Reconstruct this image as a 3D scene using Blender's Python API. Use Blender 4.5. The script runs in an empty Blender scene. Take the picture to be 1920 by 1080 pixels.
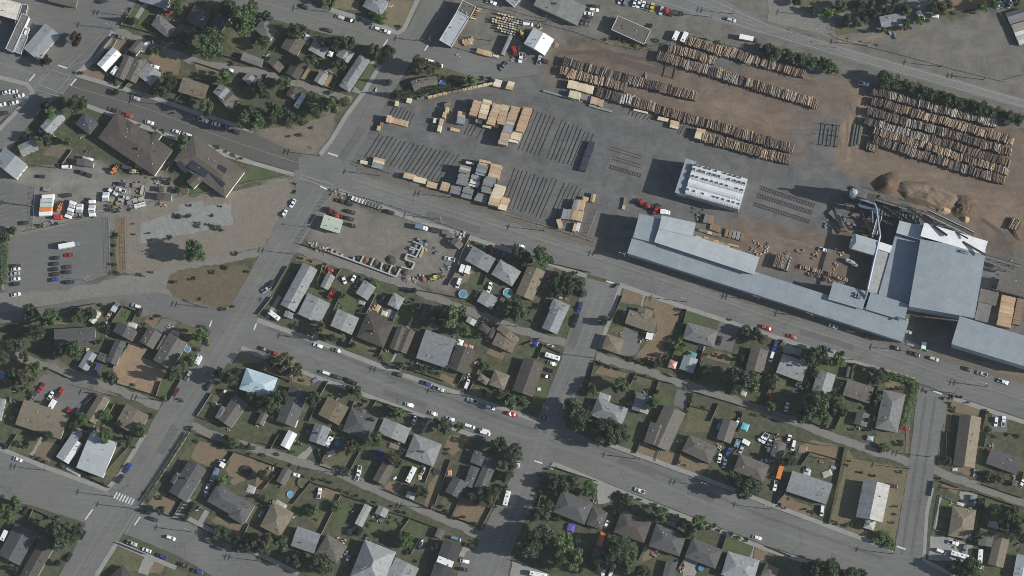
import bpy, bmesh, math, random
import numpy as np
from mathutils import Vector, Matrix, noise
from mathutils.geometry import tessellate_polygon
R = math.radians
rnd = random.Random(7)
nrng = np.random.default_rng(11)
SC = bpy.context.scene
COL = SC.collection

# ------------------------------------------------------------------ camera, sky, sun, exposure
DIST, WIDTH = 2000.0, 518.0
CAM = Vector((70.0, -330.0, 1970.0))
cd = bpy.data.cameras.new('camera'); cam = bpy.data.objects.new('camera', cd); COL.objects.link(cam)
FW = (-CAM).normalized()
RT = FW.cross(Vector((0, 1, 0))).normalized()
UP = RT.cross(FW).normalized()
M = Matrix((RT, UP, -FW)).transposed().to_4x4(); M.translation = CAM
cam.matrix_world = M
cd.sensor_width = 36.0
cd.lens = 36.0 * CAM.length / WIDTH
cd.clip_start = 10.0; cd.clip_end = 9000.0
SC.camera = cam
HW = 18.0 / cd.lens

SUN_EL = 29.5
sv = Vector((0.992 * math.cos(R(SUN_EL)), -0.126 * math.cos(R(SUN_EL)), math.sin(R(SUN_EL)))).normalized()
w = bpy.data.worlds.new('World'); SC.world = w; w.use_nodes = True
nt = w.node_tree; bg = nt.nodes['Background']
sky = nt.nodes.new('ShaderNodeTexSky'); sky.sky_type = 'NISHITA'; sky.sun_disc = False
sky.sun_elevation = R(SUN_EL); sky.sun_rotation = math.atan2(sv.x, sv.y)
nt.links.new(sky.outputs[0], bg.inputs[0]); bg.inputs[1].default_value = 0.085
ld = bpy.data.lights.new('sun', 'SUN'); ld.energy = 4.8; ld.angle = R(0.5); ld.color = (1.0, 0.955, 0.88)
sun = bpy.data.objects.new('sun', ld); COL.objects.link(sun)
sun.rotation_euler = sv.to_track_quat('Z', 'Y').to_euler()
SC.view_settings.view_transform = 'Standard'; SC.view_settings.look = 'None'
SC.view_settings.exposure = 0.2; SC.view_settings.gamma = 1.0
SC.cycles.filter_width = 0.9
SC.cycles.use_denoising = True
SC.cycles.volume_bounces = 0

# ------------------------------------------------------------------ map: photograph pixel -> metres on the plane at height z
def P(px, py, z=0.0):
    d = FW + RT * ((px - 960.0) / 960.0 * HW) + UP * ((540.0 - py) / 960.0 * HW)
    t = (z - CAM.z) / d.z
    return CAM + d * t
PX = WIDTH / 1920.0
OFF = [0.0, 0.0, 1.0]
def T(c, r): OFF[:] = [480.0 * c, 270.0 * r, 0.25]
def TA(): OFF[:] = [0.0, 0.0, 1.0]
def A_(x, y): return (OFF[0] + x * OFF[2], OFF[1] + y * OFF[2])
def PT(x, y, z=0.0):
    a = A_(x, y); return P(a[0], a[1], z)

# ------------------------------------------------------------------ materials
MATS = {}
def nodes_of(name):
    m = bpy.data.materials.new(name); m.use_nodes = True
    n = m.node_tree.nodes; b = n['Principled BSDF']
    return m, m.node_tree, n, b
def tex(nt, kind, scale, detail=4.0, rough=0.6, vec=None, dist=0.0):
    t = nt.nodes.new('ShaderNodeTex' + kind)
    if 'Scale' in t.inputs: t.inputs['Scale'].default_value = scale
    if kind == 'Noise':
        t.inputs['Detail'].default_value = detail; t.inputs['Roughness'].default_value = rough
        t.inputs['Distortion'].default_value = dist
    if vec is not None: nt.links.new(vec, t.inputs['Vector'])
    return t
def ramp(nt, src, stops):
    r = nt.nodes.new('ShaderNodeValToRGB')
    e = r.color_ramp.elements
    while len(e) < len(stops): e.new(0.5)
    for k, (p, c) in enumerate(stops):
        e[k].position = p
        e[k].color = (c, c, c, 1) if not isinstance(c, tuple) else (*c, 1)
    nt.links.new(src, r.inputs[0]); return r.outputs[0]
def mix(nt, mode, fac, a, b):
    m = nt.nodes.new('ShaderNodeMix'); m.data_type = 'RGBA'; m.blend_type = mode; m.clamp_factor = True
    for sock, v in ((m.inputs[0], fac), (m.inputs[6], a), (m.inputs[7], b)):
        if isinstance(v, (int, float)): sock.default_value = v
        elif isinstance(v, tuple): sock.default_value = (*v, 1)
        else: nt.links.new(v, sock)
    return m.outputs[2]
def pos(nt):
    g = nt.nodes.new('ShaderNodeNewGeometry'); return g.outputs['Position']
def objc(nt):
    g = nt.nodes.new('ShaderNodeTexCoord'); return g.outputs['Object']
def orand(nt):
    g = nt.nodes.new('ShaderNodeObjectInfo'); return g.outputs['Random']
def mapping(nt, vec, scale=(1, 1, 1), rot=(0, 0, 0)):
    m = nt.nodes.new('ShaderNodeMapping'); nt.links.new(vec, m.inputs[0])
    m.inputs['Scale'].default_value = scale; m.inputs['Rotation'].default_value = rot
    return m.outputs[0]
def bump(nt, b, src, strength=0.3, dist=0.1):
    n = nt.nodes.new('ShaderNodeBump'); n.inputs['Strength'].default_value = strength; n.inputs['Distance'].default_value = dist
    nt.links.new(src, n.inputs['Height']); nt.links.new(n.outputs[0], b.inputs['Normal'])

def mat_plain(name, c, rough=0.6, metal=0.0, var=0.25, nscale=0.8):
    k = ('plain', name)
    if k in MATS: return MATS[k]
    m, nt, n, b = nodes_of(name)
    t = tex(nt, 'Noise', nscale, 5, 0.65, pos(nt))
    f = ramp(nt, t.outputs[0], [(0.25, 1 - var), (0.75, 1 + var)])
    nt.links.new(mix(nt, 'MULTIPLY', 1.0, c, f), b.inputs['Base Color'])
    b.inputs['Roughness'].default_value = rough; b.inputs['Metallic'].default_value = metal
    MATS[k] = m; return m

def mat_ground(name, c1, c2, scale=0.12, c3=None, fine=1.6, rough=0.95, fine_amt=0.35):
    k = ('gr', name)
    if k in MATS: return MATS[k]
    m, nt, n, b = nodes_of(name); p = pos(nt)
    a = tex(nt, 'Noise', scale, 6, 0.7, p, 0.6)
    col = mix(nt, 'MIX', ramp(nt, a.outputs[0], [(0.36, 0.0), (0.62, 1.0)]), c1, c2)
    if c3:
        q = tex(nt, 'Noise', scale * 2.7, 5, 0.75, mapping(nt, p, rot=(0, 0, 0.8)), 0.4)
        col = mix(nt, 'MIX', ramp(nt, q.outputs[0], [(0.5, 0.0), (0.66, 1.0)]), col, c3)
    f = tex(nt, 'Noise', fine, 6, 0.8, p)
    col = mix(nt, 'MULTIPLY', 1.0, col, ramp(nt, f.outputs[0], [(0.28, 1 - fine_amt), (0.72, 1 + fine_amt)]))
    nt.links.new(col, b.inputs['Base Color']); b.inputs['Roughness'].default_value = rough
    bump(nt, b, f.outputs[0], 0.4, 0.15)
    MATS[k] = m; return m

def mat_asphalt(name, c, crack=0.5, patch=0.15, dirt=(0.17, 0.145, 0.11), dirt_amt=0.25):
    k = ('as', name)
    if k in MATS: return MATS[k]
    m, nt, n, b = nodes_of(name); p = pos(nt)
    big = tex(nt, 'Noise', 0.035, 6, 0.65, p, 0.5)
    col = mix(nt, 'MULTIPLY', 1.0, c, ramp(nt, big.outputs[0], [(0.3, 1 - patch), (0.7, 1 + patch)]))
    q = tex(nt, 'Noise', 0.09, 7, 0.72, mapping(nt, p, rot=(0, 0, 1.1)), 0.3)
    col = mix(nt, 'MIX', mix(nt, 'MULTIPLY', 1.0, ramp(nt, q.outputs[0], [(0.52, 0.0), (0.75, 1.0)]), (dirt_amt,) * 3), col, dirt)
    st = tex(nt, 'Noise', 0.5, 3, 0.6, mapping(nt, p, scale=(0.12, 1.6, 1), rot=(0, 0, R(18))))
    col = mix(nt, 'MULTIPLY', 1.0, col, ramp(nt, st.outputs[0], [(0.3, 0.9), (0.7, 1.09)]))
    f = tex(nt, 'Noise', 1.3, 6, 0.8, p)
    col = mix(nt, 'MULTIPLY', 1.0, col, ramp(nt, f.outputs[0], [(0.25, 0.76), (0.75, 1.24)]))
    # sealed cracks
    wob = tex(nt, 'Noise', 0.13, 5, 0.6, p)
    wv = nt.nodes.new('ShaderNodeVectorMath'); wv.operation = 'MULTIPLY_ADD'
    nt.links.new(wob.outputs['Color'], wv.inputs[0]); wv.inputs[1].default_value = (9, 9, 0); nt.links.new(p, wv.inputs[2])
    v = tex(nt, 'Voronoi', 0.062, vec=wv.outputs[0]); v.feature = 'DISTANCE_TO_EDGE'
    cr = ramp(nt, v.outputs['Distance'], [(0.0, 1.0), (0.013, 0.0)])
    br = tex(nt, 'Noise', 0.05, 3, 0.5, mapping(nt, p, rot=(0, 0, 2.0)))
    cr = mix(nt, 'MULTIPLY', 1.0, cr, ramp(nt, br.outputs[0], [(0.46, 0.0), (0.56, crack)]))
    col = mix(nt, 'MIX', cr, col, (0.045, 0.046, 0.048))
    nt.links.new(col, b.inputs['Base Color']); b.inputs['Roughness'].default_value = 0.9
    MATS[k] = m; return m

def mat_shingle(name, c, rough=0.9):
    k = ('sh', name)
    if k in MATS: return MATS[k]
    m, nt, n, b = nodes_of(name); o = objc(nt); r = orand(nt)
    a = tex(nt, 'Noise', 0.5, 6, 0.7, o); nt.links.new(r, a.inputs['W']) if 'W' in a.inputs and a.noise_dimensions == '4D' else None
    col = mix(nt, 'MULTIPLY', 1.0, c, ramp(nt, a.outputs[0], [(0.28, 0.72), (0.72, 1.24)]))
    f = tex(nt, 'Noise', 3.5, 4, 0.8, o)
    col = mix(nt, 'MULTIPLY', 1.0, col, ramp(nt, f.outputs[0], [(0.3, 0.8), (0.7, 1.2)]))
    wv = tex(nt, 'Wave', 1.1, vec=o); wv.bands_direction = 'Y'; wv.inputs['Distortion'].default_value = 1.5
    col = mix(nt, 'MULTIPLY', 1.0, col, ramp(nt, wv.outputs[0], [(0.0, 0.93), (0.4, 1.03)]))
    col = mix(nt, 'MULTIPLY', 1.0, col, ramp(nt, r, [(0.0, 0.9), (1.0, 1.1)]))
    nt.links.new(col, b.inputs['Base Color']); b.inputs['Roughness'].default_value = rough
    MATS[k] = m; return m

def mat_metal(name, c, pitch=0.9, rough=0.55, stain=0.12, metal=0.0, dirtc=(0.16, 0.11, 0.07), axis='X'):
    k = ('mt', name)
    if k in MATS: return MATS[k]
    m, nt, n, b = nodes_of(name); o = objc(nt)
    wv = tex(nt, 'Wave', 1.0 / pitch / 3.1416, vec=o); wv.bands_direction = axis; wv.wave_profile = 'SAW'
    col = mix(nt, 'MULTIPLY', 1.0, c, ramp(nt, wv.outputs[0], [(0.0, 0.86), (0.14, 1.0), (1.0, 1.03)]))
    a = tex(nt, 'Noise', 0.16, 7, 0.75, o)
    col = mix(nt, 'MULTIPLY', 1.0, col, ramp(nt, a.outputs[0], [(0.28, 0.8), (0.72, 1.1)]))
    sm_ = tex(nt, 'Brick', 0.16, vec=o); sm_.inputs['Color1'].default_value = (.97, .97, .97, 1); sm_.inputs['Color2'].default_value = (1.025, 1.025, 1.025, 1); sm_.inputs['Mortar'].default_value = (.86, .86, .87, 1); sm_.inputs['Mortar Size'].default_value = .012
    col = mix(nt, 'MULTIPLY', 1.0, col, sm_.outputs['Color'])
    st = tex(nt, 'Noise', 0.35, 6, 0.75, mapping(nt, o, scale=(2.2, 0.35, 1)))
    col = mix(nt, 'MIX', mix(nt, 'MULTIPLY', 1.0, ramp(nt, st.outputs[0], [(0.52, 0.0), (0.78, 1.0)]), (stain,) * 3), col, dirtc)
    nt.links.new(col, b.inputs['Base Color']); b.inputs['Roughness'].default_value = rough; b.inputs['Metallic'].default_value = metal
    bump(nt, b, wv.outputs[0], 0.25, 0.05)
    MATS[k] = m; return m

def mat_leaf(name, c):
    k = ('lf', name)
    if k in MATS: return MATS[k]
    m, nt, n, b = nodes_of(name); p = pos(nt); r = orand(nt)
    a = tex(nt, 'Noise', 0.45, 4, 0.7, p)
    col = mix(nt, 'MIX', ramp(nt, a.outputs[0], [(0.3, 0.0), (0.7, 1.0)]), tuple(x * 0.62 for x in c), tuple(x * 1.45 for x in c))
    col = mix(nt, 'MULTIPLY', 1.0, col, ramp(nt, r, [(0.0, (0.78, 0.8, 0.85)), (1.0, (1.25, 1.16, 1.1))]))
    nt.links.new(col, b.inputs['Base Color']); b.inputs['Roughness'].default_value = 0.7
    b.inputs['Subsurface Weight'].default_value = 0.0
    tr = nt.nodes.new('ShaderNodeBsdfTranslucent'); nt.links.new(col, tr.inputs[0])
    ms = nt.nodes.new('ShaderNodeMixShader'); ms.inputs[0].default_value = 0.25
    out = n['Material Output']; nt.links.new(b.outputs[0], ms.inputs[1]); nt.links.new(tr.outputs[0], ms.inputs[2]); nt.links.new(ms.outputs[0], out.inputs[0])
    MATS[k] = m; return m

def mat_wood(name, c, var=0.3, stripes=0.0):
    k = ('wd', name)
    if k in MATS: return MATS[k]
    m, nt, n, b = nodes_of(name); o = objc(nt); r = orand(nt)
    a = tex(nt, 'Noise', 1.2, 5, 0.7, o)
    col = mix(nt, 'MULTIPLY', 1.0, c, ramp(nt, a.outputs[0], [(0.3, 0.8), (0.7, 1.2)]))
    col = mix(nt, 'MULTIPLY', 1.0, col, ramp(nt, r, [(0.0, 1 - var), (1.0, 1 + var)]))
    nt.links.new(col, b.inputs['Base Color']); b.inputs['Roughness'].default_value = 0.85
    MATS[k] = m; return m

def mat_paint(name, c, rough=0.35):
    k = ('pt', name)
    if k in MATS: return MATS[k]
    m, nt, n, b = nodes_of(name)
    t = tex(nt, 'Noise', 1.2, 4, 0.6, objc(nt))
    nt.links.new(mix(nt, 'MULTIPLY', 1.0, c, ramp(nt, t.outputs[0], [(0.3, 0.9), (0.7, 1.08)])), b.inputs['Base Color'])
    b.inputs['Roughness'].default_value = rough; b.inputs['Coat Weight'].default_value = 0.3
    MATS[k] = m; return m

# ------------------------------------------------------------------ object helpers
def link(o, parent=None):
    COL.objects.link(o)
    if parent is not None: o.parent = parent
    return o
def empty(name, loc, rz=0.0):
    o = bpy.data.objects.new(name, None); o.empty_display_size = 0.5
    o.location = loc; o.rotation_euler = (0, 0, rz); return link(o)
ALL = []
def tag(o, label, cat, group=None):
    o['label'] = label; o['category'] = cat
    if group: o['group'] = group
    ALL.append(o); return o
def mesh_obj(name, me, parent=None, loc=(0, 0, 0), rot=(0, 0, 0)):
    o = bpy.data.objects.new(name, me); o.location = loc; o.rotation_euler = rot; return link(o, parent)
class MB:
    """collects faces for one mesh"""
    def __init__(s): s.v = []; s.f = []; s.mi = []
    def add(s, vs, fs, mi=0):
        b = len(s.v); s.v += [tuple(x) for x in vs]
        for f in fs: s.f.append([b + i for i in f]); s.mi.append(mi)
        return s
    def box(s, x0, x1, y0, y1, z0, z1, mi=0, tap=0.0, M=None):
        vs = [(x0, y0, z0), (x1, y0, z0), (x1, y1, z0), (x0, y1, z0), (x0 + tap, y0 + tap, z1), (x1 - tap, y0 + tap, z1), (x1 - tap, y1 - tap, z1), (x0 + tap, y1 - tap, z1)]
        if M is not None: vs = [M @ Vector(q) for q in vs]
        return s.add(vs, [(3, 2, 1, 0), (4, 5, 6, 7), (0, 1, 5, 4), (1, 2, 6, 5), (2, 3, 7, 6), (3, 0, 4, 7)], mi)
    def thick(s, vs, fs, t, mi=0):
        n = len(vs); ed = {}
        for f in fs:
            for i in range(len(f)):
                a, b = f[i], f[(i + 1) % len(f)]; ed[(a, b)] = 1
        allv = list(vs) + [(x, y, z - t) for x, y, z in vs]
        ff = list(fs) + [tuple(i + n for i in reversed(f)) for f in fs]
        for (a, b) in ed:
            if (b, a) not in ed: ff.append((b, a, a + n, b + n))
        return s.add(allv, ff, mi)
    def tube(s, pts, rad, n=8, mi=0, caps=True):
        rings = []
        for i, p in enumerate(pts):
            p = Vector(p)
            d = (Vector(pts[min(i + 1, len(pts) - 1)]) - Vector(pts[max(i - 1, 0)])).normalized()
            a = d.cross(Vector((0, 0, 1)) if abs(d.z) < 0.9 else Vector((1, 0, 0))).normalized(); c = d.cross(a)
            r = rad[i] if isinstance(rad, (list, tuple)) else rad
            rings.append([p + (a * math.cos(2 * math.pi * k / n) + c * math.sin(2 * math.pi * k / n)) * r for k in range(n)])
        vs = [q for g in rings for q in g]; fs = []
        for i in range(len(pts) - 1):
            for k in range(n): fs.append((i * n + k, i * n + (k + 1) % n, (i + 1) * n + (k + 1) % n, (i + 1) * n + k))
        if caps:
            fs.append(tuple(range(n))[::-1]); fs.append(tuple((len(pts) - 1) * n + k for k in range(n)))
        return s.add(vs, fs, mi)
    def mesh(s, name, mats, smooth=False):
        me = bpy.data.meshes.new(name); me.from_pydata(s.v, [], s.f)
        for m in (mats if isinstance(mats, (list, tuple)) else [mats]): me.materials.append(m)
        if any(s.mi): me.polygons.foreach_set('material_index', s.mi)
        if smooth: me.polygons.foreach_set('use_smooth', [True] * len(me.polygons))
        me.update()
        b = bmesh.new(); b.from_mesh(me); bmesh.ops.recalc_face_normals(b, faces=b.faces); b.to_mesh(me); b.free()
        return me
    def obj(s, name, mats, parent=None, loc=(0, 0, 0), rot=(0, 0, 0), smooth=False):
        return mesh_obj(name, s.mesh(name, mats, smooth), parent, loc, rot)

# ------------------------------------------------------------------ ground sheets
def jitter_line(pts, amp, step, seed, close=True):
    out = []; n = len(pts)
    for i in range(n if close else n - 1):
        a, b = Vector(pts[i]), Vector(pts[(i + 1) % n]); L = (b - a).length; k = max(1, int(L / step))
        nrm = Vector((-(b - a).y, (b - a).x, 0)).normalized()
        for j in range(k):
            q = a.lerp(b, j / k)
            if amp > 0: q = q + nrm * (amp * (noise.noise(Vector((q.x * 0.22, q.y * 0.22, seed))) + 0.5 * noise.noise(Vector((q.x * 0.8, q.y * 0.8, seed)))))
            out.append(q)
    if not close: out.append(Vector(pts[-1]))
    return out
ZB = {'lawn': (0.022, 8), 'dirt_plot': (0.022, 8), 'parking_lot': (0.022, 6), 'path': (0.042, 4), 'concrete_slab': (0.055, 2), 'concrete_pad': (0.055, 5), 'alley': (0.062, 6), 'road': (0.078, 13), 'wheel_track': (0.1175, 26), 'road_marking': (0.198, 7), 'pavement': (0.02, 8)}
ZN = {}
def zfor(name):
    b_, n_ = ZB.get(name, (0.03, 5)); ZN[name] = ZN.get(name, -1) + 1
    return b_ + (ZN[name] % n_) * (0.0024 if name == 'wheel_track' else 0.003)
def sheet(name, pts, mat, z=None, jit=0.6, step=1.5, kind='structure', kerb=0.0, label=None):
    """a flat patch of ground from a plan outline in photo pixels"""
    if z is None: z = zfor(name)
    w_ = [PT(x, y, 0) for x, y in pts]
    w_ = jitter_line(w_, jit, step, rnd.random() * 50) if jit > 0 else w_
    w_ = [Vector((p.x, p.y, z + kerb)) for p in w_]
    tris = tessellate_polygon([w_])
    mb = MB()
    n = len(w_)
    mb.add(w_, [tuple(t) for t in tris])
    me = mb.mesh(name, mat)
    if me.polygons and sum(p.normal.z * p.area for p in me.polygons) < 0: me.flip_normals()
    if kerb > 0:
        mb2 = MB(); mb2.add([(p.x, p.y, z + kerb) for p in w_] + [(p.x, p.y, -0.02) for p in w_], [tuple(t) for t in tris] + [(i, (i + 1) % n, n + (i + 1) % n, n + i) for i in range(n)])
        me = mb2.mesh(name, mat)
    o = mesh_obj(name, me)
    o['kind'] = kind
    if label: o['label'] = label
    return o
def strip(name, pts, width, mat, z=None, kerb=0.0, kind='structure', jit=0.0, dash=None):
    """a band of constant width (metres) along a line in photo pixels"""
    if z is None: z = zfor(name)
    c = [PT(x, y, 0) for x, y in pts]; c = jitter_line(c, jit, 2.0, rnd.random() * 50, close=False)
    L, Rr = [], []
    for i, p in enumerate(c):
        d = (c[min(i + 1, len(c) - 1)] - c[max(i - 1, 0)]).normalized(); nn = Vector((-d.y, d.x, 0)) * width / 2
        L.append(p + nn); Rr.append(p - nn)
    n = len(c); zt = z + kerb
    vs = [(p.x, p.y, zt) for p in L] + [(p.x, p.y, zt) for p in Rr]
    fs = [(n + i, n + i + 1, i + 1, i) for i in range(n - 1)]
    mb = MB()
    if kerb > 0: mb.thick(vs, fs, zt + 0.02)
    else: mb.add(vs, fs)
    o = mb.obj(name, mat); o['kind'] = kind; return o
# ------------------------------------------------------------------ the ground: one sheet to the horizon, soil colours by area
def vnoise(x, y, scale, seed, octaves=4):
    out = 0; amp = 1.0; tot = 0
    g = np.random.default_rng(seed)
    for o in range(octaves):
        t = g.random((64, 64)); u = x / scale; v = y / scale
        iu = np.floor(u).astype(int); iv = np.floor(v).astype(int); fu = u - iu; fv = v - iv
        fu = fu * fu * (3 - 2 * fu); fv = fv * fv * (3 - 2 * fv)
        a = t[iu % 64, iv % 64]; b_ = t[(iu + 1) % 64, iv % 64]; c = t[iu % 64, (iv + 1) % 64]; d = t[(iu + 1) % 64, (iv + 1) % 64]
        out = out + amp * ((a * (1 - fu) + b_ * fu) * (1 - fv) + (c * (1 - fu) + d * fu) * fv); tot += amp
        amp *= 0.55; scale *= 0.5
    return out / tot
fine_x = np.arange(-285, 286, 1.1); fine_y = np.arange(-165, 166, 1.1)
gx = np.concatenate([[-1900, -900, -500, -350], fine_x, [350, 500, 900, 1900]])
gy = np.concatenate([[-1900, -900, -450, -230], fine_y, [230, 450, 900, 1900]])
GX, GY = np.meshgrid(gx, gy); gshape = GX.shape
fx, fy = GX.ravel(), GY.ravel()
C_YARD = np.array((0.1, 0.09, 0.072)); C_GRAVEL = np.array((0.155, 0.148, 0.13)); C_MILL = np.array((0.116, 0.117, 0.115))
C_BROWN = np.array((0.148, 0.114, 0.088)); C_ORANGE = np.array((0.192, 0.142, 0.102)); C_TAN = np.array((0.23, 0.18, 0.115))
col = np.tile(C_YARD, (len(fx), 1)); veg = np.full(len(fx), 0.49)
wx = fx + 9.0 * (vnoise(fx + 900, fy + 900, 16, 1, 5) - 0.5) * 2; wy = fy + 9.0 * (vnoise(fx + 900, fy + 900, 16, 2, 5) - 0.5) * 2
def inside(pts):
    q = [P(x, y, 0) for x, y in pts]; r = np.zeros(len(fx), bool)
    for i in range(len(q)):
        a, b_ = q[i], q[(i + 1) % len(q)]
        if a.y == b_.y: continue
        c = ((a.y > wy) != (b_.y > wy)) & (wx < (b_.x - a.x) * (wy - a.y) / (b_.y - a.y) + a.x)
        r ^= c
    return r
def area(pts, c, v):
    k = inside(pts); col[k] = c; veg[k] = v
area([(690, 185), (790, 182), (930, 152), (1010, 118), (1030, 85), (1110, 85), (1200, 97), (1245, 80), (1290, 68), (1430, 95), (1580, 140), (1640, 165), (1950, 250), (1950, 730), (1690, 640), (1175, 485), (650, 305)], C_MILL, 0.0)
area([(1000, 100), (1040, 82), (1160, 88), (1240, 100), (1330, 120), (1540, 150), (1600, 150), (1650, 165), (1950, 250), (1950, 520), (1850, 440), (1725, 395), (1640, 350), (1570, 300), (1545, 215), (1500, 312), (1310, 240), (1150, 172), (1040, 150)], C_BROWN, 0.0)
area([(1350, 410), (1560, 420), (1650, 440), (1640, 560), (1420, 500)], C_BROWN * 0.95, 0.0)
area([(1560, 30), (1870, 22), (1960, 100), (1960, 190), (1890, 155), (1560, 85)], C_GRAVEL * 0.93, 0.12)
area([(1270, -20), (1560, -20), (1560, 60), (1950, 170), (1950, 240), (1580, 140), (1240, 80), (1060, 70), (1100, -20)], C_GRAVEL * 0.88, 0.05)
area([(800, 0), (1100, -20), (1100, 60), (1060, 90), (1010, 115), (930, 150), (760, 110)], C_GRAVEL * 0.88, 0.05)
area([(150, 300), (300, 345), (360, 380), (100, 460), (-20, 470), (-20, 330)], np.array((0.18, 0.175, 0.155)), 0.03)
area([(610, 358), (880, 440), (880, 520), (840, 545), (745, 520), (560, 460)], np.array((0.165, 0.155, 0.13)), 0.03)
area([(-40, 545), (210, 530), (330, 500), (430, 585), (390, 610), (190, 575), (-40, 610)], C_GRAVEL, 0.0)
area([(80, 690), (200, 720), (200, 760), (140, 790), (60, 770)], C_GRAVEL * 0.9, 0.0)
# vacant dry lot in the bend of the avenue, and the scrub island
area([(232, 405), (330, 385), (552, 333), (560, 350), (495, 462), (320, 505), (235, 515)], np.array((0.185, 0.167, 0.137)), 0.22)
area([(322, 508), (400, 497), (468, 500), (440, 575), (345, 562), (312, 540)], np.array((0.17, 0.13, 0.085)), 0.5)
area([(210, 60), (480, 150), (650, 190), (640, 250), (480, 240), (130, 140)], C_YARD, 0.5)
area([(500, 235), (655, 190), (600, 300), (480, 262)], np.array((0.16, 0.14, 0.115)), 0.25)
K = (gshape[0], gshape[1])
def blur(a, n):
    a = a.reshape(K + ((-1,) if a.ndim > 1 else ()))
    for _ in range(n):
        a = (a + np.roll(a, 1, 0) + np.roll(a, -1, 0) + np.roll(a, 1, 1) + np.roll(a, -1, 1)) / 5
    return a.reshape((K[0] * K[1],) + a.shape[2:])
col = blur(col, 6); veg = blur(veg, 4)
def blob(px, py, rx, ry, ang, c, s=0.7):
    p = P(px, py, 0); a = -R(ang); dx = wx - p.x; dy = wy - p.y
    u = (dx * math.cos(a) + dy * math.sin(a)) / (rx * PX); v = (-dx * math.sin(a) + dy * math.cos(a)) / (ry * PX)
    d = np.sqrt(u * u + v * v) + 0.5 * (vnoise(fx + 500, fy + 500, 9, int(px + py)) - 0.5)
    k = np.clip(1.25 - d, 0, 1); k = (k * k * (3 - 2 * k) * s)[:, None]
    col[:] = col * (1 - k) + np.array(c) * k
for q in [(1390, 210, 130, 30, 17, C_ORANGE, .75), (1540, 250, 60, 70, 60, C_MILL, .8), (1602, 225, 22, 75, 12, np.array((.27, .19, .12)), .85), (1160, 120, 110, 14, 12, C_BROWN * .72, .7),
          (1850, 385, 110, 30, 20, C_ORANGE * 1.05, .8), (1720, 320, 90, 22, 14, C_ORANGE * 1.1, .7), (1600, 300, 20, 40, 80, C_TAN, .4), (1860, 470, 40, 40, 0, np.array((.12, .085, .06)), .7),
          (1700, 365, 70, 30, 15, np.array((.20, .15, .095)), .7), (1420, 285, 60, 14, 17, C_MILL, .5), (1480, 140, 50, 12, 17, C_ORANGE, .4), (1520, 330, 80, 30, 0, C_MILL * .95, .7), (1130, 320, 14, 90, 10, C_MILL * .86, .6),
          (1120, 440, 40, 20, 20, C_BROWN, .4), (1200, 260, 120, 12, 18, C_MILL * .85, .6), (1000, 200, 160, 14, 8, C_MILL * .82, .6), (1000, 300, 110, 14, 15, C_MILL * .84, .5), (830, 250, 60, 10, -20, C_MILL * 1.15, .5),
          (1480, 470, 60, 25, 20, C_BROWN * 1.15, .6), (1380, 460, 40, 25, 20, C_BROWN * .9, .7), (1500, 185, 40, 20, 0, C_MILL * 1.05, .5), (1690, 60, 60, 14, 10, C_TAN * .8, .4), (1600, 72, 70, 8, 10, C_TAN, .5), (1830, 90, 50, 40, 0, C_GRAVEL * 1.03, .5),
          (1740, 85, 60, 30, 20, C_GRAVEL * .92, .5), (280, 420, 50, 20, -15, C_TAN, .5), (450, 400, 60, 20, -25, C_TAN * .95, .5), (380, 535, 60, 22, 0, np.array((.16, .10, .055)), .5), (440, 520, 25, 20, 0, np.array((.19, .12, .06)), .5),
          (560, 265, 50, 18, 10, C_TAN * .85, .4), (720, 440, 60, 30, 10, C_GRAVEL * 1.12, .5), (200, 340, 50, 15, 15, C_GRAVEL * 1.25, .5), (1640, 440, 60, 60, 0, np.array((.085, .065, .05)), .7), (1630, 560, 30, 20, 0, C_BROWN * .8, .5), (1745, 590, 50, 40, 20, np.array((.075, .055, .045)), .9)]:
    blob(*q)
me = bpy.data.meshes.new('ground')
idx = np.arange(len(fx)).reshape(gshape)
quads = np.stack([idx[:-1, :-1], idx[:-1, 1:], idx[1:, 1:], idx[1:, :-1]], -1).reshape(-1, 4)
me.vertices.add(len(fx)); me.vertices.foreach_set('co', np.stack([fx, fy, np.zeros_like(fx)], 1).ravel())
me.loops.add(quads.size); me.loops.foreach_set('vertex_index', quads.ravel())
me.polygons.add(len(quads)); me.polygons.foreach_set('loop_start', np.arange(0, quads.size, 4)); me.polygons.foreach_set('loop_total', np.full(len(quads), 4))
me.update(calc_edges=True)
at = me.color_attributes.new('soil', 'FLOAT_COLOR', 'POINT'); at.data.foreach_set('color', np.concatenate([col, veg[:, None]], 1).astype(np.float32).ravel())
m, nt, n, b = nodes_of('soil'); p = pos(nt)
vc = nt.nodes.new('ShaderNodeVertexColor'); vc.layer_name = 'soil'
a = tex(nt, 'Noise', 0.11, 7, 0.72, p, 0.5)
cc = mix(nt, 'MULTIPLY', 1.0, vc.outputs['Color'], ramp(nt, a.outputs[0], [(0.28, 0.66), (0.72, 1.34)]))
st = tex(nt, 'Noise', 0.3, 5, 0.7, mapping(nt, p, scale=(0.25, 1.3, 1), rot=(0, 0, R(14))))
cc = mix(nt, 'MULTIPLY', 1.0, cc, ramp(nt, st.outputs[0], [(0.3, 0.88), (0.7, 1.1)]))
g1 = tex(nt, 'Noise', 0.17, 6, 0.7, mapping(nt, p, rot=(0, 0, 0.7)), 0.3)
ad = nt.nodes.new('ShaderNodeMath'); ad.operation = 'ADD'; nt.links.new(g1.outputs[0], ad.inputs[0]); nt.links.new(vc.outputs['Alpha'], ad.inputs[1])
gm = ramp(nt, ad.outputs[0], [(0.84, 0.0), (0.96, 0.9)])
g2 = tex(nt, 'Noise', 0.4, 4, 0.6, p)
green = mix(nt, 'MIX', ramp(nt, g2.outputs[0], [(0.35, 0.0), (0.65, 1.0)]), (0.036, 0.052, 0.024), (0.088, 0.09, 0.048))
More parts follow.
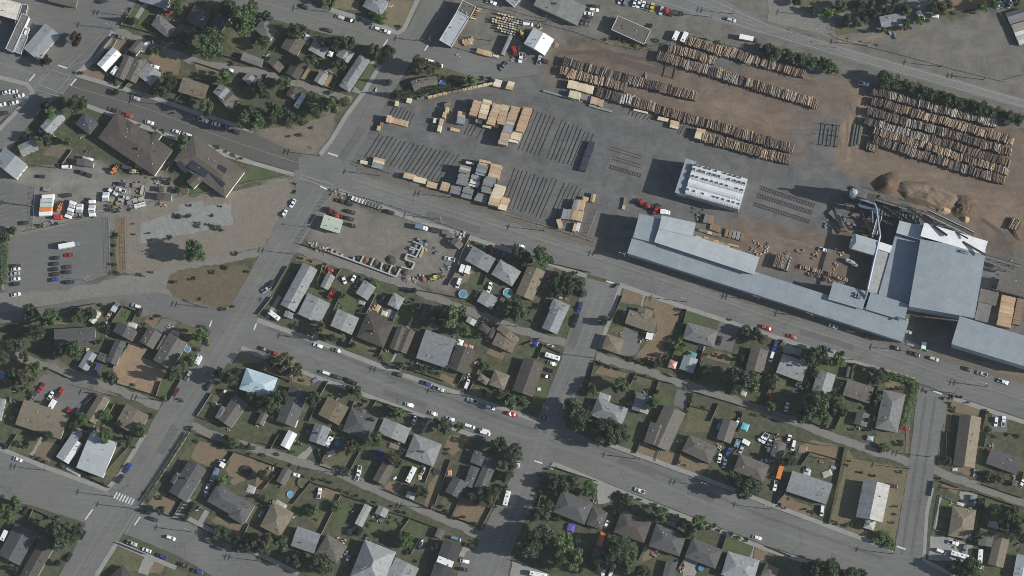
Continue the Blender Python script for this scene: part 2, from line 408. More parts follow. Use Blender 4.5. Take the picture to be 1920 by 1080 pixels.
cc = mix(nt, 'MIX', gm, cc, green)
f = tex(nt, 'Noise', 1.5, 6, 0.85, p)
cc = mix(nt, 'MULTIPLY', 1.0, cc, ramp(nt, f.outputs[0], [(0.25, 0.6), (0.75, 1.4)]))
nt.links.new(cc, b.inputs['Base Color']); b.inputs['Roughness'].default_value = 0.95
bump(nt, b, f.outputs[0], 0.5, 0.2)
me.materials.append(m)
go = mesh_obj('ground', me); go['kind'] = 'structure'

# ------------------------------------------------------------------ roads, pavements, lots, lawns
AS = mat_asphalt('old asphalt', (0.142, 0.145, 0.138), dirt_amt=0.3)
AS_DARK = mat_asphalt('new asphalt', (0.092, 0.09, 0.087), crack=0.1, patch=0.08, dirt_amt=0.1)
AS_MID = mat_asphalt('lot asphalt', (0.132, 0.132, 0.128), crack=0.35, dirt_amt=0.3)
AS_HWY = mat_asphalt('highway asphalt', (0.155, 0.157, 0.155), crack=0.15, patch=0.1, dirt_amt=0.1)
GRAVEL = mat_ground('alley gravel', (0.19, 0.187, 0.174), (0.158, 0.154, 0.14), 0.2, (0.215, 0.2, 0.165))
CONC = mat_ground('pavement concrete', (0.28, 0.28, 0.262), (0.235, 0.233, 0.218), 0.3, fine_amt=0.15)
CONC_L = mat_ground('pale concrete', (0.3, 0.3, 0.285), (0.26, 0.255, 0.24), 0.3, fine_amt=0.12)
SLAB = mat_ground('weathered slab', (0.25, 0.262, 0.252), (0.215, 0.224, 0.213), 0.15, (0.16, 0.15, 0.115), fine_amt=0.15)
LAWN = mat_ground('green lawn', (0.052, 0.085, 0.032), (0.085, 0.1, 0.045), 0.25)
LAWN_D = mat_ground('patchy lawn', (0.068, 0.08, 0.037), (0.115, 0.105, 0.058), 0.22, (0.15, 0.125, 0.075))
DRY = mat_ground('dry grass', (0.2, 0.15, 0.095), (0.165, 0.12, 0.08), 0.25, (0.13, 0.115, 0.065))
STRAW = mat_ground('straw field', (0.29, 0.21, 0.135), (0.235, 0.165, 0.105), 0.3)
DIRT = mat_ground('bare dirt', (0.15, 0.12, 0.092), (0.12, 0.1, 0.08), 0.25, (0.17, 0.145, 0.11))
YEL = mat_plain('yellow road paint', (0.27, 0.245, 0.15), 0.8, 0, 0.4, 0.7)
WHT = mat_plain('white road paint', (0.55, 0.56, 0.55), 0.8, 0, 0.25, 0.7)
WHT_F = mat_plain('faded white paint', (0.27, 0.28, 0.275), 0.8, 0, 0.3, 0.7)
TA()
def road(pts, m=AS, z=None, name='road'): return sheet(name, pts, m, z, jit=0.35, step=2.0)
# lots first
sheet('parking_lot', [(-30, -30), (270, -30), (215, 65), (140, 132), (60, 178), (-30, 140)], AS_MID, jit=0.3)
sheet('parking_lot', [(-30, 145), (30, 150), (58, 172), (22, 210), (-30, 250)], AS_MID, jit=0.3)
sheet('parking_lot', [(20, 446), (90, 430), (190, 405), (204, 412), (206, 513), (160, 530), (130, 545), (20, 550), (2, 540)], AS_MID, jit=0.3)
sheet('parking_lot', [(-30, 330), (62, 350), (62, 425), (-30, 425)], AS_MID, jit=0.3)
sheet('path', [(-40, 552), (120, 545), (210, 522), (330, 500), (420, 478), (495, 462), (560, 440), (540, 470), (440, 490), (330, 507), (312, 540), (345, 565), (440, 578), (395, 622), (330, 600), (282, 586), (232, 562), (187, 570), (120, 585), (60, 592), (-40, 612)], GRAVEL, jit=1.2)
# streets
road([(1060, -25), (1310, -25), (1440, 44), (1625, 100), (1960, 196), (1960, 216), (1600, 116), (1435, 66), (1230, 8)], AS_HWY)
road([(480, -12), (560, -12), (600, 15), (700, 46), (757, 62), (800, 75), (940, 113), (1010, 120), (1010, 140), (905, 150), (830, 126), (762, 118), (705, 92), (592, 58), (480, 28), (380, -5)], AS)
road([(803, -20), (850, -20), (795, 76), (757, 140), (730, 182), (700, 232), (660, 302), (640, 340), (590, 330), (575, 305), (620, 262), (680, 178), (717, 120), (762, 56)], AS)
road([(140, 147), (275, 184), (475, 249), (565, 292), (580, 310), (560, 330), (552, 322), (475, 300), (390, 272), (350, 264), (160, 194), (118, 180), (108, 162)], AS_DARK)
road([(560, 295), (600, 290), (665, 312), (870, 372), (955, 402), (1100, 446), (1178, 478), (1420, 560), (1690, 640), (1760, 660), (1960, 722), (1960, 798), (1785, 741), (1720, 716), (1587, 671), (1435, 622), (1285, 574), (1160, 532), (1035, 491), (880, 441), (755, 401), (635, 354), (560, 335)], AS)
road([(552, 318), (640, 340), (628, 358), (590, 420), (548, 484), (507, 556), (480, 595), (450, 648), (425, 682), (372, 772), (352, 812), (265, 946), (220, 1018), (178, 1092), (105, 1092), (147, 1014), (162, 978), (205, 918), (275, 810), (308, 752), (370, 660), (398, 618), (430, 580), (495, 462), (555, 352)], AS)
road([(480, 594), (500, 600), (762, 700), (955, 765), (1010, 785), (1060, 800), (1117, 830), (1330, 907), (1440, 950), (1655, 1027), (1730, 1050), (1800, 1092), (1590, 1092), (1540, 1056), (1435, 1022), (1150, 910), (1040, 870), (960, 846), (900, 822), (830, 792), (755, 762), (590, 700), (480, 658), (440, 650)], AS)
road([(1097, 520), (1160, 536), (1120, 656), (1112, 676), (1062, 775), (1060, 800), (1030, 872), (1010, 930), (985, 970), (960, 1035), (950, 1092), (880, 1092), (900, 1005), (955, 900), (980, 845), (1015, 770), (1052, 676), (1066, 625)], AS)
road([(1722, 722), (1780, 742), (1765, 812), (1742, 935), (1730, 1050), (1677, 1034), (1705, 862), (1712, 805)], AS)
road([(215, 62), (258, 0), (290, -30), (262, -30), (225, 30), (140, 130), (60, 175), (-10, 255), (-20, 310), (22, 275), (75, 208), (112, 180), (145, 147)], AS)
road([(-20, 90), (65, 138), (140, 145), (110, 182), (60, 178), (50, 156), (-20, 140)], AS)
road([(-20, 835), (60, 862), (205, 918), (275, 945), (330, 968), (440, 1025), (500, 1055), (590, 1092), (420, 1092), (330, 1040), (230, 1000), (160, 980), (50, 945), (-20, 930)], AS)
road([(-20, 590), (100, 570), (190, 556), (300, 548), (340, 560), (430, 582), (398, 620), (330, 600), (282, 584), (232, 563), (187, 571), (-20, 610)], AS_MID)
# alleys
def alley(pts, w_=4.0): return strip('alley', pts, w_, GRAVEL, jit=1.1)
alley([(545, 462), (600, 482), (742, 527), (845, 570), (955, 612), (1062, 645)])
alley([(1118, 668), (1260, 711), (1435, 771), (1530, 806), (1600, 833), (1708, 867)])
alley([(1748, 878), (1800, 900), (1860, 922), (1960, 957)])
alley([(352, 797), (425, 826), (480, 842), (630, 886), (780, 950), (912, 1008)])
alley([(-20, 645), (82, 686), (200, 722), (300, 762)], 4.2)
alley([(212, 56), (300, 92), (370, 117), (480, 134), (560, 158), (660, 188)], 3.6)
# pavements (raised kerb)
def walk(pts, w_=2.2, m=CONC): return strip('pavement', pts, w_, m, kerb=0.13)
walk([(482, 600), (600, 643), (762, 705), (955, 770), (1005, 788)]); walk([(452, 652), (590, 706), (755, 766), (830, 796), (890, 818)])
walk([(1117, 824), (1330, 901), (1440, 944), (1650, 1022)]); walk([(1032, 880), (1040, 870), (1150, 916), (1435, 1029), (1540, 1062)])
walk([(162, 198), (350, 267), (470, 305)]); walk([(145, 141), (275, 179), (380, 215), (475, 246)])
walk([(635, 357), (755, 404), (880, 445), (1035, 496), (1100, 518)]); walk([(1162, 534), (1285, 577), (1435, 626), (1587, 675), (1715, 712)]); walk([(1782, 745), (1850, 768), (1960, 805)])
walk([(1163, 538), (1124, 655)]); walk([(213, 60), (180, 110), (142, 140)], 2.5, CONC_L); walk([(300, -25), (268, 15), (252, 40), (248, 48)])
walk([(792, -20), (757, 55), (745, 62), (700, 42), (620, 18)]); walk([(713, 122), (683, 172), (650, 215), (620, 265), (600, 290)])
walk([(-20, 832), (60, 866), (200, 918), (225, 890), (272, 812)]); walk([(330, 960), (440, 1017), (560, 1075)]); walk([(180, 1080), (219, 1018), (330, 1065)])
walk([(390, 274), (475, 306), (552, 328)], 2.0, CONC_L); walk([(-20, 140), (50, 158), (62, 172), (35, 205), (-20, 262)])
walk([(1710, 735), (1702, 800), (1700, 850)], 1.6, DIRT); walk([(1748, 915), (1738, 960), (1732, 1050), (1790, 1080)], 1.8)
walk([(525, 555), (500, 598)], 2.0); walk([(445, 660), (430, 680)], 2.0); walk([(0, 455), (6, 545)], 0.6, CONC_L)
# painted markings
def line(pts, w_=0.16, m=YEL): return strip('road_marking', pts, w_, m)
line([(655, 335), (905, 415), (1180, 503), (1440, 594), (1730, 688), (1950, 760)], .22); line([(597, 352), (480, 535), (395, 680), (312, 810), (242, 922)], .22); line([(186, 1012), (145, 1085)], .22)
line([(475, 0), (600, 35), (727, 74)], .22); line([(815, 0), (776, 62)], .22); line([(717, 157), (652, 266)], .22); line([(132, 161), (270, 202), (440, 266), (560, 306)], .22)
line([(-5, 117), (66, 139)], .22); line([(250, 75), (128, 127)], .18, WHT_F); line([(140, 105), (108, 124)], .22, YEL)
line([(190, 65), (125, 128)], .22, WHT_F); line([(245, 10), (222, 45)], .18, WHT_F)
for a_ in [(72, 158, 97, 131), (97, 131, 132, 143), (132, 143, 107, 172), (107, 172, 72, 158), (135, 148, 118, 176), (62, 168, 90, 128), (65, 168, 108, 180)]: line([a_[:2], a_[2:]], .28, WHT_F)
for a_ in [(727, 74, 719, 86), (803, 84, 796, 95), (66, 139, 55, 152), (108, 122, 126, 128), (143, 148, 132, 161), (615, 287, 634, 293), (397, 601, 393, 613), (481, 606, 476, 619), (1002, 864, 1017, 869), (1681, 1024, 1698, 1030), (1750, 733, 1766, 739), (1137, 527, 1153, 532), (174, 955, 160, 974), (263, 969, 252, 985), (600, 349, 613, 355)]:
    line([a_[:2], a_[2:]], .75, WHT)
for a_ in [(562, 327, 626, 347), (560, 333, 622, 354), (258, 952, 222, 1008), (258, 964, 235, 1002)]: line([a_[:2], a_[2:]], .3, WHT_F)
for k in range(7): line([(220 + 5.3 * k, 923 + 2.05 * k), (213.5 + 5.3 * k, 934.5 + 2.05 * k)], .75, WHT)
for k in range(8):
    line([(44 - 0.5 * k, 362 + 8.4 * k), (62, 357 + 8.4 * k)], .15, WHT_F); line([(-4, 372 + 8.6 * k), (14, 366 + 8.6 * k)], .15, WHT_F)
for a_ in [(20, 104), (37, 111), (56, 118), (73, 125), (14, 135), (33, 141), (52, 146)]: line([a_, (a_[0] - 4, a_[1] + 7)], .2, WHT_F)
line([(1290, -20), (1440, 48), (1625, 104), (1960, 200)], .35, WHT_F); line([(1200, -8), (1435, 62), (1600, 111), (1960, 212)], .35, WHT_F); line([(1250, -18), (1438, 55), (1612, 107), (1960, 206)], .22, YEL)
for off in (-3.2, 3.2): line([(1250, -18 + off), (1438, 55 + off), (1612, 107 + off), (1960, 206 + off)], 1.2, mat_asphalt('worn wheel track', (0.18, 0.182, 0.18), crack=0, dirt_amt=0.05))
# lawns, dirt plots and pads, by tile
def many(m, name, *polys):
    for q in polys: sheet(name, list(zip(q[::2], q[1::2])), m, jit=0.7)
T(0, 0)
many(LAWN, 'lawn', (955, 175, 1000, 60, 1060, 55, 1115, 85, 1090, 200, 1010, 205), (1040, 400, 1060, 340, 1190, 330, 1120, 440), (840, 620, 900, 590, 970, 640, 930, 670))
many(DRY, 'dirt_plot', (615, 560, 665, 490, 810, 545, 760, 615), (940, 670, 1000, 590, 1150, 640, 1090, 720), (1110, 440, 1185, 350, 1380, 390, 1330, 560, 1230, 575, 1210, 520), (1260, 285, 1350, 180, 1480, 200, 1420, 250), (770, 330, 880, 280, 960, 310, 900, 390), (1450, 440, 1640, 480, 1640, 560, 1480, 560))
many(LAWN_D, 'lawn', (1250, 40, 1420, 10, 1410, 90, 1240, 130), (1510, 60, 1560, 0, 1700, 40, 1640, 90), (1720, 240, 1920, 220, 1850, 400, 1700, 330), (1560, 760, 1760, 820, 1700, 900, 1520, 870))
T(1, 0)
many(LAWN, 'lawn', (755, 645, 850, 485, 912, 495, 815, 668), (10, 420, 140, 250, 140, 380, 60, 440))
many(LAWN_D, 'lawn', (1380, 620, 1360, 500, 1500, 520, 1680, 580, 1560, 640), (0, 900, 380, 820, 560, 860, 300, 940, 100, 960), (380, 730, 450, 700, 460, 790, 390, 800), (820, 170, 900, 150, 1090, 200, 1040, 222, 900, 200))
many(mat_ground('tall dry grass', (0.2, 0.165, 0.105), (0.15, 0.13, 0.085), 0.3, (0.1, 0.105, 0.055)), 'dirt_plot', (1010, 0, 1235, 0, 1095, 215, 1040, 222, 920, 180, 960, 60), (540, 0, 780, 0, 760, 80, 560, 60), (1390, 500, 1530, 520, 1600, 580, 1500, 560))
many(SLAB, 'concrete_pad', (430, 270, 520, 310, 480, 330, 420, 290), (840, 470, 870, 460, 935, 490, 920, 500), (720, 690, 740, 650, 800, 690, 780, 705)); many(STRAW, 'dirt_plot', (320, 590, 370, 520, 412, 515, 360, 605), (500, 635, 560, 540, 590, 545, 540, 650), (470, 520, 560, 540, 540, 560, 470, 550))
T(2, 0)
many(LAWN_D, 'lawn', (770, 300, 840, 270, 1000, 330, 1170, 320, 1100, 345, 960, 370, 820, 345))
T(3, 0)
many(LAWN_D, 'lawn', (180, 0, 430, -10, 420, 20, 250, 50), (500, 170, 640, 200, 720, 240, 520, 270)); many(DRY, 'dirt_plot', (1240, 0, 1680, -20, 1650, 40, 1400, 90, 1260, 70))
many(GRAVEL, 'path', (470, 140, 560, 100, 980, 20, 1170, -20, 1220, 20, 1160, 70, 1000, 40, 700, 90, 500, 140), (0, -20, 140, 0, 340, 120, 500, 150, 470, 290, 380, 250, 0, 160))
T(0, 1)
many(LAWN, 'lawn', (1340, 370, 1440, 290, 1640, 345, 1440, 400), (1790, 300, 1890, 150, 1985, 185, 2200, 240, 1990, 275), (1290, 250, 1420, 280, 1380, 330, 1310, 320))
many(SLAB, 'concrete_slab', (1050, 745, 1060, 580, 1125, 570, 1350, 500, 1340, 460, 1520, 420, 1530, 470, 1615, 460, 1700, 440, 1745, 600, 1640, 625, 1440, 660, 1130, 745))
many(DIRT, 'dirt_plot', (325, 80, 390, 0, 540, 30, 480, 120)); many(DRY, 'dirt_plot', (860, 560, 950, 540, 955, 960, 870, 980))
T(1, 1)
many(LAWN, 'lawn', (1600, 770, 1610, 700, 1740, 740, 1700, 810), (1590, 1040, 1620, 970, 1740, 1010, 1700, 1080), (420, 1070, 440, 1010, 490, 1020, 470, 1080)); many(DRY, 'dirt_plot', (330, 830, 560, 900, 520, 930, 300, 870))
T(2, 1)
many(LAWN, 'lawn', (290, 1080, 360, 940, 540, 990, 500, 1080)); many(CONC, 'concrete_pad', (840, 1040, 960, 1080, 820, 1080))
many(AS_MID, 'concrete_pad', (180, 1080, 260, 920, 330, 900, 260, 1080))
T(0, 2)
many(STRAW, 'dirt_plot', (850, 600, 975, 415, 1110, 450, 1060, 520, 1230, 585, 1290, 600, 1200, 700, 1150, 800, 880, 710))
many(LAWN, 'lawn', (840, 250, 925, 135, 1020, 180, 970, 270, 930, 285), (1150, 790, 1200, 700, 1330, 690, 1250, 820), (1700, 900, 1800, 820, 1750, 900)); many(LAWN_D, 'lawn', (1330, 270, 1450, 290, 1560, 330, 1500, 440, 1400, 400), (200, 800, 320, 600, 370, 620, 260, 810), (700, 1000, 800, 900, 830, 930, 760, 1010), (1580, 860, 1600, 800, 1650, 810, 1630, 870), (0, 500, 280, 580, 200, 760, 0, 700))
many(DRY, 'dirt_plot', (1740, 560, 1800, 440, 1960, 490, 1960, 560), (1080, 250, 1140, 190, 1210, 220, 1150, 300), (400, 200, 540, 220, 500, 280, 420, 270)); many(AS_MID, 'concrete_pad', (210, 820, 330, 650, 640, 740, 640, 820, 560, 900, 400, 900), (1150, 300, 1220, 230, 1330, 260, 1250, 350))
T(1, 2)
many(LAWN, 'lawn', (590, 160, 650, 40, 760, 70, 780, 160, 700, 180), (1040, 260, 1100, 80, 1220, 110, 1170, 230, 1100, 270), (500, 800, 545, 710, 650, 740, 640, 810), (1550, 390, 1620, 260, 1700, 330, 1640, 430), (970, 870, 1160, 930, 1080, 980, 960, 960), (930, 520, 980, 480, 1040, 500, 1000, 570))
many(LAWN_D, 'lawn', (260, 290, 300, 220, 480, 270, 420, 330), (690, 440, 730, 370, 940, 440, 900, 510), (360, 330, 550, 300, 680, 360, 680, 420, 440, 380), (1000, 1060, 1180, 980, 1290, 1000, 1260, 1080), (720, 850, 900, 850, 860, 920, 740, 900)); many(DRY, 'dirt_plot', (1370, 680, 1390, 640, 1510, 680, 1490, 740), (1730, 490, 1780, 420, 1880, 450, 1850, 540), (270, 700, 320, 640, 440, 680, 400, 740), (1600, 790, 1650, 740, 1780, 790, 1740, 850))
many(CONC_L, 'concrete_pad', (1130, 290, 1170, 215, 1185, 220, 1150, 305), (1005, 560, 1040, 490, 1055, 495, 1022, 570), (960, 200, 990, 150, 1070, 180, 1030, 240), (1240, 1080, 1300, 985, 1310, 990, 1265, 1080))
T(2, 2)
many(DRY, 'dirt_plot', (810, 100, 840, 0, 1000, 50, 960, 130, 880, 120), (980, 120, 1020, 60, 1290, 140, 1250, 230, 1130, 420, 1140, 540, 1060, 550, 930, 510, 1090, 320, 1090, 260, 1060, 160), (1450, 520, 1540, 470, 1650, 500, 1630, 570), (620, 640, 660, 590, 860, 640, 840, 690)); many(LAWN, 'lawn', (1280, 240, 1310, 165, 1485, 215, 1440, 280), (100, 490, 120, 420, 195, 440, 170, 530), (160, 880, 215, 690, 280, 710, 230, 890), (1070, 860, 1090, 790, 1210, 830, 1180, 880), (1200, 470, 1230, 380, 1330, 420, 1290, 500))
many(LAWN_D, 'lawn', (1290, 1080, 1340, 880, 1540, 940, 1480, 1080), (560, 790, 590, 690, 680, 680, 640, 800), (930, 700, 950, 640, 1100, 690, 1060, 750), (740, 300, 840, 290, 820, 340, 740, 330)); many(AS_MID, 'concrete_pad', (815, 380, 840, 290, 985, 370, 930, 490, 860, 520, 800, 500), (1540, 300, 1555, 240, 1700, 280, 1650, 480, 1510, 450), (1215, 880, 1235, 760, 1350, 790, 1310, 910)); many(CONC_L, 'concrete_pad', (960, 135, 985, 50, 1000, 55, 978, 140), (1390, 460, 1400, 415, 1460, 435, 1440, 470))
T(3, 2)
many(LAWN, 'lawn', (350, 590, 380, 550, 510, 590, 490, 640), (620, 680, 640, 580, 760, 620, 740, 720), (660, 920, 680, 860, 730, 880, 720, 930), (500, 1070, 530, 900, 590, 900, 560, 1080)); many(SLAB, 'concrete_pad', (110, 480, 125, 410, 260, 460, 240, 510)); many(DRY, 'dirt_plot', (870, 740, 880, 680, 990, 720, 970, 770), (1340, 900, 1360, 830, 1600, 890, 1560, 960, 1340, 930), (1310, 1080, 1340, 900, 1380, 920, 1370, 1080), (1040, 420, 1260, 470, 1960, 640, 1960, 700, 1400, 560, 1100, 450)); many(LAWN_D, 'lawn', (560, 1080, 600, 960, 650, 980, 640, 1080), (0, 760, 30, 650, 150, 690, 120, 780)); many(AS_MID, 'concrete_pad', (1660, 1080, 1680, 920, 1800, 960, 1790, 1080))
T(0, 3)
many(LAWN_D, 'lawn', (60, 70, 150, 20, 310, 60, 230, 180, 100, 140), (780, 320, 900, 120, 955, 140, 860, 340), (790, 1010, 880, 850, 1090, 930, 1030, 1040, 880, 1040), (1240, 1080, 1270, 1000, 1400, 1060, 1390, 1080), (1340, 200, 1470, 60, 1490, 80, 1380, 250)); many(DRY, 'dirt_plot', (245, 190, 330, 60, 450, 100, 370, 230), (1430, 190, 1490, 70, 1650, 110, 1700, 160, 1560, 260), (1110, 540, 1180, 440, 1340, 500, 1280, 610), (1690, 280, 1760, 150, 1920, 200, 1920, 330, 1750, 400), (1590, 670, 1620, 630, 1840, 700, 1800, 800), (1100, 1050, 1160, 970, 1240, 1000, 1200, 1060)); many(CONC, 'concrete_pad', (1030, 1050, 1085, 940, 1160, 970, 1110, 1075), (220, 170, 300, 40, 325, 50, 250, 185), (1470, 690, 1540, 580, 1570, 600, 1510, 710), (1310, 640, 1380, 520, 1440, 500, 1330, 650))
T(1, 3)
many(LAWN, 'lawn', (560, 720, 620, 530, 720, 560, 680, 660, 600, 750), (960, 690, 1000, 610, 1140, 650, 1090, 740), (1130, 760, 1170, 660, 1290, 700, 1220, 790), (810, 780, 850, 640, 960, 640, 930, 740), (330, 640, 370, 560, 460, 590, 420, 650), (240, 170, 300, 60, 400, 100, 300, 190)); many(LAWN_D, 'lawn', (500, 250, 540, 140, 760, 120, 700, 300), (140, 460, 240, 340, 320, 400, 280, 560, 180, 520), (1370, 590, 1410, 470, 1520, 500, 1470, 620), (380, 640, 540, 590, 500, 740, 440, 700))
many(DRY, 'dirt_plot', (1260, 560, 1290, 400, 1370, 300, 1400, 330, 1330, 570), (1410, 120, 1450, 20, 1620, 40, 1540, 120, 1480, 190), (1480, 630, 1540, 490, 1750, 550, 1690, 710), (580, 260, 620, 170, 720, 210, 660, 290), (960, 420, 1000, 370, 1090, 400, 1050, 460), (450, 480, 520, 420, 640, 450, 600, 520), (0, 420, 0, 220, 140, 270, 80, 420)); many(CONC, 'concrete_pad', (1520, 930, 1550, 860, 1640, 890, 1600, 960), (300, 200, 420, 90, 450, 110, 350, 230)); many(AS_MID, 'concrete_pad', (1500, 1090, 1580, 900, 1700, 840, 1800, 900, 1720, 1090))
T(2, 3)
many(DRY, 'dirt_plot', (935, 160, 970, 75, 1110, 130, 1080, 215), (1090, 215, 1120, 130, 1300, 180, 1480, 250, 1420, 330), (1140, 640, 1160, 580, 1290, 620, 1250, 680), (970, 980, 1000, 850, 1080, 880, 1040, 960), (1800, 990, 1830, 860, 1930, 880, 1910, 960)); many(LAWN, 'lawn', (1590, 870, 1620, 780, 1800, 840, 1770, 930), (480, 880, 500, 800, 600, 800, 560, 900), (300, 300, 320, 260, 630, 370, 620, 410), (830, 150, 850, 0, 1000, 30, 940, 160)); many(LAWN_D, 'lawn', (790, 470, 840, 450, 1000, 520, 960, 560)); many(CONC, 'concrete_pad', (630, 430, 650, 360, 770, 410, 730, 530, 650, 540), (1270, 1080, 1300, 950, 1400, 980, 1370, 1080), (-10, 1085, 0, 960, 280, 1060, 280, 1085), (1785, 940, 1815, 830, 1825, 835, 1800, 945)); many(SLAB, 'concrete_pad', (1150, 680, 1170, 660, 1250, 690, 1230, 720))
T(3, 3)
many(mat_ground('parched verge', (0.17, 0.135, 0.09), (0.13, 0.12, 0.065), 0.3, (0.085, 0.095, 0.045)), 'dirt_plot', (470, 690, 600, 120, 640, 200, 1050, 275, 950, 830, 860, 870)); many(LAWN, 'lawn', (740, 800, 780, 740, 900, 740, 940, 820, 870, 850), (1280, 570, 1290, 490, 1420, 530, 1410, 560), (1580, 640, 1590, 490, 1760, 540, 1700, 660)); many(DRY, 'dirt_plot', (60, 550, 110, 470, 330, 570, 310, 650), (230, 110, 330, 60, 540, 110, 500, 230, 350, 180), (1300, 400, 1340, 380, 1430, 420, 1410, 470), (1400, 290, 1420, 240, 1550, 290, 1530, 340), (1270, 250, 1300, 0, 1340, 0, 1330, 260)); many(LAWN_D, 'lawn', (800, 60, 820, 0, 1020, 20, 1030, 170, 840, 120), (1610, 340, 1640, 300, 1790, 330, 1750, 390), (0, 930, 10, 870, 170, 930, 150, 1000)); many(CONC, 'concrete_pad', (1430, 470, 1440, 440, 1570, 470, 1550, 560, 1470, 550), (700, 800, 710, 740, 745, 745, 735, 810), (1200, 960, 1220, 780, 1360, 790, 1540, 850, 1510, 980, 1280, 960), (1230, 740, 1290, 470, 1310, 480, 1260, 720), (250, 1040, 260, 950, 340, 980, 300, 1060))

TA()
ISL = mat_ground('brown scrub', (.13, .102, .068), (.095, .085, .052), .25, (.155, .118, .077), fine_amt=.5)
sheet('scrub_patch', [(313, 537), (320, 516), (350, 505), (400, 500), (450, 497), (467, 503), (462, 525), (445, 560), (425, 579), (390, 576), (350, 567), (325, 554)], ISL, .052, jit=1.4)
WEAR = mat_asphalt('worn pale asphalt', (.16, .161, .155), crack=.2, dirt_amt=.15); DKP = mat_asphalt('dark patched asphalt', (.112, .113, .11), crack=.3, dirt_amt=.1); VERGE = mat_ground('brown gravel verge', (.135, .118, .095), (.115, .103, .086), .25, (.16, .14, .11))
def wear(pts, w_, m=WEAR): return strip('wheel_track', pts, w_, m, jit=.35)
strip('verge', [(668, 316), (870, 380), (960, 412), (1100, 455), (1172, 482)], 3.2, VERGE, z=.118, jit=1.2); strip('verge', [(1180, 486), (1420, 568), (1690, 648), (1760, 668), (1960, 728)], 3.0, VERGE, z=.118, jit=1.0)
for o_ in (-11, -5, 6, 12): wear([(660, 338 + o_), (905, 418 + o_), (1180, 506 + o_), (1440, 597 + o_), (1730, 691 + o_), (1950, 763 + o_)], 1.0)
for o_ in (-9, 9): wear([(600 + o_, 352), (485 + o_, 535), (400 + o_, 680), (316 + o_, 812), (246 + o_, 922), (186 + o_, 1012), (145 + o_, 1085)], 1.3)
for o_ in (-12, 8): wear([(500, 625 + o_), (762, 728 + o_), (955, 803 + o_), (1120, 850 + o_), (1440, 983 + o_), (1655, 1058 + o_)], 1.6, DKP if o_ < 0 else WEAR)
for o_ in (-10, 7): wear([(1130 + o_, 545), (1085 + o_, 665), (1035 + o_, 775), (1000 + o_, 880), (955 + o_, 985), (925 + o_, 1075)], 1.5)
for o_ in (-9, 9): wear([(1745 + o_, 745), (1735 + o_, 815), (1715 + o_, 945), (1700 + o_, 1040)], 1.4, DKP)
for a_ in [((560, 632), (640, 660), 5), ((1160, 860), (1230, 888), 4), ((1290, 920), (1340, 936), 3.5), ((720, 735), (800, 762), 3), ((1500, 622), (1600, 652), 3), ((800, 402), (900, 432), 4), ((330, 800), (300, 850), 4), ((1090, 600), (1070, 650), 4), ((640, 300), (680, 240), 4)]: wear([a_[0], a_[1]], a_[2], DKP)

VAC = mat_ground('vacant lot soil', (.192, .172, .14), (.168, .148, .118), .2, (.212, .192, .16), fine_amt=.45)
sheet('dirt_plot', [(236, 405), (300, 392), (330, 386), (440, 358), (552, 334), (558, 350), (497, 460), (430, 479), (330, 501), (238, 513)], VAC, .034, jit=.8)
many(mat_ground('cracked lot slab', (.25, .262, .252), (.215, .224, .213), .2, (.17, .165, .14), fine_amt=.2), 'concrete_slab', (283, 447, 281, 415, 345, 394, 404, 386, 434, 382, 436, 420, 360, 437))

SWEPT = mat_ground('swept log yard soil', (.165, .131, .101), (.146, .117, .092), .3, (.2, .16, .12)); DAMP = mat_ground('damp bark soil', (.1, .08, .066), (.085, .07, .06), .3, (.12, .095, .075))
def track(pts, w_, m): return strip('soil_track', pts, w_, m, jit=.7)
ZB['soil_track'] = (.022, 10)
for pts, w_, m in [([(1330, 200), (1400, 225), (1470, 240), (1520, 240)], 1.4, SWEPT), ([(1600, 300), (1680, 312), (1760, 340), (1880, 372)], 2.0, SWEPT), ([(1610, 318), (1690, 335), (1800, 358), (1900, 400)], 1.6, SWEPT), ([(1598, 180), (1606, 230), (1600, 290), (1615, 330)], 2.4, SWEPT), ([(1588, 200), (1590, 250), (1584, 300)], 1.2, SWEPT), ([(1060, 100), (1130, 96), (1210, 112), (1250, 128)], 2.0, DAMP), ([(1150, 110), (1200, 125), (1240, 135)], 3.6, DAMP), ([(1380, 112), (1460, 135), (1540, 150)], 1.2, SWEPT), ([(1840, 410), (1880, 440), (1900, 480)], 2.0, DAMP), ([(1420, 440), (1500, 455), (1560, 475)], 1.8, SWEPT)]: track(pts, w_, m)
# ------------------------------------------------------------------ buildings
ROOFC = dict(grey=(0.15, 0.15, 0.145), lgrey=(0.24, 0.255, 0.255), dgrey=(0.085, 0.085, 0.088), slate=(0.072, 0.076, 0.09), brown=(0.098, 0.085, 0.07), dbrown=(0.075, 0.066, 0.058), tan=(0.17, 0.145, 0.105), gbrown=(0.122, 0.113, 0.1),
             ggrey=(0.18, 0.195, 0.18), olive=(0.15, 0.125, 0.08), black=(0.055, 0.054, 0.055), cream=(0.55, 0.53, 0.45), pale=(0.32, 0.325, 0.31), bgrey=(0.2, 0.215, 0.225))
METALC = dict(mwhite=(0.78, 0.79, 0.79), mblue=(0.262, 0.302, 0.328), mlblue=(0.42, 0.55, 0.62), mgreen=(0.45, 0.52, 0.42), mgrey=(0.28, 0.31, 0.32), mdgreen=(0.07, 0.12, 0.1), mlgrey=(0.4, 0.44, 0.455))
WALLC = [('white siding', (0.62, 0.62, 0.59)), ('cream siding', (0.55, 0.5, 0.4)), ('beige stucco', (0.45, 0.4, 0.32)), ('grey siding', (0.35, 0.36, 0.36)), ('pale blue siding', (0.38, 0.43, 0.47)), ('brown siding', (0.22, 0.16, 0.11))]
GLASS = mat_plain('window glass', (0.03, 0.035, 0.045), 0.12, 0.0, 0.1)
TRIM = mat_plain('white trim', (0.6, 0.6, 0.58), 0.5)
DOORM = mat_plain('painted door', (0.18, 0.12, 0.09), 0.5)
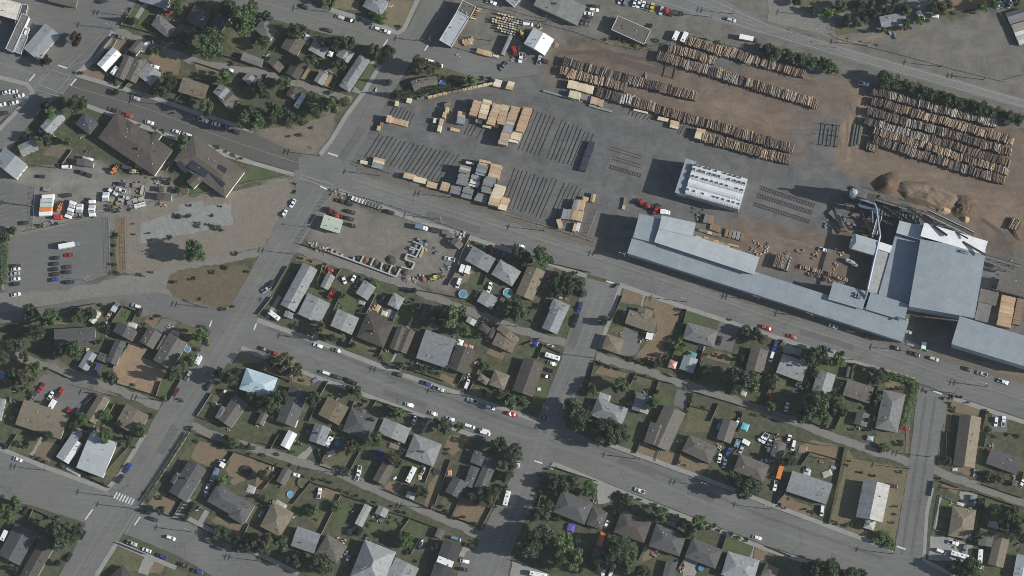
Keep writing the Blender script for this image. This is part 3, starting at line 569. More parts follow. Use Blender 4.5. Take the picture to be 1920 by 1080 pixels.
VENTM = mat_plain('dark roof vent', (0.05, 0.05, 0.055), 0.6)
VENTL = mat_plain('galvanised vent', (0.55, 0.57, 0.58), 0.4)
BRICK = mat_plain('chimney brick', (0.13, 0.1, 0.085), 0.9)
wb = MB().box(-.6, .6, -.05, .05, 0, 1.1); WIN_ME = wb.mesh('window', [TRIM]); 
wb = MB(); wb.box(-.65, .65, -.03, .03, 0, 1.1, 1); wb.box(-.55, .55, -.05, .05, .1, 1.0, 0); WIN_ME = wb.mesh('window', [GLASS, TRIM])
db = MB(); db.box(-.5, .5, -.05, .05, 0, 2.05, 0); db.box(.3, .36, -.09, .09, .95, 1.02, 1); DOOR_ME = db.mesh('door', [DOORM, TRIM])
v1 = MB().tube([(0, 0, -.3), (0, 0, .45)], .16, 8); v1.tube([(0, 0, .45), (0, 0, .55)], .26, 8); VENT_ME = [v1.mesh('roof_vent', VENTM), v1.mesh('roof_vent', VENTL)]
v2 = MB(); v2.box(-.4, .4, -.4, .4, -.7, 1.1); v2.box(-.48, .48, -.48, .48, 1.1, 1.22); v2.box(-.2, .2, -.2, .2, 1.22, 1.4); CHIM_ME = v2.mesh('chimney', BRICK)
def roofmat(c): return mat_metal('roof ' + c, METALC[c]) if c in METALC else mat_shingle('roof ' + c, ROOFC[c])
def rect(A, B, C, z):
    """rectangle from three roof corners; returns centre, unit u (A to B), length, width"""
    a, b, c = PT(*A, z), PT(*B, z), PT(*C, z)
    ctr = (a + c) / 2; u = (b - a); L = u.length; u.normalize(); vv = (c - b); W = abs(vv.dot(Vector((-u.y, u.x, 0))))
    return ctr, u, L, W
HOUSES = []
def roof_prism(mb, typ, L, W, z, pitch, t=0.18, mi=0):
    """roof over a rectangle centred on the origin, long axis x is the ridge; returns the ridge height"""
    l, w_ = L / 2, W / 2; h = w_ * pitch
    if typ == 'g':
        vs = [(-l, -w_, z), (l, -w_, z), (l, w_, z), (-l, w_, z), (-l, 0, z + h), (l, 0, z + h)]
        mb.thick(vs, [(0, 1, 5, 4), (2, 3, 4, 5)], t, mi)
    elif typ == 'h':
        r = max(l - w_, 0.15)
        vs = [(-l, -w_, z), (l, -w_, z), (l, w_, z), (-l, w_, z), (-r, 0, z + h), (r, 0, z + h)]
        mb.thick(vs, [(0, 1, 5, 4), (2, 3, 4, 5), (1, 2, 5), (3, 0, 4)], t, mi)
    elif typ == 's':
        h = W * pitch
        vs = [(-l, -w_, z), (l, -w_, z), (l, w_, z + h), (-l, w_, z + h)]; mb.thick(vs, [(0, 1, 2, 3)], t, mi)
    else:
        h = 0.0; mb.box(-l, l, -w_, w_, z - t, z, mi)
    return h
FLATCATS = ('shop', 'office', 'warehouse')
def H(label, c, h, parts, cat='house', name='house', pitch=None, wall=None, vents=3, chim=0.1, fit=True, group=None):
    """a building: parts = [(roof type, Ax,Ay, Bx,By, Cx,Cy[, colour[, dz]])], ridge along A-B (g, h, s) """
    r = random.Random(hash(tuple(parts[0][1:5])) & 0xffff)
    base = None
    for i, p in enumerate(parts):
        typ = p[0]; c2 = p[7] if len(p) > 7 and p[7] else c; dz = p[8] if len(p) > 8 else -0.12 * i
        h = h * 1.12 if i == 0 and cat in ('house', 'shed') else h
        z = h + dz; ctr, u, L, W = rect(p[1:3], p[3:5], p[5:7], z)
        low = typ == 'f' and cat in ('house', 'shed') and c2 not in METALC
        if low: typ = 'g'
        if typ in 'gh' and L < W and typ == 'h': u = Vector((-u.y, u.x, 0)); L, W = W, L
        rz = math.atan2(u.y, u.x)
        if base is None:
            wm = wall or r.choice(WALLC); wmat = mat_plain(*wm, rough=0.8, var=0.1)
            base = empty(name, (ctr.x, ctr.y, 0), rz); tag(base, label, cat, group); B0 = base
            HOUSES.append((label, A_(*[(p[1] + p[5]) / 2, (p[2] + p[6]) / 2]), max(L, W)))
            inv = Matrix.Translation((ctr.x, ctr.y, 0)) @ Matrix.Rotation(rz, 4, 'Z'); inv.invert()
        lc = inv @ Vector((ctr.x, ctr.y, 0)); lr = rz - base.rotation_euler.z
        pt = .1 if low else pitch if pitch is not None else (0.27 if c2 not in METALC else 0.22)
        ov = 0.4 if min(L, W) > 5 else 0.2
        mb = MB(); rh = roof_prism(mb, typ, L, W, z, pt)
        ro = mb.obj('roof', roofmat(c2), base, lc, (0, 0, lr))
        l, w_ = L / 2 - ov, W / 2 - ov; zw = z - 0.2 + (ov * pt if typ != 'f' else 0) 
        wm_ = MB(); wm_.box(-l, l, -w_, w_, 0, zw)
        if typ == 'g':
            gh = w_ * pt - 0.04
            for s in (-l, l - .1): wm_.thick([(s, -w_, zw), (s, w_, zw), (s, 0, zw + gh)], [], .1); wm_.add([(s, -w_, zw), (s, w_, zw), (s, 0, zw + gh), (s + .1, -w_, zw), (s + .1, w_, zw), (s + .1, 0, zw + gh)], [(0, 1, 2), (3, 5, 4), (0, 2, 5, 3), (1, 4, 5, 2)])
        wm_.obj('wall', wmat, base, lc, (0, 0, lr))
        if typ == 'f' and cat not in FLATCATS and c2 not in METALC:
            pass
        elif typ == 'f' and cat in FLATCATS:
            pm = MB(); q = 0.25
            for bx in ((-L / 2, L / 2, -W / 2, -W / 2 + q), (-L / 2, L / 2, W / 2 - q, W / 2), (-L / 2, -L / 2 + q, -W / 2 + q, W / 2 - q), (L / 2 - q, L / 2, -W / 2 + q, W / 2 - q)): pm.box(*bx, z - .1, z + .3)
            pm.obj('parapet', TRIM if r.random() < .5 else VENTL, base, lc, (0, 0, lr))
        if fit:
            def lp(x, y, zz): return Vector(lc) + Matrix.Rotation(lr, 3, 'Z') @ Vector((x, y, zz))
            if typ != 'f' or True:
                for k in range(vents):
                    x = r.uniform(-.38, .38) * L; y = r.choice((-1, 1)) * r.uniform(.12, .3) * W
                    zz = z + (rh - abs(y) * pt if typ in 'gh' else (0.0 if typ == 'f' else (y + W / 2) * pt))
                    if typ == 'h': zz = min(zz, z + max(0, (L / 2 - abs(x)) * pt))
                    mesh_obj('roof_vent', VENT_ME[r.random() < .4], ro, (x, y, zz))
                if r.random() < chim and typ in 'gh' and i == 0: mesh_obj('chimney', CHIM_ME, ro, (r.uniform(-.2, .2) * max(L - W, 1), W * .08, z + rh))
            if i == 0 and L > 6:
                for sx in (-.28, .28):
                    for s in (-1, 1): mesh_obj('window', WIN_ME, base, lp(sx * L, s * (w_ + .02), 1.1), (0, 0, lr))
                mesh_obj('door', DOOR_ME, base, lp(0.03 * L, -(w_ + .03), 0.05), (0, 0, lr))
    return base
def shed(label, c, h, *p, **k): return H(label, c, h, [p], cat='shed', name='shed', vents=0, chim=0, **k)

T(0, 0)
H('flat cream roofed shop at the top-left corner', 'cream', 5, [('f', -40, -30, 180, 32, 120, 150), ('f', 183, 32, 246, 44, 135, 215, 'slate', -.6)], cat='shop', name='shop')
H('long flat grey shop beside the cream roofed one', 'grey', 5, [('f', 205, 118, 262, 142, 55, 372), ('f', 210, 205, 237, 213, 192, 262, 'mwhite', -1.6), ('f', 187, 264, 238, 283, 130, 396, 'bgrey', -1.2)], cat='shop', name='shop')
H('grey metal gabled shop by the red leaved tree', 'mgrey', 4.2, [('g', 155, 385, 320, 195, 468, 238)], cat='shop', name='shop', pitch=.1, vents=3)
H('cut off tan building on the top edge', 'gbrown', 4, [('g', 390, -60, 600, -10, 555, 55)], cat='building', name='building')
H('grey gabled house cut by the top edge', 'bgrey', 3.2, [('g', 1080, -70, 1290, -10, 1235, 62)])
H('grey hip house under the white trailer', 'grey', 3, [('h', 1105, 215, 1170, 140, 1345, 178)])
H('dark gabled house with a long pale strip', 'dgrey', 3, [('g', 1380, 168, 1445, 58, 1592, 82)])
H('slate blue house shaded by a big tree', 'slate', 3, [('g', 1575, 195, 1640, 95, 1735, 118)])
H('white metal gabled hall with blue shaded slope', 'mwhite', 4, [('g', 715, 492, 835, 362, 922, 396)], cat='hall', name='hall', wall=WALLC[4], pitch=.34)
shed('brown gabled garage above the white hall', 'gbrown', 2.8, 'g', 955, 385, 1025, 300, 1098, 318)
H('brown crossing gabled house beside the white hall', 'gbrown', 3, [('g', 860, 580, 935, 412, 1010, 432), ('g', 1000, 470, 1080, 425, 1110, 452), ('g', 930, 600, 1010, 440, 1105, 455)])
H('pale grey house next to a dry brown lawn', 'lgrey', 3, [('g', 1015, 582, 1092, 488, 1225, 532)], pitch=.15, vents=4)
H('tan gabled house below the bare lane', 'tan', 3, [('g', 1388, 582, 1582, 645, 1515, 745)], pitch=.2, vents=4)
H('grey cut up roof shaded by dark trees', 'lgrey', 3, [('g', 1580, 710, 1640, 640, 1760, 675), ('g', 1600, 760, 1680, 690, 1830, 730, 'gbrown')])
shed('pale grey garage on the upper alley', 'grey', 2.7, 'g', 1833, 393, 1988, 448, 1950, 500)
shed('small pale grey shed below the upper alley', 'lgrey', 2.5, 'g', 1805, 602, 1852, 548, 1928, 572); shed('narrow pale shed beside a small pale grey shed', 'lgrey', 2.4, 'g', 1892, 628, 1932, 567, 1976, 580)
shed('tiny white garden shed by the alley tree', 'mwhite', 2.2, 'g', 1712, 530, 1722, 512, 1755, 520)
shed('small blue roofed shed under the big tree', 'slate', 2.3, 'g', 1358, 308, 1372, 290, 1440, 312)
H('pale metal gabled house below the dark street', 'mgrey', 3.5, [('g', 275, 975, 395, 845, 515, 855)], pitch=.3)
H('slate roofed house shaded left of the care home', 'slate', 3.2, [('h', 548, 945, 620, 858, 755, 905)])
TA()
H('huge brown gabled care home on the dark street', 'dbrown', 4.2, [('h', 172, 275, 207, 226, 336, 264), ('g', 225, 262, 238, 226, 262, 236, None, .4), ('g', 262, 285, 290, 245, 304, 252, None, .3)], cat='care home', name='care_home', vents=4, pitch=.16)
ch = H('brown hip hall with dark solar panels', 'brown', 4.2, [('h', 312, 319, 349, 270, 473, 303), ('g', 352, 338, 380, 312, 388, 330, None, .1)], cat='hall', name='hall', vents=3, pitch=.2)
H('pale grey workshop on the left edge', 'mgrey', 4.5, [('g', -17, 308, 5, 281, 56, 304)], cat='workshop', name='workshop')
shed('grey roof behind the workshop', 'lgrey', 3, 'g', 35, 272, 66, 258, 70, 280)
T(1, 0)
H('grey star shaped hip house beside tall trees', 'grey', 3.2, [('h', -30, 232, 45, 150, 172, 205), ('g', 40, 280, 80, 200, 150, 225)])
H('brown house beside the white boat', 'brown', 3, [('g', 175, 368, 248, 252, 385, 292)], pitch=.22)
H('square pale grey house between boat and tent', 'lgrey', 3, [('f', 385, 385, 432, 303, 558, 342)])
H('pale house right of the white tent', 'lgrey', 3, [('g', 588, 430, 640, 355, 750, 385)])
shed('brown double garage on the upper alley', 'brown', 2.7, 'g', 62, 480, 105, 435, 232, 480)
shed('brown garage with a tan pad', 'dbrown', 2.7, 'g', 215, 560, 262, 480, 368, 512)
shed('small grey gabled garage on straw ground', 'lgrey', 2.6, 'g', 428, 612, 478, 535, 545, 555)
H('long pale hip house at the cross street', 'bgrey', 3, [('h', 615, 652, 775, 412, 862, 440)], pitch=.3)
H('brown gabled house above the long white trailer', 'dbrown', 3, [('g', 218, 715, 262, 650, 333, 672)])
H('grey weathered house beside a round blue pool', 'gbrown', 3, [('g', 1205, 590, 1350, 568, 1370, 628), ('g', 1158, 610, 1205, 592, 1235, 662)], pitch=.18)
H('white ribbed roof warehouse with a tall shadow', 'mlgrey', 6, [('f', 1368, 312, 1500, 95, 1603, 125), ('f', 1500, 93, 1545, 10, 1655, 42, 'gbrown', -.5)], cat='warehouse', name='warehouse', vents=5)
H('pale house above the bright green hedge', 'bgrey', 3.2, [('h', 790, 60, 850, -45, 1005, 0)])
shed('narrow grey lean-to in the upper lumber yard', 'lgrey', 3, 'f', 1835, 405, 1900, 260, 1926, 270)
T(2, 0)
H('flat green grey warehouse on the top edge', 'ggrey', 4.5, [('g', 145, 72, 215, -70, 575, 15)], cat='warehouse', name='warehouse', pitch=.05, vents=5)
H('pale roof corner on the top edge', 'lgrey', 4, [('f', -60, 10, 0, -60, 85, -30)], cat='warehouse', name='warehouse')
H('flat grey office with white parapet', 'gbrown', 4, [('f', 737, 237, 788, 130, 1048, 212)], cat='office', name='office', vents=3)
H('white and grey gabled workshop by the log yard', 'mwhite', 4.8, [('g', 78, 345, 150, 225, 327, 277)], cat='workshop', name='workshop', wall=WALLC[4], pitch=.34)
shed('small white shed behind the gabled workshop', 'mwhite', 2.5, 'f', 160, 230, 170, 215, 212, 230)
T(3, 0)
H('pale ranch house in trees above the highway', 'bgrey', 3, [('g', 812, 130, 1003, 90, 1065, 165)], pitch=.16)
T(1, 1)
H('pale green metal workshop in the gravel yard', 'mgreen', 4, [('g', 523, 530, 665, 574, 612, 668)], cat='workshop', name='workshop', pitch=.12)
H('square grey house at the gravel yard corner', 'bgrey', 3, [('f', 1558, 885, 1620, 778, 1808, 845)])
H('pale hip house beside the two white trailers', 'lgrey', 3, [('h', 1755, 990, 1825, 878, 1998, 942)])
shed('grey open shelter in the gravel yard', 'gbrown', 3, 'g', 1452, 742, 1487, 703, 1562, 742)
TA()
H('long pale gabled house on the avenue corner', 'lgrey', 3.2, [('g', 524, 574, 567, 495, 597, 503)])
shed('narrow pale garage by the red car', 'lgrey', 2.6, 'g', 600, 538, 613, 512, 628, 517); shed('grey garage near the middle of the upper alley', 'lgrey', 2.7, 'f', 666, 551, 682, 526, 706, 537)
H('tan gabled house above the tree on mill street', 'tan', 3, [('g', 966, 552, 990, 497, 1023, 508)])
T(2, 2)
H('pale L-shaped house beside the cross street', 'bgrey', 3.2, [('h', 272, 162, 310, 80, 440, 122), ('g', 222, 302, 296, 140, 412, 184, None, .1)])
H('tan house with a broad asphalt drive', 'tan', 3, [('g', 880, 160, 1095, 235, 1062, 340), ('g', 930, 215, 950, 140, 1062, 168)], pitch=.18)
shed('tan garage on the cross street', 'tan', 3.2, 'h', 672, 452, 713, 342, 840, 388); shed('tiny white shed behind the tan house', 'mwhite', 2.2, 'f', 1000, 380, 1012, 330, 1062, 342)
H('grey hip house with a dark parked car', 'grey', 3, [('h', 1282, 372, 1318, 248, 1545, 328)])
shed('blue and white gabled garage on the alley', 'mgrey', 2.7, 'g', 1253, 608, 1290, 502, 1396, 533)
H('grey brown gabled house left of the white tree', 'gbrown', 3, [('g', 1752, 605, 1797, 438, 1925, 475)])
H('black roofed long house by the cross street', 'dbrown', 3, [('g', 0, 770, 88, 522, 245, 568)])
H('pale blue hip house among dark trees', 'bgrey', 3.2, [('h', 585, 960, 640, 828, 870, 905), ('g', 760, 985, 800, 880, 872, 905, None, -.05)], pitch=.4)
shed('pale patched shed by a green lawn', 'lgrey', 2.7, 'g', 895, 915, 935, 785, 1060, 815)
TA()
H('brown gabled house on the middle street', 'gbrown', 3.2, [('g', 1212, 832, 1245, 760, 1287, 772), ('g', 1207, 828, 1220, 790, 1256, 803)])
shed('small brown garage beside the teal clutter', 'gbrown', 2.6, 'g', 1343, 823, 1357, 783, 1384, 792)
T(3, 2)
H('pale house with small dark trees in front', 'lgrey', 3, [('g', 105, 490, 300, 562, 262, 708)], pitch=.16)
H('light gabled house beside the pale one', 'lgrey', 3, [('g', 328, 772, 378, 610, 510, 655)])
H('brown gabled house under the hedge corner', 'gbrown', 3, [('g', 598, 680, 797, 745, 760, 868)], pitch=.2)
H('long grey hip house inside the tall hedge', 'grey', 3, [('h', 805, 1045, 868, 755, 1032, 803)])
shed('grey gabled garage beside the hip house', 'gbrown', 2.6, 'g', 645, 1015, 672, 918, 765, 950); shed('small dark lean-to near mill street', 'dgrey', 2.2, 'f', 582, 665, 600, 585, 622, 592)
TA()
H('long tan and brown gabled house right of the road', 'tan', 3.2, [('g', 1787, 870, 1800, 775, 1840, 785)], pitch=.45)
T(3, 3)
H('white church with a hip porch', 'pale', 5, [('g', 660, 632, 718, 352, 915, 402), ('h', 715, 715, 738, 640, 812, 668, None, -1.0)], cat='church', name='church', wall=WALLC[0], pitch=.42, vents=4)
H('pale blue grey house with a stepped roof', 'bgrey', 3.2, [('g', 180, 288, 482, 388, 440, 545)], pitch=.2)
H('dark hip house beside the orange trailer', 'gbrown', 3, [('h', 10, 185, 52, 62, 142, 88)])
H('slate grey house near the bottom alley', 'dgrey', 3, [('g', 1665, 118, 1898, 205, 1875, 325)], pitch=.15)
H('tan hip house behind a white picket fence', 'tan', 3.2, [('h', 1352, 772, 1387, 548, 1562, 592), ('g', 1490, 610, 1500, 560, 1530, 568)])
H('brown stepped house by the white motorhome', 'tan', 3.2, [('g', 1650, 985, 1708, 735, 1820, 775), ('f', 1575, 840, 1592, 712, 1705, 745, 'gbrown')])
H('light metal roof on the bottom-right edge', 'mlgrey', 3.2, [('g', 1838, 1075, 1868, 910, 1995, 945)])
shed('small brown shed by the right alley', 'gbrown', 2.4, 'f', 1828, 400, 1838, 358, 1880, 368)
T(2, 3)
H('brown hip house with three parked cars', 'gbrown', 3.2, [('h', 1268, 152, 1328, 28, 1548, 105)])
H('dark brown hip house beside the teal trailer', 'gbrown', 3.2, [('h', 1658, 292, 1708, 165, 1935, 245)])
H('double grey hip house in big trees', 'dgrey', 3.3, [('h', 303, 608, 372, 443, 615, 522), ('h', 555, 690, 607, 555, 722, 600)])
H('brown hip house below the white pickup', 'dbrown', 3.2, [('h', 763, 748, 822, 588, 1047, 678)])
H('dark hip house with a white deck', 'dgrey', 3.2, [('h', 1025, 852, 1083, 683, 1312, 768)])
H('dark hip house with a blue hot tub', 'dgrey', 3.2, [('h', 1293, 942, 1350, 797, 1583, 878)])
H('pale blue hip house on the bottom edge', 'lgrey', 3.2, [('h', 1570, 1065, 1622, 888, 1857, 968)])
shed('dark flat shed on the bottom edge', 'dgrey', 2.6, 'f', 1128, 1078, 1160, 958, 1242, 985); shed('dark green garden shed below the orange tarp', 'mdgreen', 2.3, 'f', 592, 935, 618, 865, 670, 885)
H('brown roof corner beside a pale hip house', 'tan', 3, [('h', 1860, 1085, 1905, 990, 2010, 1020)])
T(1, 3)
shed('white gabled shed above the middle alley', 'mwhite', 2.8, 'g', 178, 108, 240, -8, 313, 8, wall=WALLC[4])
H('pale grey house beside the brown trailer gate', 'bgrey', 3, [('g', 395, 65, 445, -70, 560, -30)])
H('pale house with a wooden deck', 'lgrey', 3, [('f', 912, 8, 960, -105, 1164, -28)])
H('large grey hip house beside the long trailer', 'lgrey', 3.2, [('h', 1113, 198, 1180, 28, 1402, 75)])
shed('brown gabled garage beside the dark trampoline', 'brown', 2.8, 'g', 872, 362, 950, 222, 1042, 258)
H('dark stepped house at the tree corner', 'dgrey', 3.4, [('g', 1635, 410, 1735, 178, 1822, 212), ('f', 1605, 225, 1640, 130, 1735, 170, None, -.4), ('g', 1415, 455, 1478, 335, 1592, 375, None, -.3), ('f', 1555, 400, 1610, 250, 1680, 270, None, -.6)])
shed('blue tarp roofed shed by the alley bush', 'mblue', 2.2, 'g', 1118, 490, 1138, 443, 1203, 462)
shed('dark garage at the ring trampoline', 'gbrown', 2.6, 'g', 148, 375, 207, 265, 275, 288)
H('tan hip house beside the blue silver car', 'tan', 3.2, [('h', 23, 715, 122, 532, 288, 597)])
H('grey house with a lighter lower slope', 'bgrey', 3.2, [('g', 318, 708, 492, 768, 430, 912)], pitch=.25)
H('brown grey hip house left of the big white roof', 'gbrown', 3.2, [('h', 450, 905, 530, 772, 690, 850)])
H('big pale white hip house on the bottom edge', 'lgrey', 3.8, [('h', 705, 1080, 818, 800, 1050, 905), ('h', 820, 1090, 850, 960, 960, 990, None, .9)], pitch=.45)
H('pale grey house right of the big white roof', 'lgrey', 3, [('f', 975, 1085, 1045, 945, 1228, 1015)])
shed('long green grey shed on the lawn', 'pale', 2.7, 'f', 738, 690, 815, 540, 872, 560); shed('small pale shed under the alley fence', 'lgrey', 2.3, 'g', 890, 612, 920, 550, 1000, 580)
H('dark building with a white metal canopy', 'black', 4, [('f', 1295, 1110, 1410, 805, 1545, 850), ('f', 1352, 975, 1370, 930, 1487, 970, 'mwhite', .5)])
shed('brown lean-to by the bottom alley', 'gbrown', 2.5, 'f', 1338, 782, 1365, 720, 1412, 738)
T(0, 3)
H('large white metal roofed house on the avenue', 'mlgrey', 3.6, [('g', 708, 10, 907, 88, 745, 335)], pitch=.12, vents=3)
H('grey house with a white awning', 'mgrey', 3, [('f', 415, 192, 560, -20, 625, 0), ('f', 472, 218, 575, 65, 617, 85, 'mwhite', -.3)])
H('dark gabled house with a front porch roof', 'dgrey', 3.2, [('g', 1262, 455, 1415, 210, 1555, 275), ('g', 1275, 375, 1325, 295, 1370, 320, None, -.2)])
H('dark multi hipped house by the cypress row', 'dgrey', 3.4, [('h', 1535, 550, 1610, 420, 1930, 520), ('h', 1570, 490, 1640, 400, 1740, 430, None, -.2), ('h', 1700, 640, 1790, 500, 1915, 545, None, .05)])
H('dark gabled house in the bottom-left corner', 'dgrey', 3, [('g', -20, 930, 110, 690, 282, 752)]); H('dark gabled house beside the corner one', 'dbrown', 3, [('g', 140, 1090, 310, 790, 425, 832)])
H('dark roof tip on the bottom edge', 'black', 3, [('h', 790, 1110, 880, 1030, 1050, 1060)])
T(0, 2)
H('slate roofed long house by the gravel lane', 'dgrey', 3.2, [('g', 418, 308, 727, 292, 705, 432)], pitch=.12, vents=5)
shed('pale yellow gabled shed on the lane', 'cream', 2.6, 'g', 660, 250, 718, 168, 762, 182)
H('dark grey cluster roof house behind the lawn', 'dgrey', 3.2, [('g', 838, 340, 880, 265, 1040, 312), ('g', 790, 555, 865, 385, 950, 405), ('f', 720, 540, 745, 485, 820, 500, None, -.5)])
shed('pale blue gabled shed with a blue car', 'mgrey', 2.8, 'g', 580, 600, 655, 475, 735, 490)
H('small brown gabled house above the straw field', 'gbrown', 3, [('g', 1040, 415, 1108, 302, 1222, 335)])
H('large brown gabled house beside the round pool', 'gbrown', 3.4, [('g', 1140, 552, 1265, 345, 1415, 400), ('f', 1168, 460, 1232, 352, 1268, 365, 'tan', -.5)])
H('broad tan gabled house above the white metal house', 'tan', 3.3, [('g', 200, 842, 540, 955, 435, 1130)], pitch=.15, vents=4)
shed('long tan gabled garage', 'tan', 2.9, 'g', 625, 985, 735, 800, 828, 828); H('square tan house on the avenue', 'tan', 3.1, [('f', 853, 1035, 940, 880, 1127, 942)], vents=4)
H('dark gabled house with a pale hip front', 'gbrown', 3.2, [('g', 1625, 990, 1755, 808, 1868, 860), ('h', 1612, 970, 1660, 880, 1710, 905, 'grey', -.1)])
shed('pale shed on the left edge', 'lgrey', 2.8, 'f', -40, 950, 0, 790, 35, 870); shed('small pale shed by the white metal house', 'lgrey', 2.5, 'f', 530, 1090, 550, 1040, 625, 1060)
TA()
H('bright blue metal hip house on the avenue', 'mlblue', 3.2, [('h', 449, 727, 463, 687, 520, 711), ('g', 470, 737, 480, 700, 492, 705)], pitch=.3)
T(1, 2)
H('pale square house by the white camper', 'lgrey', 3, [('f', 305, 205, 385, 48, 563, 105)]); shed('small grey shed beside the avenue camper', 'lgrey', 2.3, 'f', 205, 213, 222, 170, 285, 188)
H('grey square house above the tall pole', 'lgrey', 3, [('f', 553, 290, 610, 163, 778, 218)])
H('small pale hip cottage by the garden beds', 'lgrey', 2.9, [('h', 980, 130, 1030, 42, 1122, 70)])
H('dark brown hip house with a white ridge', 'dbrown', 3.3, [('h', 752, 372, 832, 188, 1038, 260)])
H('brown gabled house beside the concrete walk', 'brown', 3.2, [('g', 998, 452, 1065, 285, 1130, 303), ('g', 1050, 470, 1120, 300, 1198, 322)]); shed('brown garden shed by the vine rows', 'dbrown', 2.5, 'g', 1228, 222, 1268, 115, 1318, 133)
H('big pale blue flat house with pink seats', 'bgrey', 3.4, [('g', 1275, 313, 1502, 388, 1425, 600)], pitch=.1, vents=4)
H('dark brown gabled house beside the pale blue one', 'dbrown', 3.2, [('g', 1430, 605, 1500, 430, 1648, 465)])
shed('small blue and white roofed shed', 'mlgrey', 2.3, 'g', 1568, 255, 1592, 215, 1660, 240); shed('dark brown shed by the alley shrubs', 'dbrown', 2.6, 'h', 1660, 310, 1690, 265, 1770, 295); shed('narrow brown shed beside the dark brown shed', 'dbrown', 2.5, 'f', 1740, 370, 1772, 290, 1808, 298)
H('tan house above the bare dirt yard', 'tan', 3.1, [('g', 1780, 335, 1815, 292, 1995, 350), ('f', 1768, 420, 1810, 330, 1960, 400)], pitch=.15)
H('two part tan hip house with a white van', 'tan', 3.1, [('h', 1745, 725, 1790, 612, 1905, 655), ('h', 1655, 690, 1685, 645, 1760, 680)])
shed('pale garage between two round pools', 'lgrey', 2.8, 'f', 1650, 108, 1702, 22, 1825, 68)
H('dark long house left of the olive one', 'dgrey', 3.2, [('g', 145, 1010, 252, 745, 400, 768)])
H('olive brown flat house on the middle street', 'olive', 3.1, [('f', 462, 955, 538, 818, 702, 888)])
H('dark grey hip house beside the olive one', 'dgrey', 3.3, [('h', 645, 1075, 715, 900, 920, 970), ('g', 740, 1010, 775, 900, 830, 915)])
shed('small tan shed beside the big tree', 'gbrown', 2.5, 'g', 0, 1015, 40, 930, 92, 945)
# dark solar panels on the hall roof
SOL = mat_plain('solar panel', (0.035, 0.038, 0.05), 0.25); T(0, 1)
ro = [c for c in ch.children if c.name.startswith('roof')][0]
for q in [(1300, 170, 1330, 140, 1440, 170), (1400, 190, 1450, 105, 1600, 150), (1610, 215, 1640, 160, 1710, 180), (1540, 235, 1560, 215, 1715, 280)]:
    z = 5.2; ctr, u, L, W = rect(q[0:2], q[2:4], q[4:6], z)
    Mi = ch.matrix_basis.inverted(); l0 = Mi @ ctr; f_ = 1 - abs(l0.y) / (ro.dimensions.y / 2 if ro.dimensions.y else 8)
    hz = 4.2 + max(0.2, (8.0 - abs(l0.y)) * 0.2) + .1
    s = -1 if l0.y > 0 else 1
    MB().box(-L / 2, L / 2, -W / 2, W / 2, 0, .08).obj('solar_panel', SOL, ro, (l0.x, l0.y, hz), (0, 0, math.atan2(u.y, u.x) - ch.rotation_euler.z))
# ------------------------------------------------------------------ the sawmill
WM = ('mill cladding', (0.3, 0.36, 0.4))
TA()
sm = H('long blue grey sawmill shed along mill street', 'mblue', 8.6, [('s', 1174, 474, 1690, 640, 1706, 603), ('g', 1227, 454, 1414, 515, 1424, 482, 'mlgrey', 4.2), ('f', 1200, 400, 1242, 411, 1228, 456, 'mblue', 2.6), ('f', 1186, 442, 1232, 456, 1222, 489, 'mblue', 1.2), ('f', 1242, 404, 1306, 418, 1298, 443, 'mlgrey', 4.6), ('f', 1563, 528, 1628, 547, 1617, 580, 'mblue', 2.6), ('s', 1624, 580, 1696, 602, 1703, 570, 'mblue', 2.2)], cat='sawmill', name='sawmill', wall=WM, pitch=.06, fit=False)
mm = H('tall main sawmill hall with a white upper roof', 'mblue', 14, [('g', 1727, 442, 1705, 568, 1826, 603), ('s', 1727, 443, 1846, 478, 1851, 452, 'mwhite', .5), ('f', 1678, 424, 1742, 442, 1716, 572, 'mblue', -6.5), ('s', 1681, 437, 1734, 452, 1739, 428, 'mlgrey', -3)], cat='sawmill', name='sawmill', wall=WM, pitch=.02, fit=False)
H('blue grey sawmill wing at the right edge', 'mblue', 13, [('s', 1787, 646, 1965, 700, 1974, 646)], cat='sawmill', name='sawmill', wall=WM, pitch=.04, fit=False)
H('ribbed grey corridor building under the pipe', 'pale', 7, [('f', 1646, 468, 1673, 473, 1652, 552), ('f', 1649, 453, 1674, 461, 1668, 474, 'mwhite', .6)], cat='corridor', name='corridor_building', wall=WM, fit=False)
H('small white gabled mill office with grey lower slope', 'mlgrey', 6.5, [('g', 1599, 437, 1646, 451, 1639, 479)], cat='mill office', name='mill_office', wall=WM, pitch=.2, fit=False)
for lab, q, hh, c in [('grey roofed lumber shed at the right edge', (1874, 518, 1935, 535, 1930, 560), 5, 'gbrown'), ('brown roofed shed left of the drying boards', (1840, 541, 1874, 549, 1867, 573), 5, 'gbrown'), ('grey low shed below the brown roofed shed', (1834, 566, 1859, 572, 1853, 605), 4.5, 'grey')]:
    H(lab, c, hh, [('f',) + q], cat='shed', name='shed', fit=False)
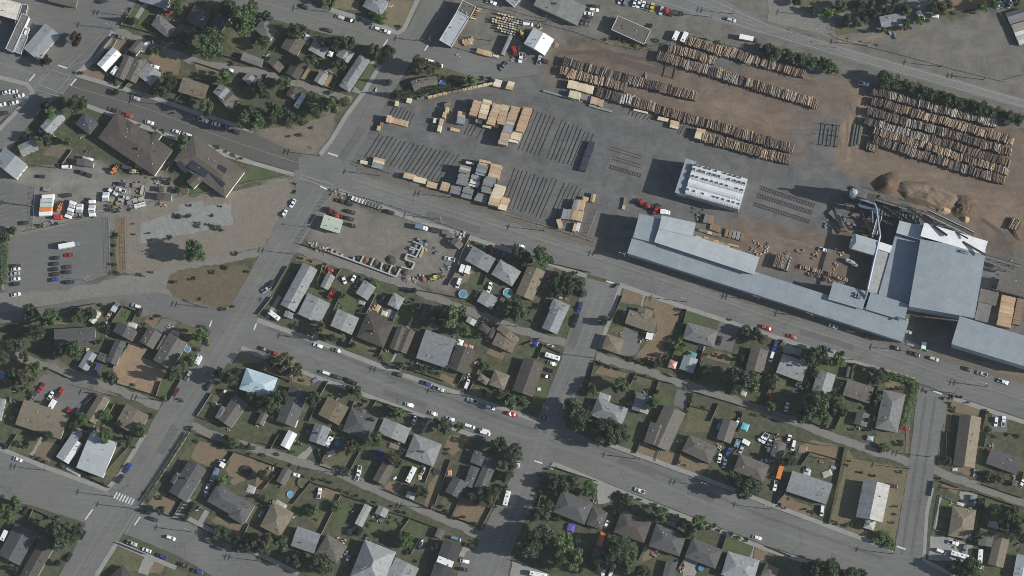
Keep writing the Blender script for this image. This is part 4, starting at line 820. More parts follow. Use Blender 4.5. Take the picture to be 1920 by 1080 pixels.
# drying kiln: low lean-to and a white ribbed block with four shallow ridges and rows of vents
kz = 10.6
k0 = H('white ribbed lumber kiln with rows of vents', 'mblue', 9.2, [('s', 1265, 361, 1286, 297, 1306, 303, 'mblue', 0)], cat='kiln', name='lumber_kiln', wall=WM, pitch=.05, fit=False)
ctr, u, L, W = rect((1302, 307), (1404, 336), (1384, 392), kz)
rz = math.atan2(u.y, u.x); inv = k0.matrix_basis.inverted(); lc = inv @ Vector((ctr.x, ctr.y, 0)); lr = rz - k0.rotation_euler.z
MB().box(-L / 2 + .2, L / 2 - .2, -W / 2 + .2, W / 2 - .2, 0, kz - .25).obj('wall', mat_plain(*WM, rough=.8, var=.1), k0, lc, (0, 0, lr))
mb = MB(); n = 4; sw = W / n
for i in range(n):
    y0 = -W / 2 + i * sw; mb.thick([(-L / 2, y0, kz), (L / 2, y0, kz), (L / 2, y0 + sw * .5, kz + .9), (-L / 2, y0 + sw * .5, kz + .9), (L / 2, y0 + sw - .03, kz + .02), (-L / 2, y0 + sw - .03, kz + .02)], [(0, 1, 2, 3), (3, 2, 4, 5)], .2)
    for k in range(22):
        x = -L / 2 + (k + .5) * L / 22; mb.box(x - .12, x + .12, y0 + .25, y0 + sw * .5 - .2, kz + .2, kz + .55)
kro = mb.obj('roof', mat_metal('kiln roof', (0.62, 0.66, 0.67), 1.3, stain=.4), k0, lc, (0, 0, lr))
KV = MB(); KV.box(-.5, .5, -.35, .35, -.3, .55); KV.box(-.6, .6, -.45, .45, .55, .65); KVM = KV.mesh('roof_vent', mat_plain('sooty vent', (.06, .055, .05), .8))
for i, fr in ((0, .62), (2, .42), (3, .3), (3, .85)):
    for k in range(11):
        if rnd.random() < .75: mesh_obj('roof_vent', KVM, kro, (-L / 2 + (k + .5) * L / 11 + rnd.uniform(-.4, .4), -W / 2 + (i + fr) * sw, kz + .45))
ORD_ = ['first', 'second', 'third', 'fourth', 'fifth', 'sixth', 'seventh', 'eighth', 'ninth']
# pipes, conveyors, hopper tower
PIPE = mat_plain('blue steel pipe', (0.2, 0.26, 0.33), 0.45, 0.3, .25); STEEL = mat_plain('galvanised steel', (0.45, 0.48, 0.5), 0.4, 0.3, .2); GREENS = mat_plain('green machinery paint', (0.085, 0.12, 0.09), 0.6); DSTEEL = mat_plain('dark steel frame', (0.06, 0.06, 0.06), 0.6); BLUEP = mat_plain('blue hopper paint', (0.075, 0.11, 0.19), 0.6)
def path3(pts): return [P(x, y, z) for x, y, z in pts]
mb = MB().tube(path3([(1597, 358, 15), (1615, 374, 14), (1640, 382, 13), (1643, 390, 13), (1650, 442, 14), (1637, 497, 14.5), (1627, 542, 14), (1622, 560, 11)]), .62, 8)
po = mb.obj('blower_pipe', PIPE); tag(po, 'long bent blue blower pipe crossing the mill roofs', 'pipe')
for (x, y, z) in [(1615, 374, 14), (1643, 390, 13), (1648, 425, 13.5)]:
    q = P(x, y, z); mb = MB(); mb.box(q.x - .15, q.x + .15, q.y - .15, q.y + .15, 0, z - .5); mb.obj('pipe_leg', STEEL, po)
tw = empty('hopper_tower', P(1599, 372, 0), R(-17)); tag(tw, 'blue hopper tower at the end of the blower pipe', 'hopper tower')
mb = MB(); mb.tube([(0, 0, 8), (0, 0, 10), (0, 0, 16), (0, 0, 18)], [.5, 2.4, 2.4, .9], 14); mb.obj('hopper', STEEL, tw, smooth=False)
mb = MB(); mb.box(-3.2, 8, -1.8, 1.8, 7.4, 7.7); mb.box(-3, 2.5, 1.9, 3.4, 3, 7.2); mb.box(1, 12, -4.6, -3.2, 6, 7.2); mb.obj('platform', BLUEP, tw)
for sx in (-2.2, 2.2, 7):
    for sy in (-1.6, 1.6): MB().box(sx - .15, sx + .15, sy - .15, sy + .15, 0, 7.4).obj('leg', BLUEP, tw)
MB().tube([(11, -4, 6), (13, -10, 4.5), (15, -17, 3)], .5, 8).obj('chute', BLUEP, tw)
mb = MB(); mb.tube([(-.8, .5, 15), (-.8, .5, 21)], .5, 8); mb.obj('stack_pipe', STEEL, tw)
def conveyor(label, a, b, w_, za, zb, mat_deck, rail=None, nleg=4, belt=None, name='conveyor'):
    p, q = P(a[0], a[1], za), P(b[0], b[1], zb); d = q - p; L = Vector((d.x, d.y, 0)).length; rz = math.atan2(d.y, d.x)
    o = empty(name, (p.x, p.y, 0), rz); tag(o, label, 'conveyor', 'mill conveyors')
    mb = MB(); mb.thick([(0, -w_ / 2, za), (L, -w_ / 2, zb), (L, w_ / 2, zb), (0, w_ / 2, za)], [(0, 1, 2, 3)], .5); mb.obj('deck', mat_deck, o)
    if rail:
        for s in (-1, 1):
            mb = MB(); y = s * w_ / 2; mb.thick([(0, y - .14, za + .5), (L, y - .14, zb + .5), (L, y + .14, zb + .5), (0, y + .14, za + .5)], [(0, 1, 2, 3)], .5); mb.obj('side_rail', rail, o)
    for k in range(nleg):
        f = (k + .5) / nleg; z = za + (zb - za) * f - .5
        if z > .6:
            mb = MB(); mb.box(L * f - .12, L * f + .12, -w_ / 2, -w_ / 2 + .24, 0, z); mb.box(L * f - .12, L * f + .12, w_ / 2 - .24, w_ / 2, 0, z); mb.obj('trestle', DSTEEL, o)
    return o
CONCD = mat_plain('dusty conveyor deck', (0.14, 0.125, 0.1), .9, 0, .4, .5); WHITE_S = mat_plain('white steel rail', (0.7, 0.7, 0.68), .5); YELD = mat_plain('dull yellow steel', (.22, .19, .07), .6)
conveyor('green log conveyor nearest the hopper tower', (1612, 354), (1652, 367), 3, 3, 3.5, CONCD, GREENS, 5); conveyor('green log conveyor in the middle of the line', (1654, 371), (1706, 386), 4, 3, 3, GREENS, CONCD, 6)
conveyor('dark long conveyor below the green ones', (1646, 387), (1722, 406), 2.6, 4, 4, CONCD, DSTEEL, 8); conveyor('white railed conveyor climbing over the bark', (1738, 398), (1825, 440), 2.6, 2, 9, CONCD, WHITE_S, 6)
conveyor('dark cable gallery above the white roof', (1722, 405), (1848, 478), 1.1, 9, 17.5, DSTEEL, None, 0); conveyor('thin dark gallery beside the cable gallery', (1745, 410), (1815, 447), .7, 10, 17, DSTEEL, None, 0)
conveyor('ladder like white conveyor beside the pipe', (1652, 396), (1640, 440), 2.2, 4, 6, CONCD, WHITE_S, 4); conveyor('narrow yellow conveyor left of the ladder one', (1646, 400), (1632, 440), .8, 3, 4, YELD, None, 3)
conveyor('dusty chip conveyor left of the mill office', (1556, 396), (1598, 436), 2.4, 1.5, 4, mat_plain('dusty conveyor belt', (.2, .165, .12), .9), None, 3)
# dark framework between tower and hall: bins, trusses, walkways
def frame_bin(label, x, y, ang, lx, ly, z0, z1, m):
    q = P(x, y, z0); o = empty('chip_bin', (q.x, q.y, 0), -R(ang)); tag(o, label, 'chip bin', 'chip bins of the mill'); mb = MB().box(-lx / 2, lx / 2, -ly / 2, ly / 2, z0, z1)
    for k in range(int(lx / 1.2)): xx = -lx / 2 + (k + .5) * 1.2; mb.box(xx - .08, xx + .08, -ly / 2 - .12, ly / 2 + .12, z0, z1 + .1)
    mb.obj('bin', m, o)
    for sx in (-1, 1):
        for sy in (-1, 1): MB().box(sx * (lx / 2 - .2) - .15, sx * (lx / 2 - .2) + .15, sy * (ly / 2 - .2) - .15, sy * (ly / 2 - .2) + .15, 0, z0).obj('leg', DSTEEL, o)
    mb = MB()
    for sx in (-1, 1): mb.tube([(sx * lx / 2, -ly / 2, .5), (sx * lx / 2, ly / 2, z0)], .1, 5)
    mb.obj('brace', DSTEEL, o)
MUD = mat_plain('dusty steel bin', (.13, .125, .115), .8, 0, .4, .8)
frame_bin('tall dusty chip bin right of the hopper tower', 1613, 366, 17, 7, 5, 9, 17, MUD); frame_bin('second dusty chip bin beside the pipe bend', 1630, 374, 17, 6, 4, 8, 14, DSTEEL); frame_bin('low dark bin under the green conveyors', 1664, 378, 17, 9, 4, 3, 8, MUD); frame_bin('long dark bin left of the white roof', 1700, 396, 17, 10, 3, 3, 7, DSTEEL)
for k, (a_, b2, za, zb, w2) in enumerate([((1588, 352), (1640, 369), 12, 13, 1.2), ((1604, 380), (1632, 432), 7, 9, 1.0), ((1636, 372), (1700, 392), 9, 9, 1.4), ((1690, 384), (1738, 402), 6, 5, 1.2), ((1575, 362), (1606, 374), 4, 12, 1.0), ((1655, 384), (1716, 424), 7, 8, .9), ((1700, 388), (1776, 442), 12, 16, .9), ((1800, 470), (1905, 510), 15, 6, 1.0), ((1846, 480), (1915, 500), 9, 8, 1.6)]):
    conveyor(f'{ORD_[k]} dark walkway truss from the left in the mill tangle', a_, b2, w2, za, zb, [CONCD, DSTEEL, MUD][k % 3], DSTEEL, 3, name='truss_walkway')
# green sorting table
st_ = empty('sorting_table', P(1681, 404, 0), R(-15)); tag(st_, 'ribbed green sorting table above the white roof', 'sorting table')
MB().box(-12, 12, -2.6, 2.6, 5, 5.3).obj('deck', DSTEEL, st_)
for k in range(14): MB().box(-11.5 + k * 1.75, -10.4 + k * 1.75, -2.6, 2.6, 5.3, 5.75).obj('chain_bed', GREENS, st_)
for sx in (-10, 0, 10): MB().box(sx - .2, sx + .2, -2, 2, 0, 5).obj('leg', DSTEEL, st_)
# fan units and stack on the shed
FAN = mat_plain('dark blue fan housing', (.04, .07, .13), .5)
for k, (x, y) in enumerate([(1605, 551), (1610, 553), (1604, 556), (1609, 558)]):
    q = P(x, y, 11.5); o = empty('roof_fan', (q.x, q.y, 11.15), R(-17)); tag(o, ['upper-left', 'upper-right', 'lower-left', 'lower-right'][k] + ' dark blue fan on the sawmill annex roof', 'roof fan', 'fans on the annex roof')
    MB().box(-1.1, 1.1, -.5, .5, 0, .9).obj('housing', FAN, o); MB().tube([(0, 0, .9), (0, 0, 1.2)], .4, 10).obj('hood', STEEL, o)
mb = MB().tube(path3([(1684, 595, 11.3), (1701, 600, 14)]), .45, 8); o = mb.obj('exhaust_pipe', STEEL); tag(o, 'short exhaust pipe at the right end of the shed', 'pipe')
# silver tank truck yard tank
def tank(label, x, y, ang, L=5.0, r=1.1, z=1.8):
    q = P(x, y, 1); o = empty('storage_tank', (q.x, q.y, 0), -R(ang)); tag(o, label, 'tank')
    MB().tube([(-L / 2, 0, z), (-L / 2 + .3, 0, z), (L / 2 - .3, 0, z), (L / 2, 0, z)], [r * .6, r, r, r * .6], 14).obj('vessel', STEEL, o)
    for s in (-1, 1): MB().box(s * L * .3 - .2, s * L * .3 + .2, -r * .8, r * .8, 0, z - r * .5).obj('saddle', DSTEEL, o)
    MB().tube([(0, 0, z + r - .1), (0, 0, z + r + .3)], .35, 8).obj('hatch', DSTEEL, o)
tank('silver tank beside the mill office', 1594, 491, 25); tank('silver tank behind the first one', 1603, 497, 25, 3.4, .9)
# sawdust and bark heaps
def mound(label, x, y, rx, ry, ang, h, m, rough=.35, cat='sawdust pile', name='sawdust_mound', n=44, flat=.0):
    q = P(x, y, 0); mb = MB(); vs = []; fs = []; sd = rnd.random() * 90
    for j in range(n + 1):
        for i in range(n + 1):
            u_, v_ = i / n * 2 - 1, j / n * 2 - 1; d = math.sqrt(u_ * u_ + v_ * v_)
            nz = noise.noise(Vector((u_ * 2.1, v_ * 2.1, sd))) + .5 * noise.noise(Vector((u_ * 5, v_ * 5, sd))) + .3 * noise.noise(Vector((u_ * 11, v_ * 11, sd)))
            k = max(0, 1 - max(0.0, d + nz * .18) ** (2 if flat else 1.3)); z = h * min(k, 1 - flat) / (1 - flat) * (1 + rough * nz) - .12
            vs.append((u_ * rx * PX, v_ * ry * PX, z))
    for j in range(n):
        for i in range(n): a = j * (n + 1) + i; fs.append((a, a + 1, a + n + 2, a + n + 1))
    mb.add(vs, fs); o = mb.obj(name, m, None, (q.x, q.y, 0), (0, 0, -R(ang)), True); tag(o, label, cat); return o
SAW = mat_ground('sawdust', (.2, .152, .108), (.155, .115, .083), .3); BARK = mat_ground('bark mulch', (.13, .085, .055), (.09, .06, .042), .4); CHIP = mat_ground('pale chips', (.36, .28, .17), (.3, .22, .13), .5)
mound('broad flat sawdust bank above the conveyors', 1740, 366, 66, 24, 16, 2.2, SAW, .5, flat=.45); mound('dark bark hump at the left end of the bank', 1664, 346, 26, 22, -30, 4.5, BARK, .4, 'bark pile', 'bark_mound')
mound('lumpy bark pile right of the sawdust bank', 1806, 388, 26, 24, 30, 3, BARK, .8, 'bark pile', 'bark_mound'); mound('pale chip heap below the sawdust bank', 1768, 393, 16, 9, 10, 2, CHIP, .5, 'chip pile', 'chip_mound'); mound('small pale chip cone beside the climbing conveyor', 1810, 411, 8, 8, 0, 2.2, CHIP, .2, 'chip pile', 'chip_mound')
mound('gravel hump beside the lane gate', 1040, 84, 9, 7, 0, 1.2, SAW, .3)
# rail tracks for the kiln carts
RAIL = mat_plain('rusty rail', (.07, .055, .05), .6); SLP = mat_plain('track sleeper', (.06, .05, .045), .9)
for lab, a, b in [('cart track left of the kiln', (1143, 312), (1203, 330)), ('topmost cart track right of the kiln', (1426, 352), (1528, 386)), ('middle cart track right of the kiln', (1420, 366), (1523, 399)), ('lowest cart track right of the kiln', (1413, 382), (1518, 416)), ('faint cart track above the left one', (1145, 278), (1205, 296)), ('short cart track at the yard entrance', (1150, 296), (1204, 313))]:
    p, q = P(*a, 0), P(*b, 0); L = (q - p).length; o = empty('cart_track', ((p.x + q.x) / 2, (p.y + q.y) / 2, 0), math.atan2(q.y - p.y, q.x - p.x)); tag(o, lab, 'track', 'kiln cart tracks')
    for s in (-1, 1): MB().box(-L / 2, L / 2, s * .75 - .1, s * .75 + .1, .1, .3).obj('rail', RAIL, o)
    if 'faint' in lab or 'short' in lab: continue
    mb = MB(); k = int(L / 1.25)
    for i in range(k): x = -L / 2 + (i + .5) * L / k; mb.box(x - .19, x + .19, -1.15, 1.15, .02, .16)
    mb.obj('sleeper_grating', SLP, o)
# ------------------------------------------------------------------ log stacks
LOGM = dict(tan=mat_wood('peeled log', (.33, .245, .165), .45), brown=mat_wood('brown log', (.165, .12, .09), .45), grey=mat_wood('weathered log', (.27, .245, .21), .45), dark=mat_wood('dark bark log', (.078, .066, .06), .4), white=mat_wood('birch log', (.42, .4, .36), .35))
def log_mesh(i):
    r = random.Random(i); mb = MB(); b1, b2 = r.uniform(-.1, .1), r.uniform(-.08, .08); rad = [r.uniform(.2, .26), 0, r.uniform(.14, .19)]; rad[1] = (rad[0] + rad[2]) / 2
    mb.tube([(0, -.5, 0), (b1 * .1, 0, b2), (0, .5, 0)], rad, 6); return mb
LOGME = {c: [log_mesh(i).mesh('log', m) for i in range(4)] for c, m in LOGM.items()}
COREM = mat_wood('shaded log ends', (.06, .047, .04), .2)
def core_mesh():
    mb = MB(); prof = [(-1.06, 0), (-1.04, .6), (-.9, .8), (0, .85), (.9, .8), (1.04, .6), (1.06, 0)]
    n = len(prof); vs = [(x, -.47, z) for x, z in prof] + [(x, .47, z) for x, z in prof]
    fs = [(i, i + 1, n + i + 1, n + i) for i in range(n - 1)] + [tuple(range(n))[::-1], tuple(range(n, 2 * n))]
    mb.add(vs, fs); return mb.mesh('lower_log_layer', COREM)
CORE = core_mesh(); LCT = [0]; ORD = ['first', 'second', 'third', 'fourth', 'fifth', 'sixth', 'seventh', 'eighth', 'ninth', 'tenth', 'eleventh', 'twelfth', 'thirteenth', 'fourteenth', 'fifteenth', 'sixteenth', 'seventeenth', 'eighteenth', 'nineteenth', 'twentieth', 'twenty-first', 'twenty-second', 'twenty-third', 'twenty-fourth', 'twenty-fifth', 'twenty-sixth', 'twenty-seventh', 'twenty-eighth', 'twenty-ninth', 'thirtieth', 'thirty-first', 'thirty-second', 'thirty-third', 'thirty-fourth']
def log_row(rowname, a, b, ln, h, pal, step=14.5, skip=()):
    p, q = P(*a, h), P(*b, h); d = q - p; L = d.length; n = max(1, round(L / (step * PX))); rz = math.atan2(d.y, d.x); w_ = L / n
    lean = rnd.uniform(-.06, .06)
    for i in range(n):
        if i in skip: continue
        f = i / max(1, n - 1); c = p.lerp(q, (i + .5) / n)
        pp = pal(f) if callable(pal) else pal
        hh = h * rnd.uniform(.86, 1.1); ll = ln * PX * rnd.uniform(.92, 1.08)
        o = empty('log_deck', (c.x, c.y, 0), rz + lean + R(rnd.uniform(-5, 5))); tag(o, f'{ORD[i]} log stack from the left in {rowname}', 'log stack', 'log stacks in ' + rowname)
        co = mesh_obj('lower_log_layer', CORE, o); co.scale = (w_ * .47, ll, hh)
        dom = rnd.choices(list(pp), [pp[x] for x in pp])[0]; off = rnd.uniform(-.5, .5); nl = rnd.randint(11, 14)
        for k in range(nl):
            s = (k + .5) / nl * 2 - 1 + rnd.uniform(-.05, .05)
            cc = dom if rnd.random() < .62 else rnd.choices(list(pp), [pp[x] for x in pp])[0]
            g = mesh_obj('log', rnd.choice(LOGME[cc]), o, (s * w_ * .5, off + rnd.uniform(-.5, .5), hh * (.84 - .12 * abs(s) ** 3) + rnd.uniform(-.28, .34)), (R(rnd.uniform(-2.5, 2.5)), 0, R(rnd.uniform(-5, 5)) + (math.pi if rnd.random() < .5 else 0)))
            t_ = rnd.uniform(.8, 1.25); g.scale = (t_, ll * rnd.uniform(.82, 1.04), t_)
brn = dict(brown=5, dark=2, tan=1.5, grey=1); tan_ = dict(tan=6, brown=2, dark=.6); gry = dict(grey=5, white=1.2, dark=2, brown=1); drk = dict(dark=6, brown=1.5, grey=1)
log_row('the dark left row', (1054, 113), (1306, 181), 17, 3.4, lambda f: drk if f < .75 else dict(brown=4, tan=1.5, dark=1)); log_row('the pale row beside the lumber', (1051, 131), (1174, 164), 17, 3.4, dict(tan=6, brown=2, dark=1))
log_row('the long lower row', (1118, 170), (1488, 278), 18, 3.6, lambda f: drk if f < .1 else (gry if f < .2 else brn)); log_row('the short row below the long one', (1312, 255), (1482, 300), 17, 3.6, dict(brown=4, tan=4, dark=1.5))
log_row('the grey brown upper row', (1232, 102), (1535, 195), 18, 3.4, lambda f: drk if f < .12 else dict(grey=3, brown=2, tan=2.4, dark=1.4)); log_row('the short tan upper row', (1252, 88), (1340, 113), 15, 3.2, dict(tan=5, brown=2, dark=1)); log_row('the topmost tan row', (1286, 75), (1509, 138), 17, 3.3, lambda f: dict(tan=5, brown=3, dark=1, grey=1))
H6 = [('the top row of the right block', (1634, 168), (1869, 231), 15, lambda f: drk if f < .14 else dict(grey=4, white=2, dark=3, brown=1.5)), ('the second row of the right block', (1633, 187), (1901, 264), 14.5, lambda f: drk if f < .17 else tan_), ('the third row of the right block', (1624, 206), (1897, 285), 14, lambda f: drk if f < .15 else dict(brown=4, grey=3, dark=3, tan=1)),
      ('the fourth row of the right block', (1622, 225), (1895, 304), 14, lambda f: drk if f < .1 else (gry if f < .45 else dict(brown=3, dark=3, grey=1.5))), ('the fifth row of the right block', (1638, 243), (1891, 322), 14.5, lambda f: dict(tan=4, brown=4, dark=1.2)), ('the bottom row of the right block', (1636, 261), (1884, 338), 15, lambda f: drk if f < .2 else brn)]
for nm, a, b, ln, pal in H6: log_row(nm, a, b, ln, 3.7, pal, 12.5)
log_row('the lone pair left of the right block', (1624, 270), (1646, 276), 20, 2.5, brn)
TA()
log_row('the pile left of the mill yard', (1452, 487), (1482, 496), 26, 3.5, dict(grey=4, brown=3), 15); log_row('the tan pile beside the white roof', (1500, 498), (1590, 524), 7, 1.4, tan_, 22); log_row('the thin pile under the tan one', (1515, 512), (1572, 530), 6, 1.0, gry, 28)
log_row('the heap right of the sawmill roof', (1895, 415), (1912, 424), 22, 2.5, dict(grey=4, tan=2, dark=2), 14)
# ------------------------------------------------------------------ lumber stacks
PACKC = dict(tan=(.5, .385, .24), orange=(.45, .315, .2), pale=(.64, .55, .38), grey=(.2, .21, .21), greenish=(.25, .3, .26), navy=(.035, .035, .06), white=(.66, .63, .56), brown=(.23, .165, .11), bluegrey=(.25, .27, .29))
def pack_me(c, i):
    r = random.Random(i * 7 + 3); mb = MB(); n = 8
    for k in range(n):
        a = -.5 + k / n; e0, e1 = r.uniform(-.03, .015), r.uniform(-.015, .03); mb.box(a + .004, a + 1 / n - .004, -.5 + e0, .5 + e1, .06, 1.0 + r.uniform(-.02, .02))
    return mb.mesh('lumber_pack', mat_wood('lumber ' + c, PACKC[c], .08))
PACKS = {c: [pack_me(c, i) for i in range(3)] for c in PACKC}
STICK = mat_wood('bearer timber', (.09, .075, .06), .2)
def lumber(pilename, a, b, wpx, n, lv, cols, nm='lumber_stack', gap=.03, jit=.04, ragged=.0):
    """n stacks from pixel a to b; packs lie across the line with length wpx"""
    z = lv * 1.05 + .15; ap, bp = A_(*a), A_(*b); p, q = P(*ap, z), P(*bp, z); d = q - p; L = d.length; rz = math.atan2(d.y, d.x); w_ = L / n
    ln = wpx * OFF[2] * PX; act = math.degrees(-rz) + 90
    for t_ in (14, 104):
        dlt = (t_ - act + 90) % 180 - 90
        if abs(dlt) < 25: rz -= R(dlt)
    for i in range(n):
        c = p.lerp(q, (i + .5) / n); cc = cols[min(int(i / n * len(cols)), len(cols) - 1)] if isinstance(cols, list) else cols
        if rnd.random() < .1 and isinstance(cols, list): cc = rnd.choice(cols)
        lvl = max(1, lv - (1 if rnd.random() < ragged else 0))
        o = empty(nm, (c.x + rnd.uniform(-jit, jit), c.y + rnd.uniform(-jit, jit), .0), rz + R(rnd.uniform(-1, 1))); tag(o, f'{ORD[i]} {dict(bluegrey="grey", navy="dark", greenish="grey green").get(cc, cc)} lumber stack from start of {pilename}', 'lumber stack', pilename)
        for k in range(lvl):
            g = mesh_obj('lumber_pack', rnd.choice(PACKS[cc]), o, (rnd.uniform(-.05, .05), rnd.uniform(-.12, .12) + (rnd.uniform(-.3, .3) if ragged else 0), .12 + k * 1.05)); g.scale = (w_ * (1 - gap), ln * rnd.uniform(.96, 1.02), 1.0)
        mb = BEAR; g = mesh_obj('bolster', mb, o); g.scale = (w_ * .9, ln * .8, 1)
bm_ = MB()
for y in (-.4, 0, .4): bm_.box(-.5, .5, y - .015, y + .015, 0, .14)
BEAR = bm_.mesh('bolster', STICK)
# big orange pile (zoom tile 860..1020 x 170..280, 9.82 px per pixel)
def TZ(x0, y0, k): OFF[:] = [x0, y0, 1.0 / k]
TZ(860, 170, 9.82)
O, Tn, Pl, G = 'orange', 'tan', 'pale', 'grey'
lumber('the first orange column', (355, 180), (258, 455), 150, 7, 5, O); lumber('the pale second column', (525, 165), (430, 510), 155, 8, 5, [Pl, Pl, Tn]); lumber('the pale foot of the second column', (375, 530), (372, 590), 120, 2, 2, Pl)
lumber('the third orange column', (720, 245), (580, 620), 155, 10, 5, [Tn, O, Tn]); lumber('the foot of the third column', (530, 640), (515, 680), 160, 1, 2, Pl); lumber('the fourth brownish column', (865, 260), (770, 615), 150, 9, 5, [Tn, O, O]); lumber('the foot of the fourth column', (700, 630), (690, 670), 90, 1, 2, Tn)
lumber('the long fifth column', (1055, 295), (800, 985), 165, 17, 5, [O, O, 'bluegrey', 'bluegrey', O, Tn]); lumber('the sixth orange column', (1275, 305), (1115, 750), 155, 11, 5, O); lumber('the pale foot of the sixth column', (1085, 755), (1030, 895), 175, 4, 3, Pl); lumber('the white end of the sixth column', (1010, 905), (1000, 950), 170, 1, 2, 'white')
lumber('the small grey tan pile at the left', (60, 385), (25, 610), 140, 5, 3, [Tn, 'bluegrey', 'bluegrey', O])
TZ(820, 290, 9.82)
lumber('the left grey column', (520, 200), (440, 555), 190, 8, 5, [Tn, G, G, G, G], ragged=.3); lumber('the left grey foot', (355, 560), (310, 720), 190, 4, 3, G, ragged=.3); lumber('the lone pale stack at the top', (600, 130), (605, 175), 150, 1, 2, 'white')
lumber('the middle grey column', (880, 100), (790, 370), 200, 6, 5, [Tn, G, 'bluegrey'], ragged=.2); lumber('the pale middle run', (730, 370), (660, 580), 180, 5, 3, ['bluegrey', 'white', 'white'], ragged=.4); lumber('the middle grey foot', (585, 575), (530, 800), 190, 5, 3, G, ragged=.4)
lumber('the tan right column', (1090, 175), (1025, 420), 200, 6, 5, [O, Tn]); lumber('the right grey column', (975, 410), (890, 700), 190, 7, 5, G, ragged=.3); lumber('the right grey foot', (850, 720), (780, 860), 220, 3, 3, G); lumber('the pale right column', (1165, 560), (1020, 930), 195, 9, 5, [Pl, Pl, Tn]); lumber('the last pale column', (1270, 790), (1180, 1010), 140, 5, 3, [Tn, Pl])
lumber('the tan stack by the street fence', (165, 510), (110, 660), 160, 3, 3, [Tn, O])
T(1, 1)
lumber('the street side run', (1158, 222), (1140, 258), 80, 2, 3, Tn); lumber('the pale street side run', (1232, 250), (1225, 290), 90, 2, 2, Pl); lumber('the low street side run', (1325, 285), (1315, 328), 80, 2, 2, Tn); lumber('the corner stack', (812, 125), (808, 152), 55, 1, 1, Pl); lumber('the corner grey tan pile', (925, 105), (905, 180), 82, 4, 2, [Tn, Pl, 'bluegrey', 'bluegrey'])
T(1, 0)
lumber('the lone yard stack near the road', (1050, 795), (1062, 760), 26, 1, 2, Pl); lumber('the second lone yard stack', (1140, 770), (1150, 735), 36, 1, 2, Pl); lumber('the tall tan yard stack', (985, 915), (1008, 865), 34, 1, 4, Tn); lumber('the row of five small packs', (1015, 898), (1140, 930), 44, 5, 1, [O, Tn]); lumber('the small brown stacks by the road', (908, 975), (950, 915), 24, 2, 2, [Tn, 'brown'])
lumber('the upper scattered stacks', (1432, 770), (1440, 795), 50, 1, 2, 'brown'); lumber('the scattered tan stacks', (1440, 805), (1400, 880), 25, 2, 3, Tn); lumber('the lower scattered stacks', (1398, 890), (1378, 935), 25, 1, 3, Tn); lumber('the bottom scattered stack', (1385, 940), (1365, 985), 26, 1, 3, Pl); lumber('the stack beside the scattered ones', (1350, 885), (1335, 920), 22, 1, 2, 'white'); lumber('the flat tan stack', (1490, 960), (1494, 985), 70, 1, 1, Tn)
# small packs of the remanufacturing yard, zoom tile 900..1060 x 0..110
TZ(900, 0, 9.82)
for nm, a, b, n in [('the top small pack row', (320, 240), (480, 275), 3), ('the upper small pack row', (520, 290), (820, 365), 6), ('the second small pack row', (420, 315), (780, 400), 7), ('the third small pack row', (290, 315), (770, 440), 9), ('the fourth small pack row', (215, 345), (740, 480), 10), ('the fifth small pack row', (215, 385), (730, 520), 10), ('the sixth small pack row', (330, 460), (720, 560), 8), ('the seventh small pack row', (305, 505), (670, 600), 7), ('the last small pack row', (380, 565), (650, 640), 5)]:
    lumber(nm, a, b, 26, n, 2, [Pl, Tn, 'bluegrey', 'pale', 'grey'], 'small_lumber_stack', gap=.3)  # small lumber stacks on bolsters like the rest, no pallets beneath
lumber('the orange packs by the lower fence', (-60, 920), (215, 1005), 95, 6, 2, [O, Tn]); lumber('the white packs by the lower fence', (235, 1000), (340, 1040), 50, 2, 1, 'white')
T(1, 0)
lumber('first packs at the lower fence', (1545, 315), (1635, 290), 34, 4, 1, [O, Tn], gap=.2); lumber('second packs at the lower fence', (1560, 335), (1625, 318), 22, 3, 1, [O, Pl], gap=.2); lumber('packs along the warehouse wall', (1625, 145), (1680, 60), 36, 6, 1, ['pale', 'brown', 'tan'], gap=.4)
lumber('the long fence run of packs', (1285, 728), (1775, 622), 16, 13, 2, [Tn, 'brown', Tn, Pl], gap=.1); lumber('the grey end of the fence run', (1205, 738), (1280, 722), 14, 2, 1, G); lumber('the white pile at the fence corner', (1820, 598), (1800, 650), 54, 3, 2, ['white', Pl]); lumber('the tan pile at the fence corner', (1915, 610), (1895, 670), 50, 3, 2, [Pl, Tn])
T(2, 0)
lumber('the pale block beside the logs', (418, 625), (610, 675), 60, 8, 3, Pl); lumber('the lower pale block', (428, 700), (512, 722), 55, 4, 3, Pl); lumber('the dark end of the lower block', (512, 715), (590, 740), 50, 3, 1, 'grey'); lumber('the orange block beside the dark end', (590, 745), (682, 775), 55, 5, 2, [Tn, O])
lumber('the grey green strip', (235, 680), (480, 750), 12, 6, 1, 'greenish', gap=.04); lumber('the green strip below it', (575, 788), (750, 835), 16, 6, 1, 'greenish', gap=.04); lumber('the two thin packs by the long row', (910, 822), (1020, 848), 14, 2, 1, Pl); lumber('the white packs by the long row', (1135, 880), (1130, 905), 80, 2, 2, Pl); lumber('the tan packs by the long row', (1225, 905), (1212, 960), 66, 3, 2, [Tn, Pl]); lumber('the last packs by the long row', (1420, 965), (1400, 1040), 66, 5, 3, [Tn, Pl, Pl])
T(2, 1)
lumber('the navy wrapped line', (600, -20), (525, 200), 48, 6, 2, 'navy'); lumber('the tan group by the street', (455, 455), (545, 455), 80, 5, 3, ['grey', 'bluegrey', Tn, O, Tn]); lumber('the small pack above the tan group', (550, 395), (550, 425), 44, 1, 2, Tn); lumber('the dark pack ending the tan group', (590, 400), (622, 405), 66, 2, 2, ['brown', 'tan'])
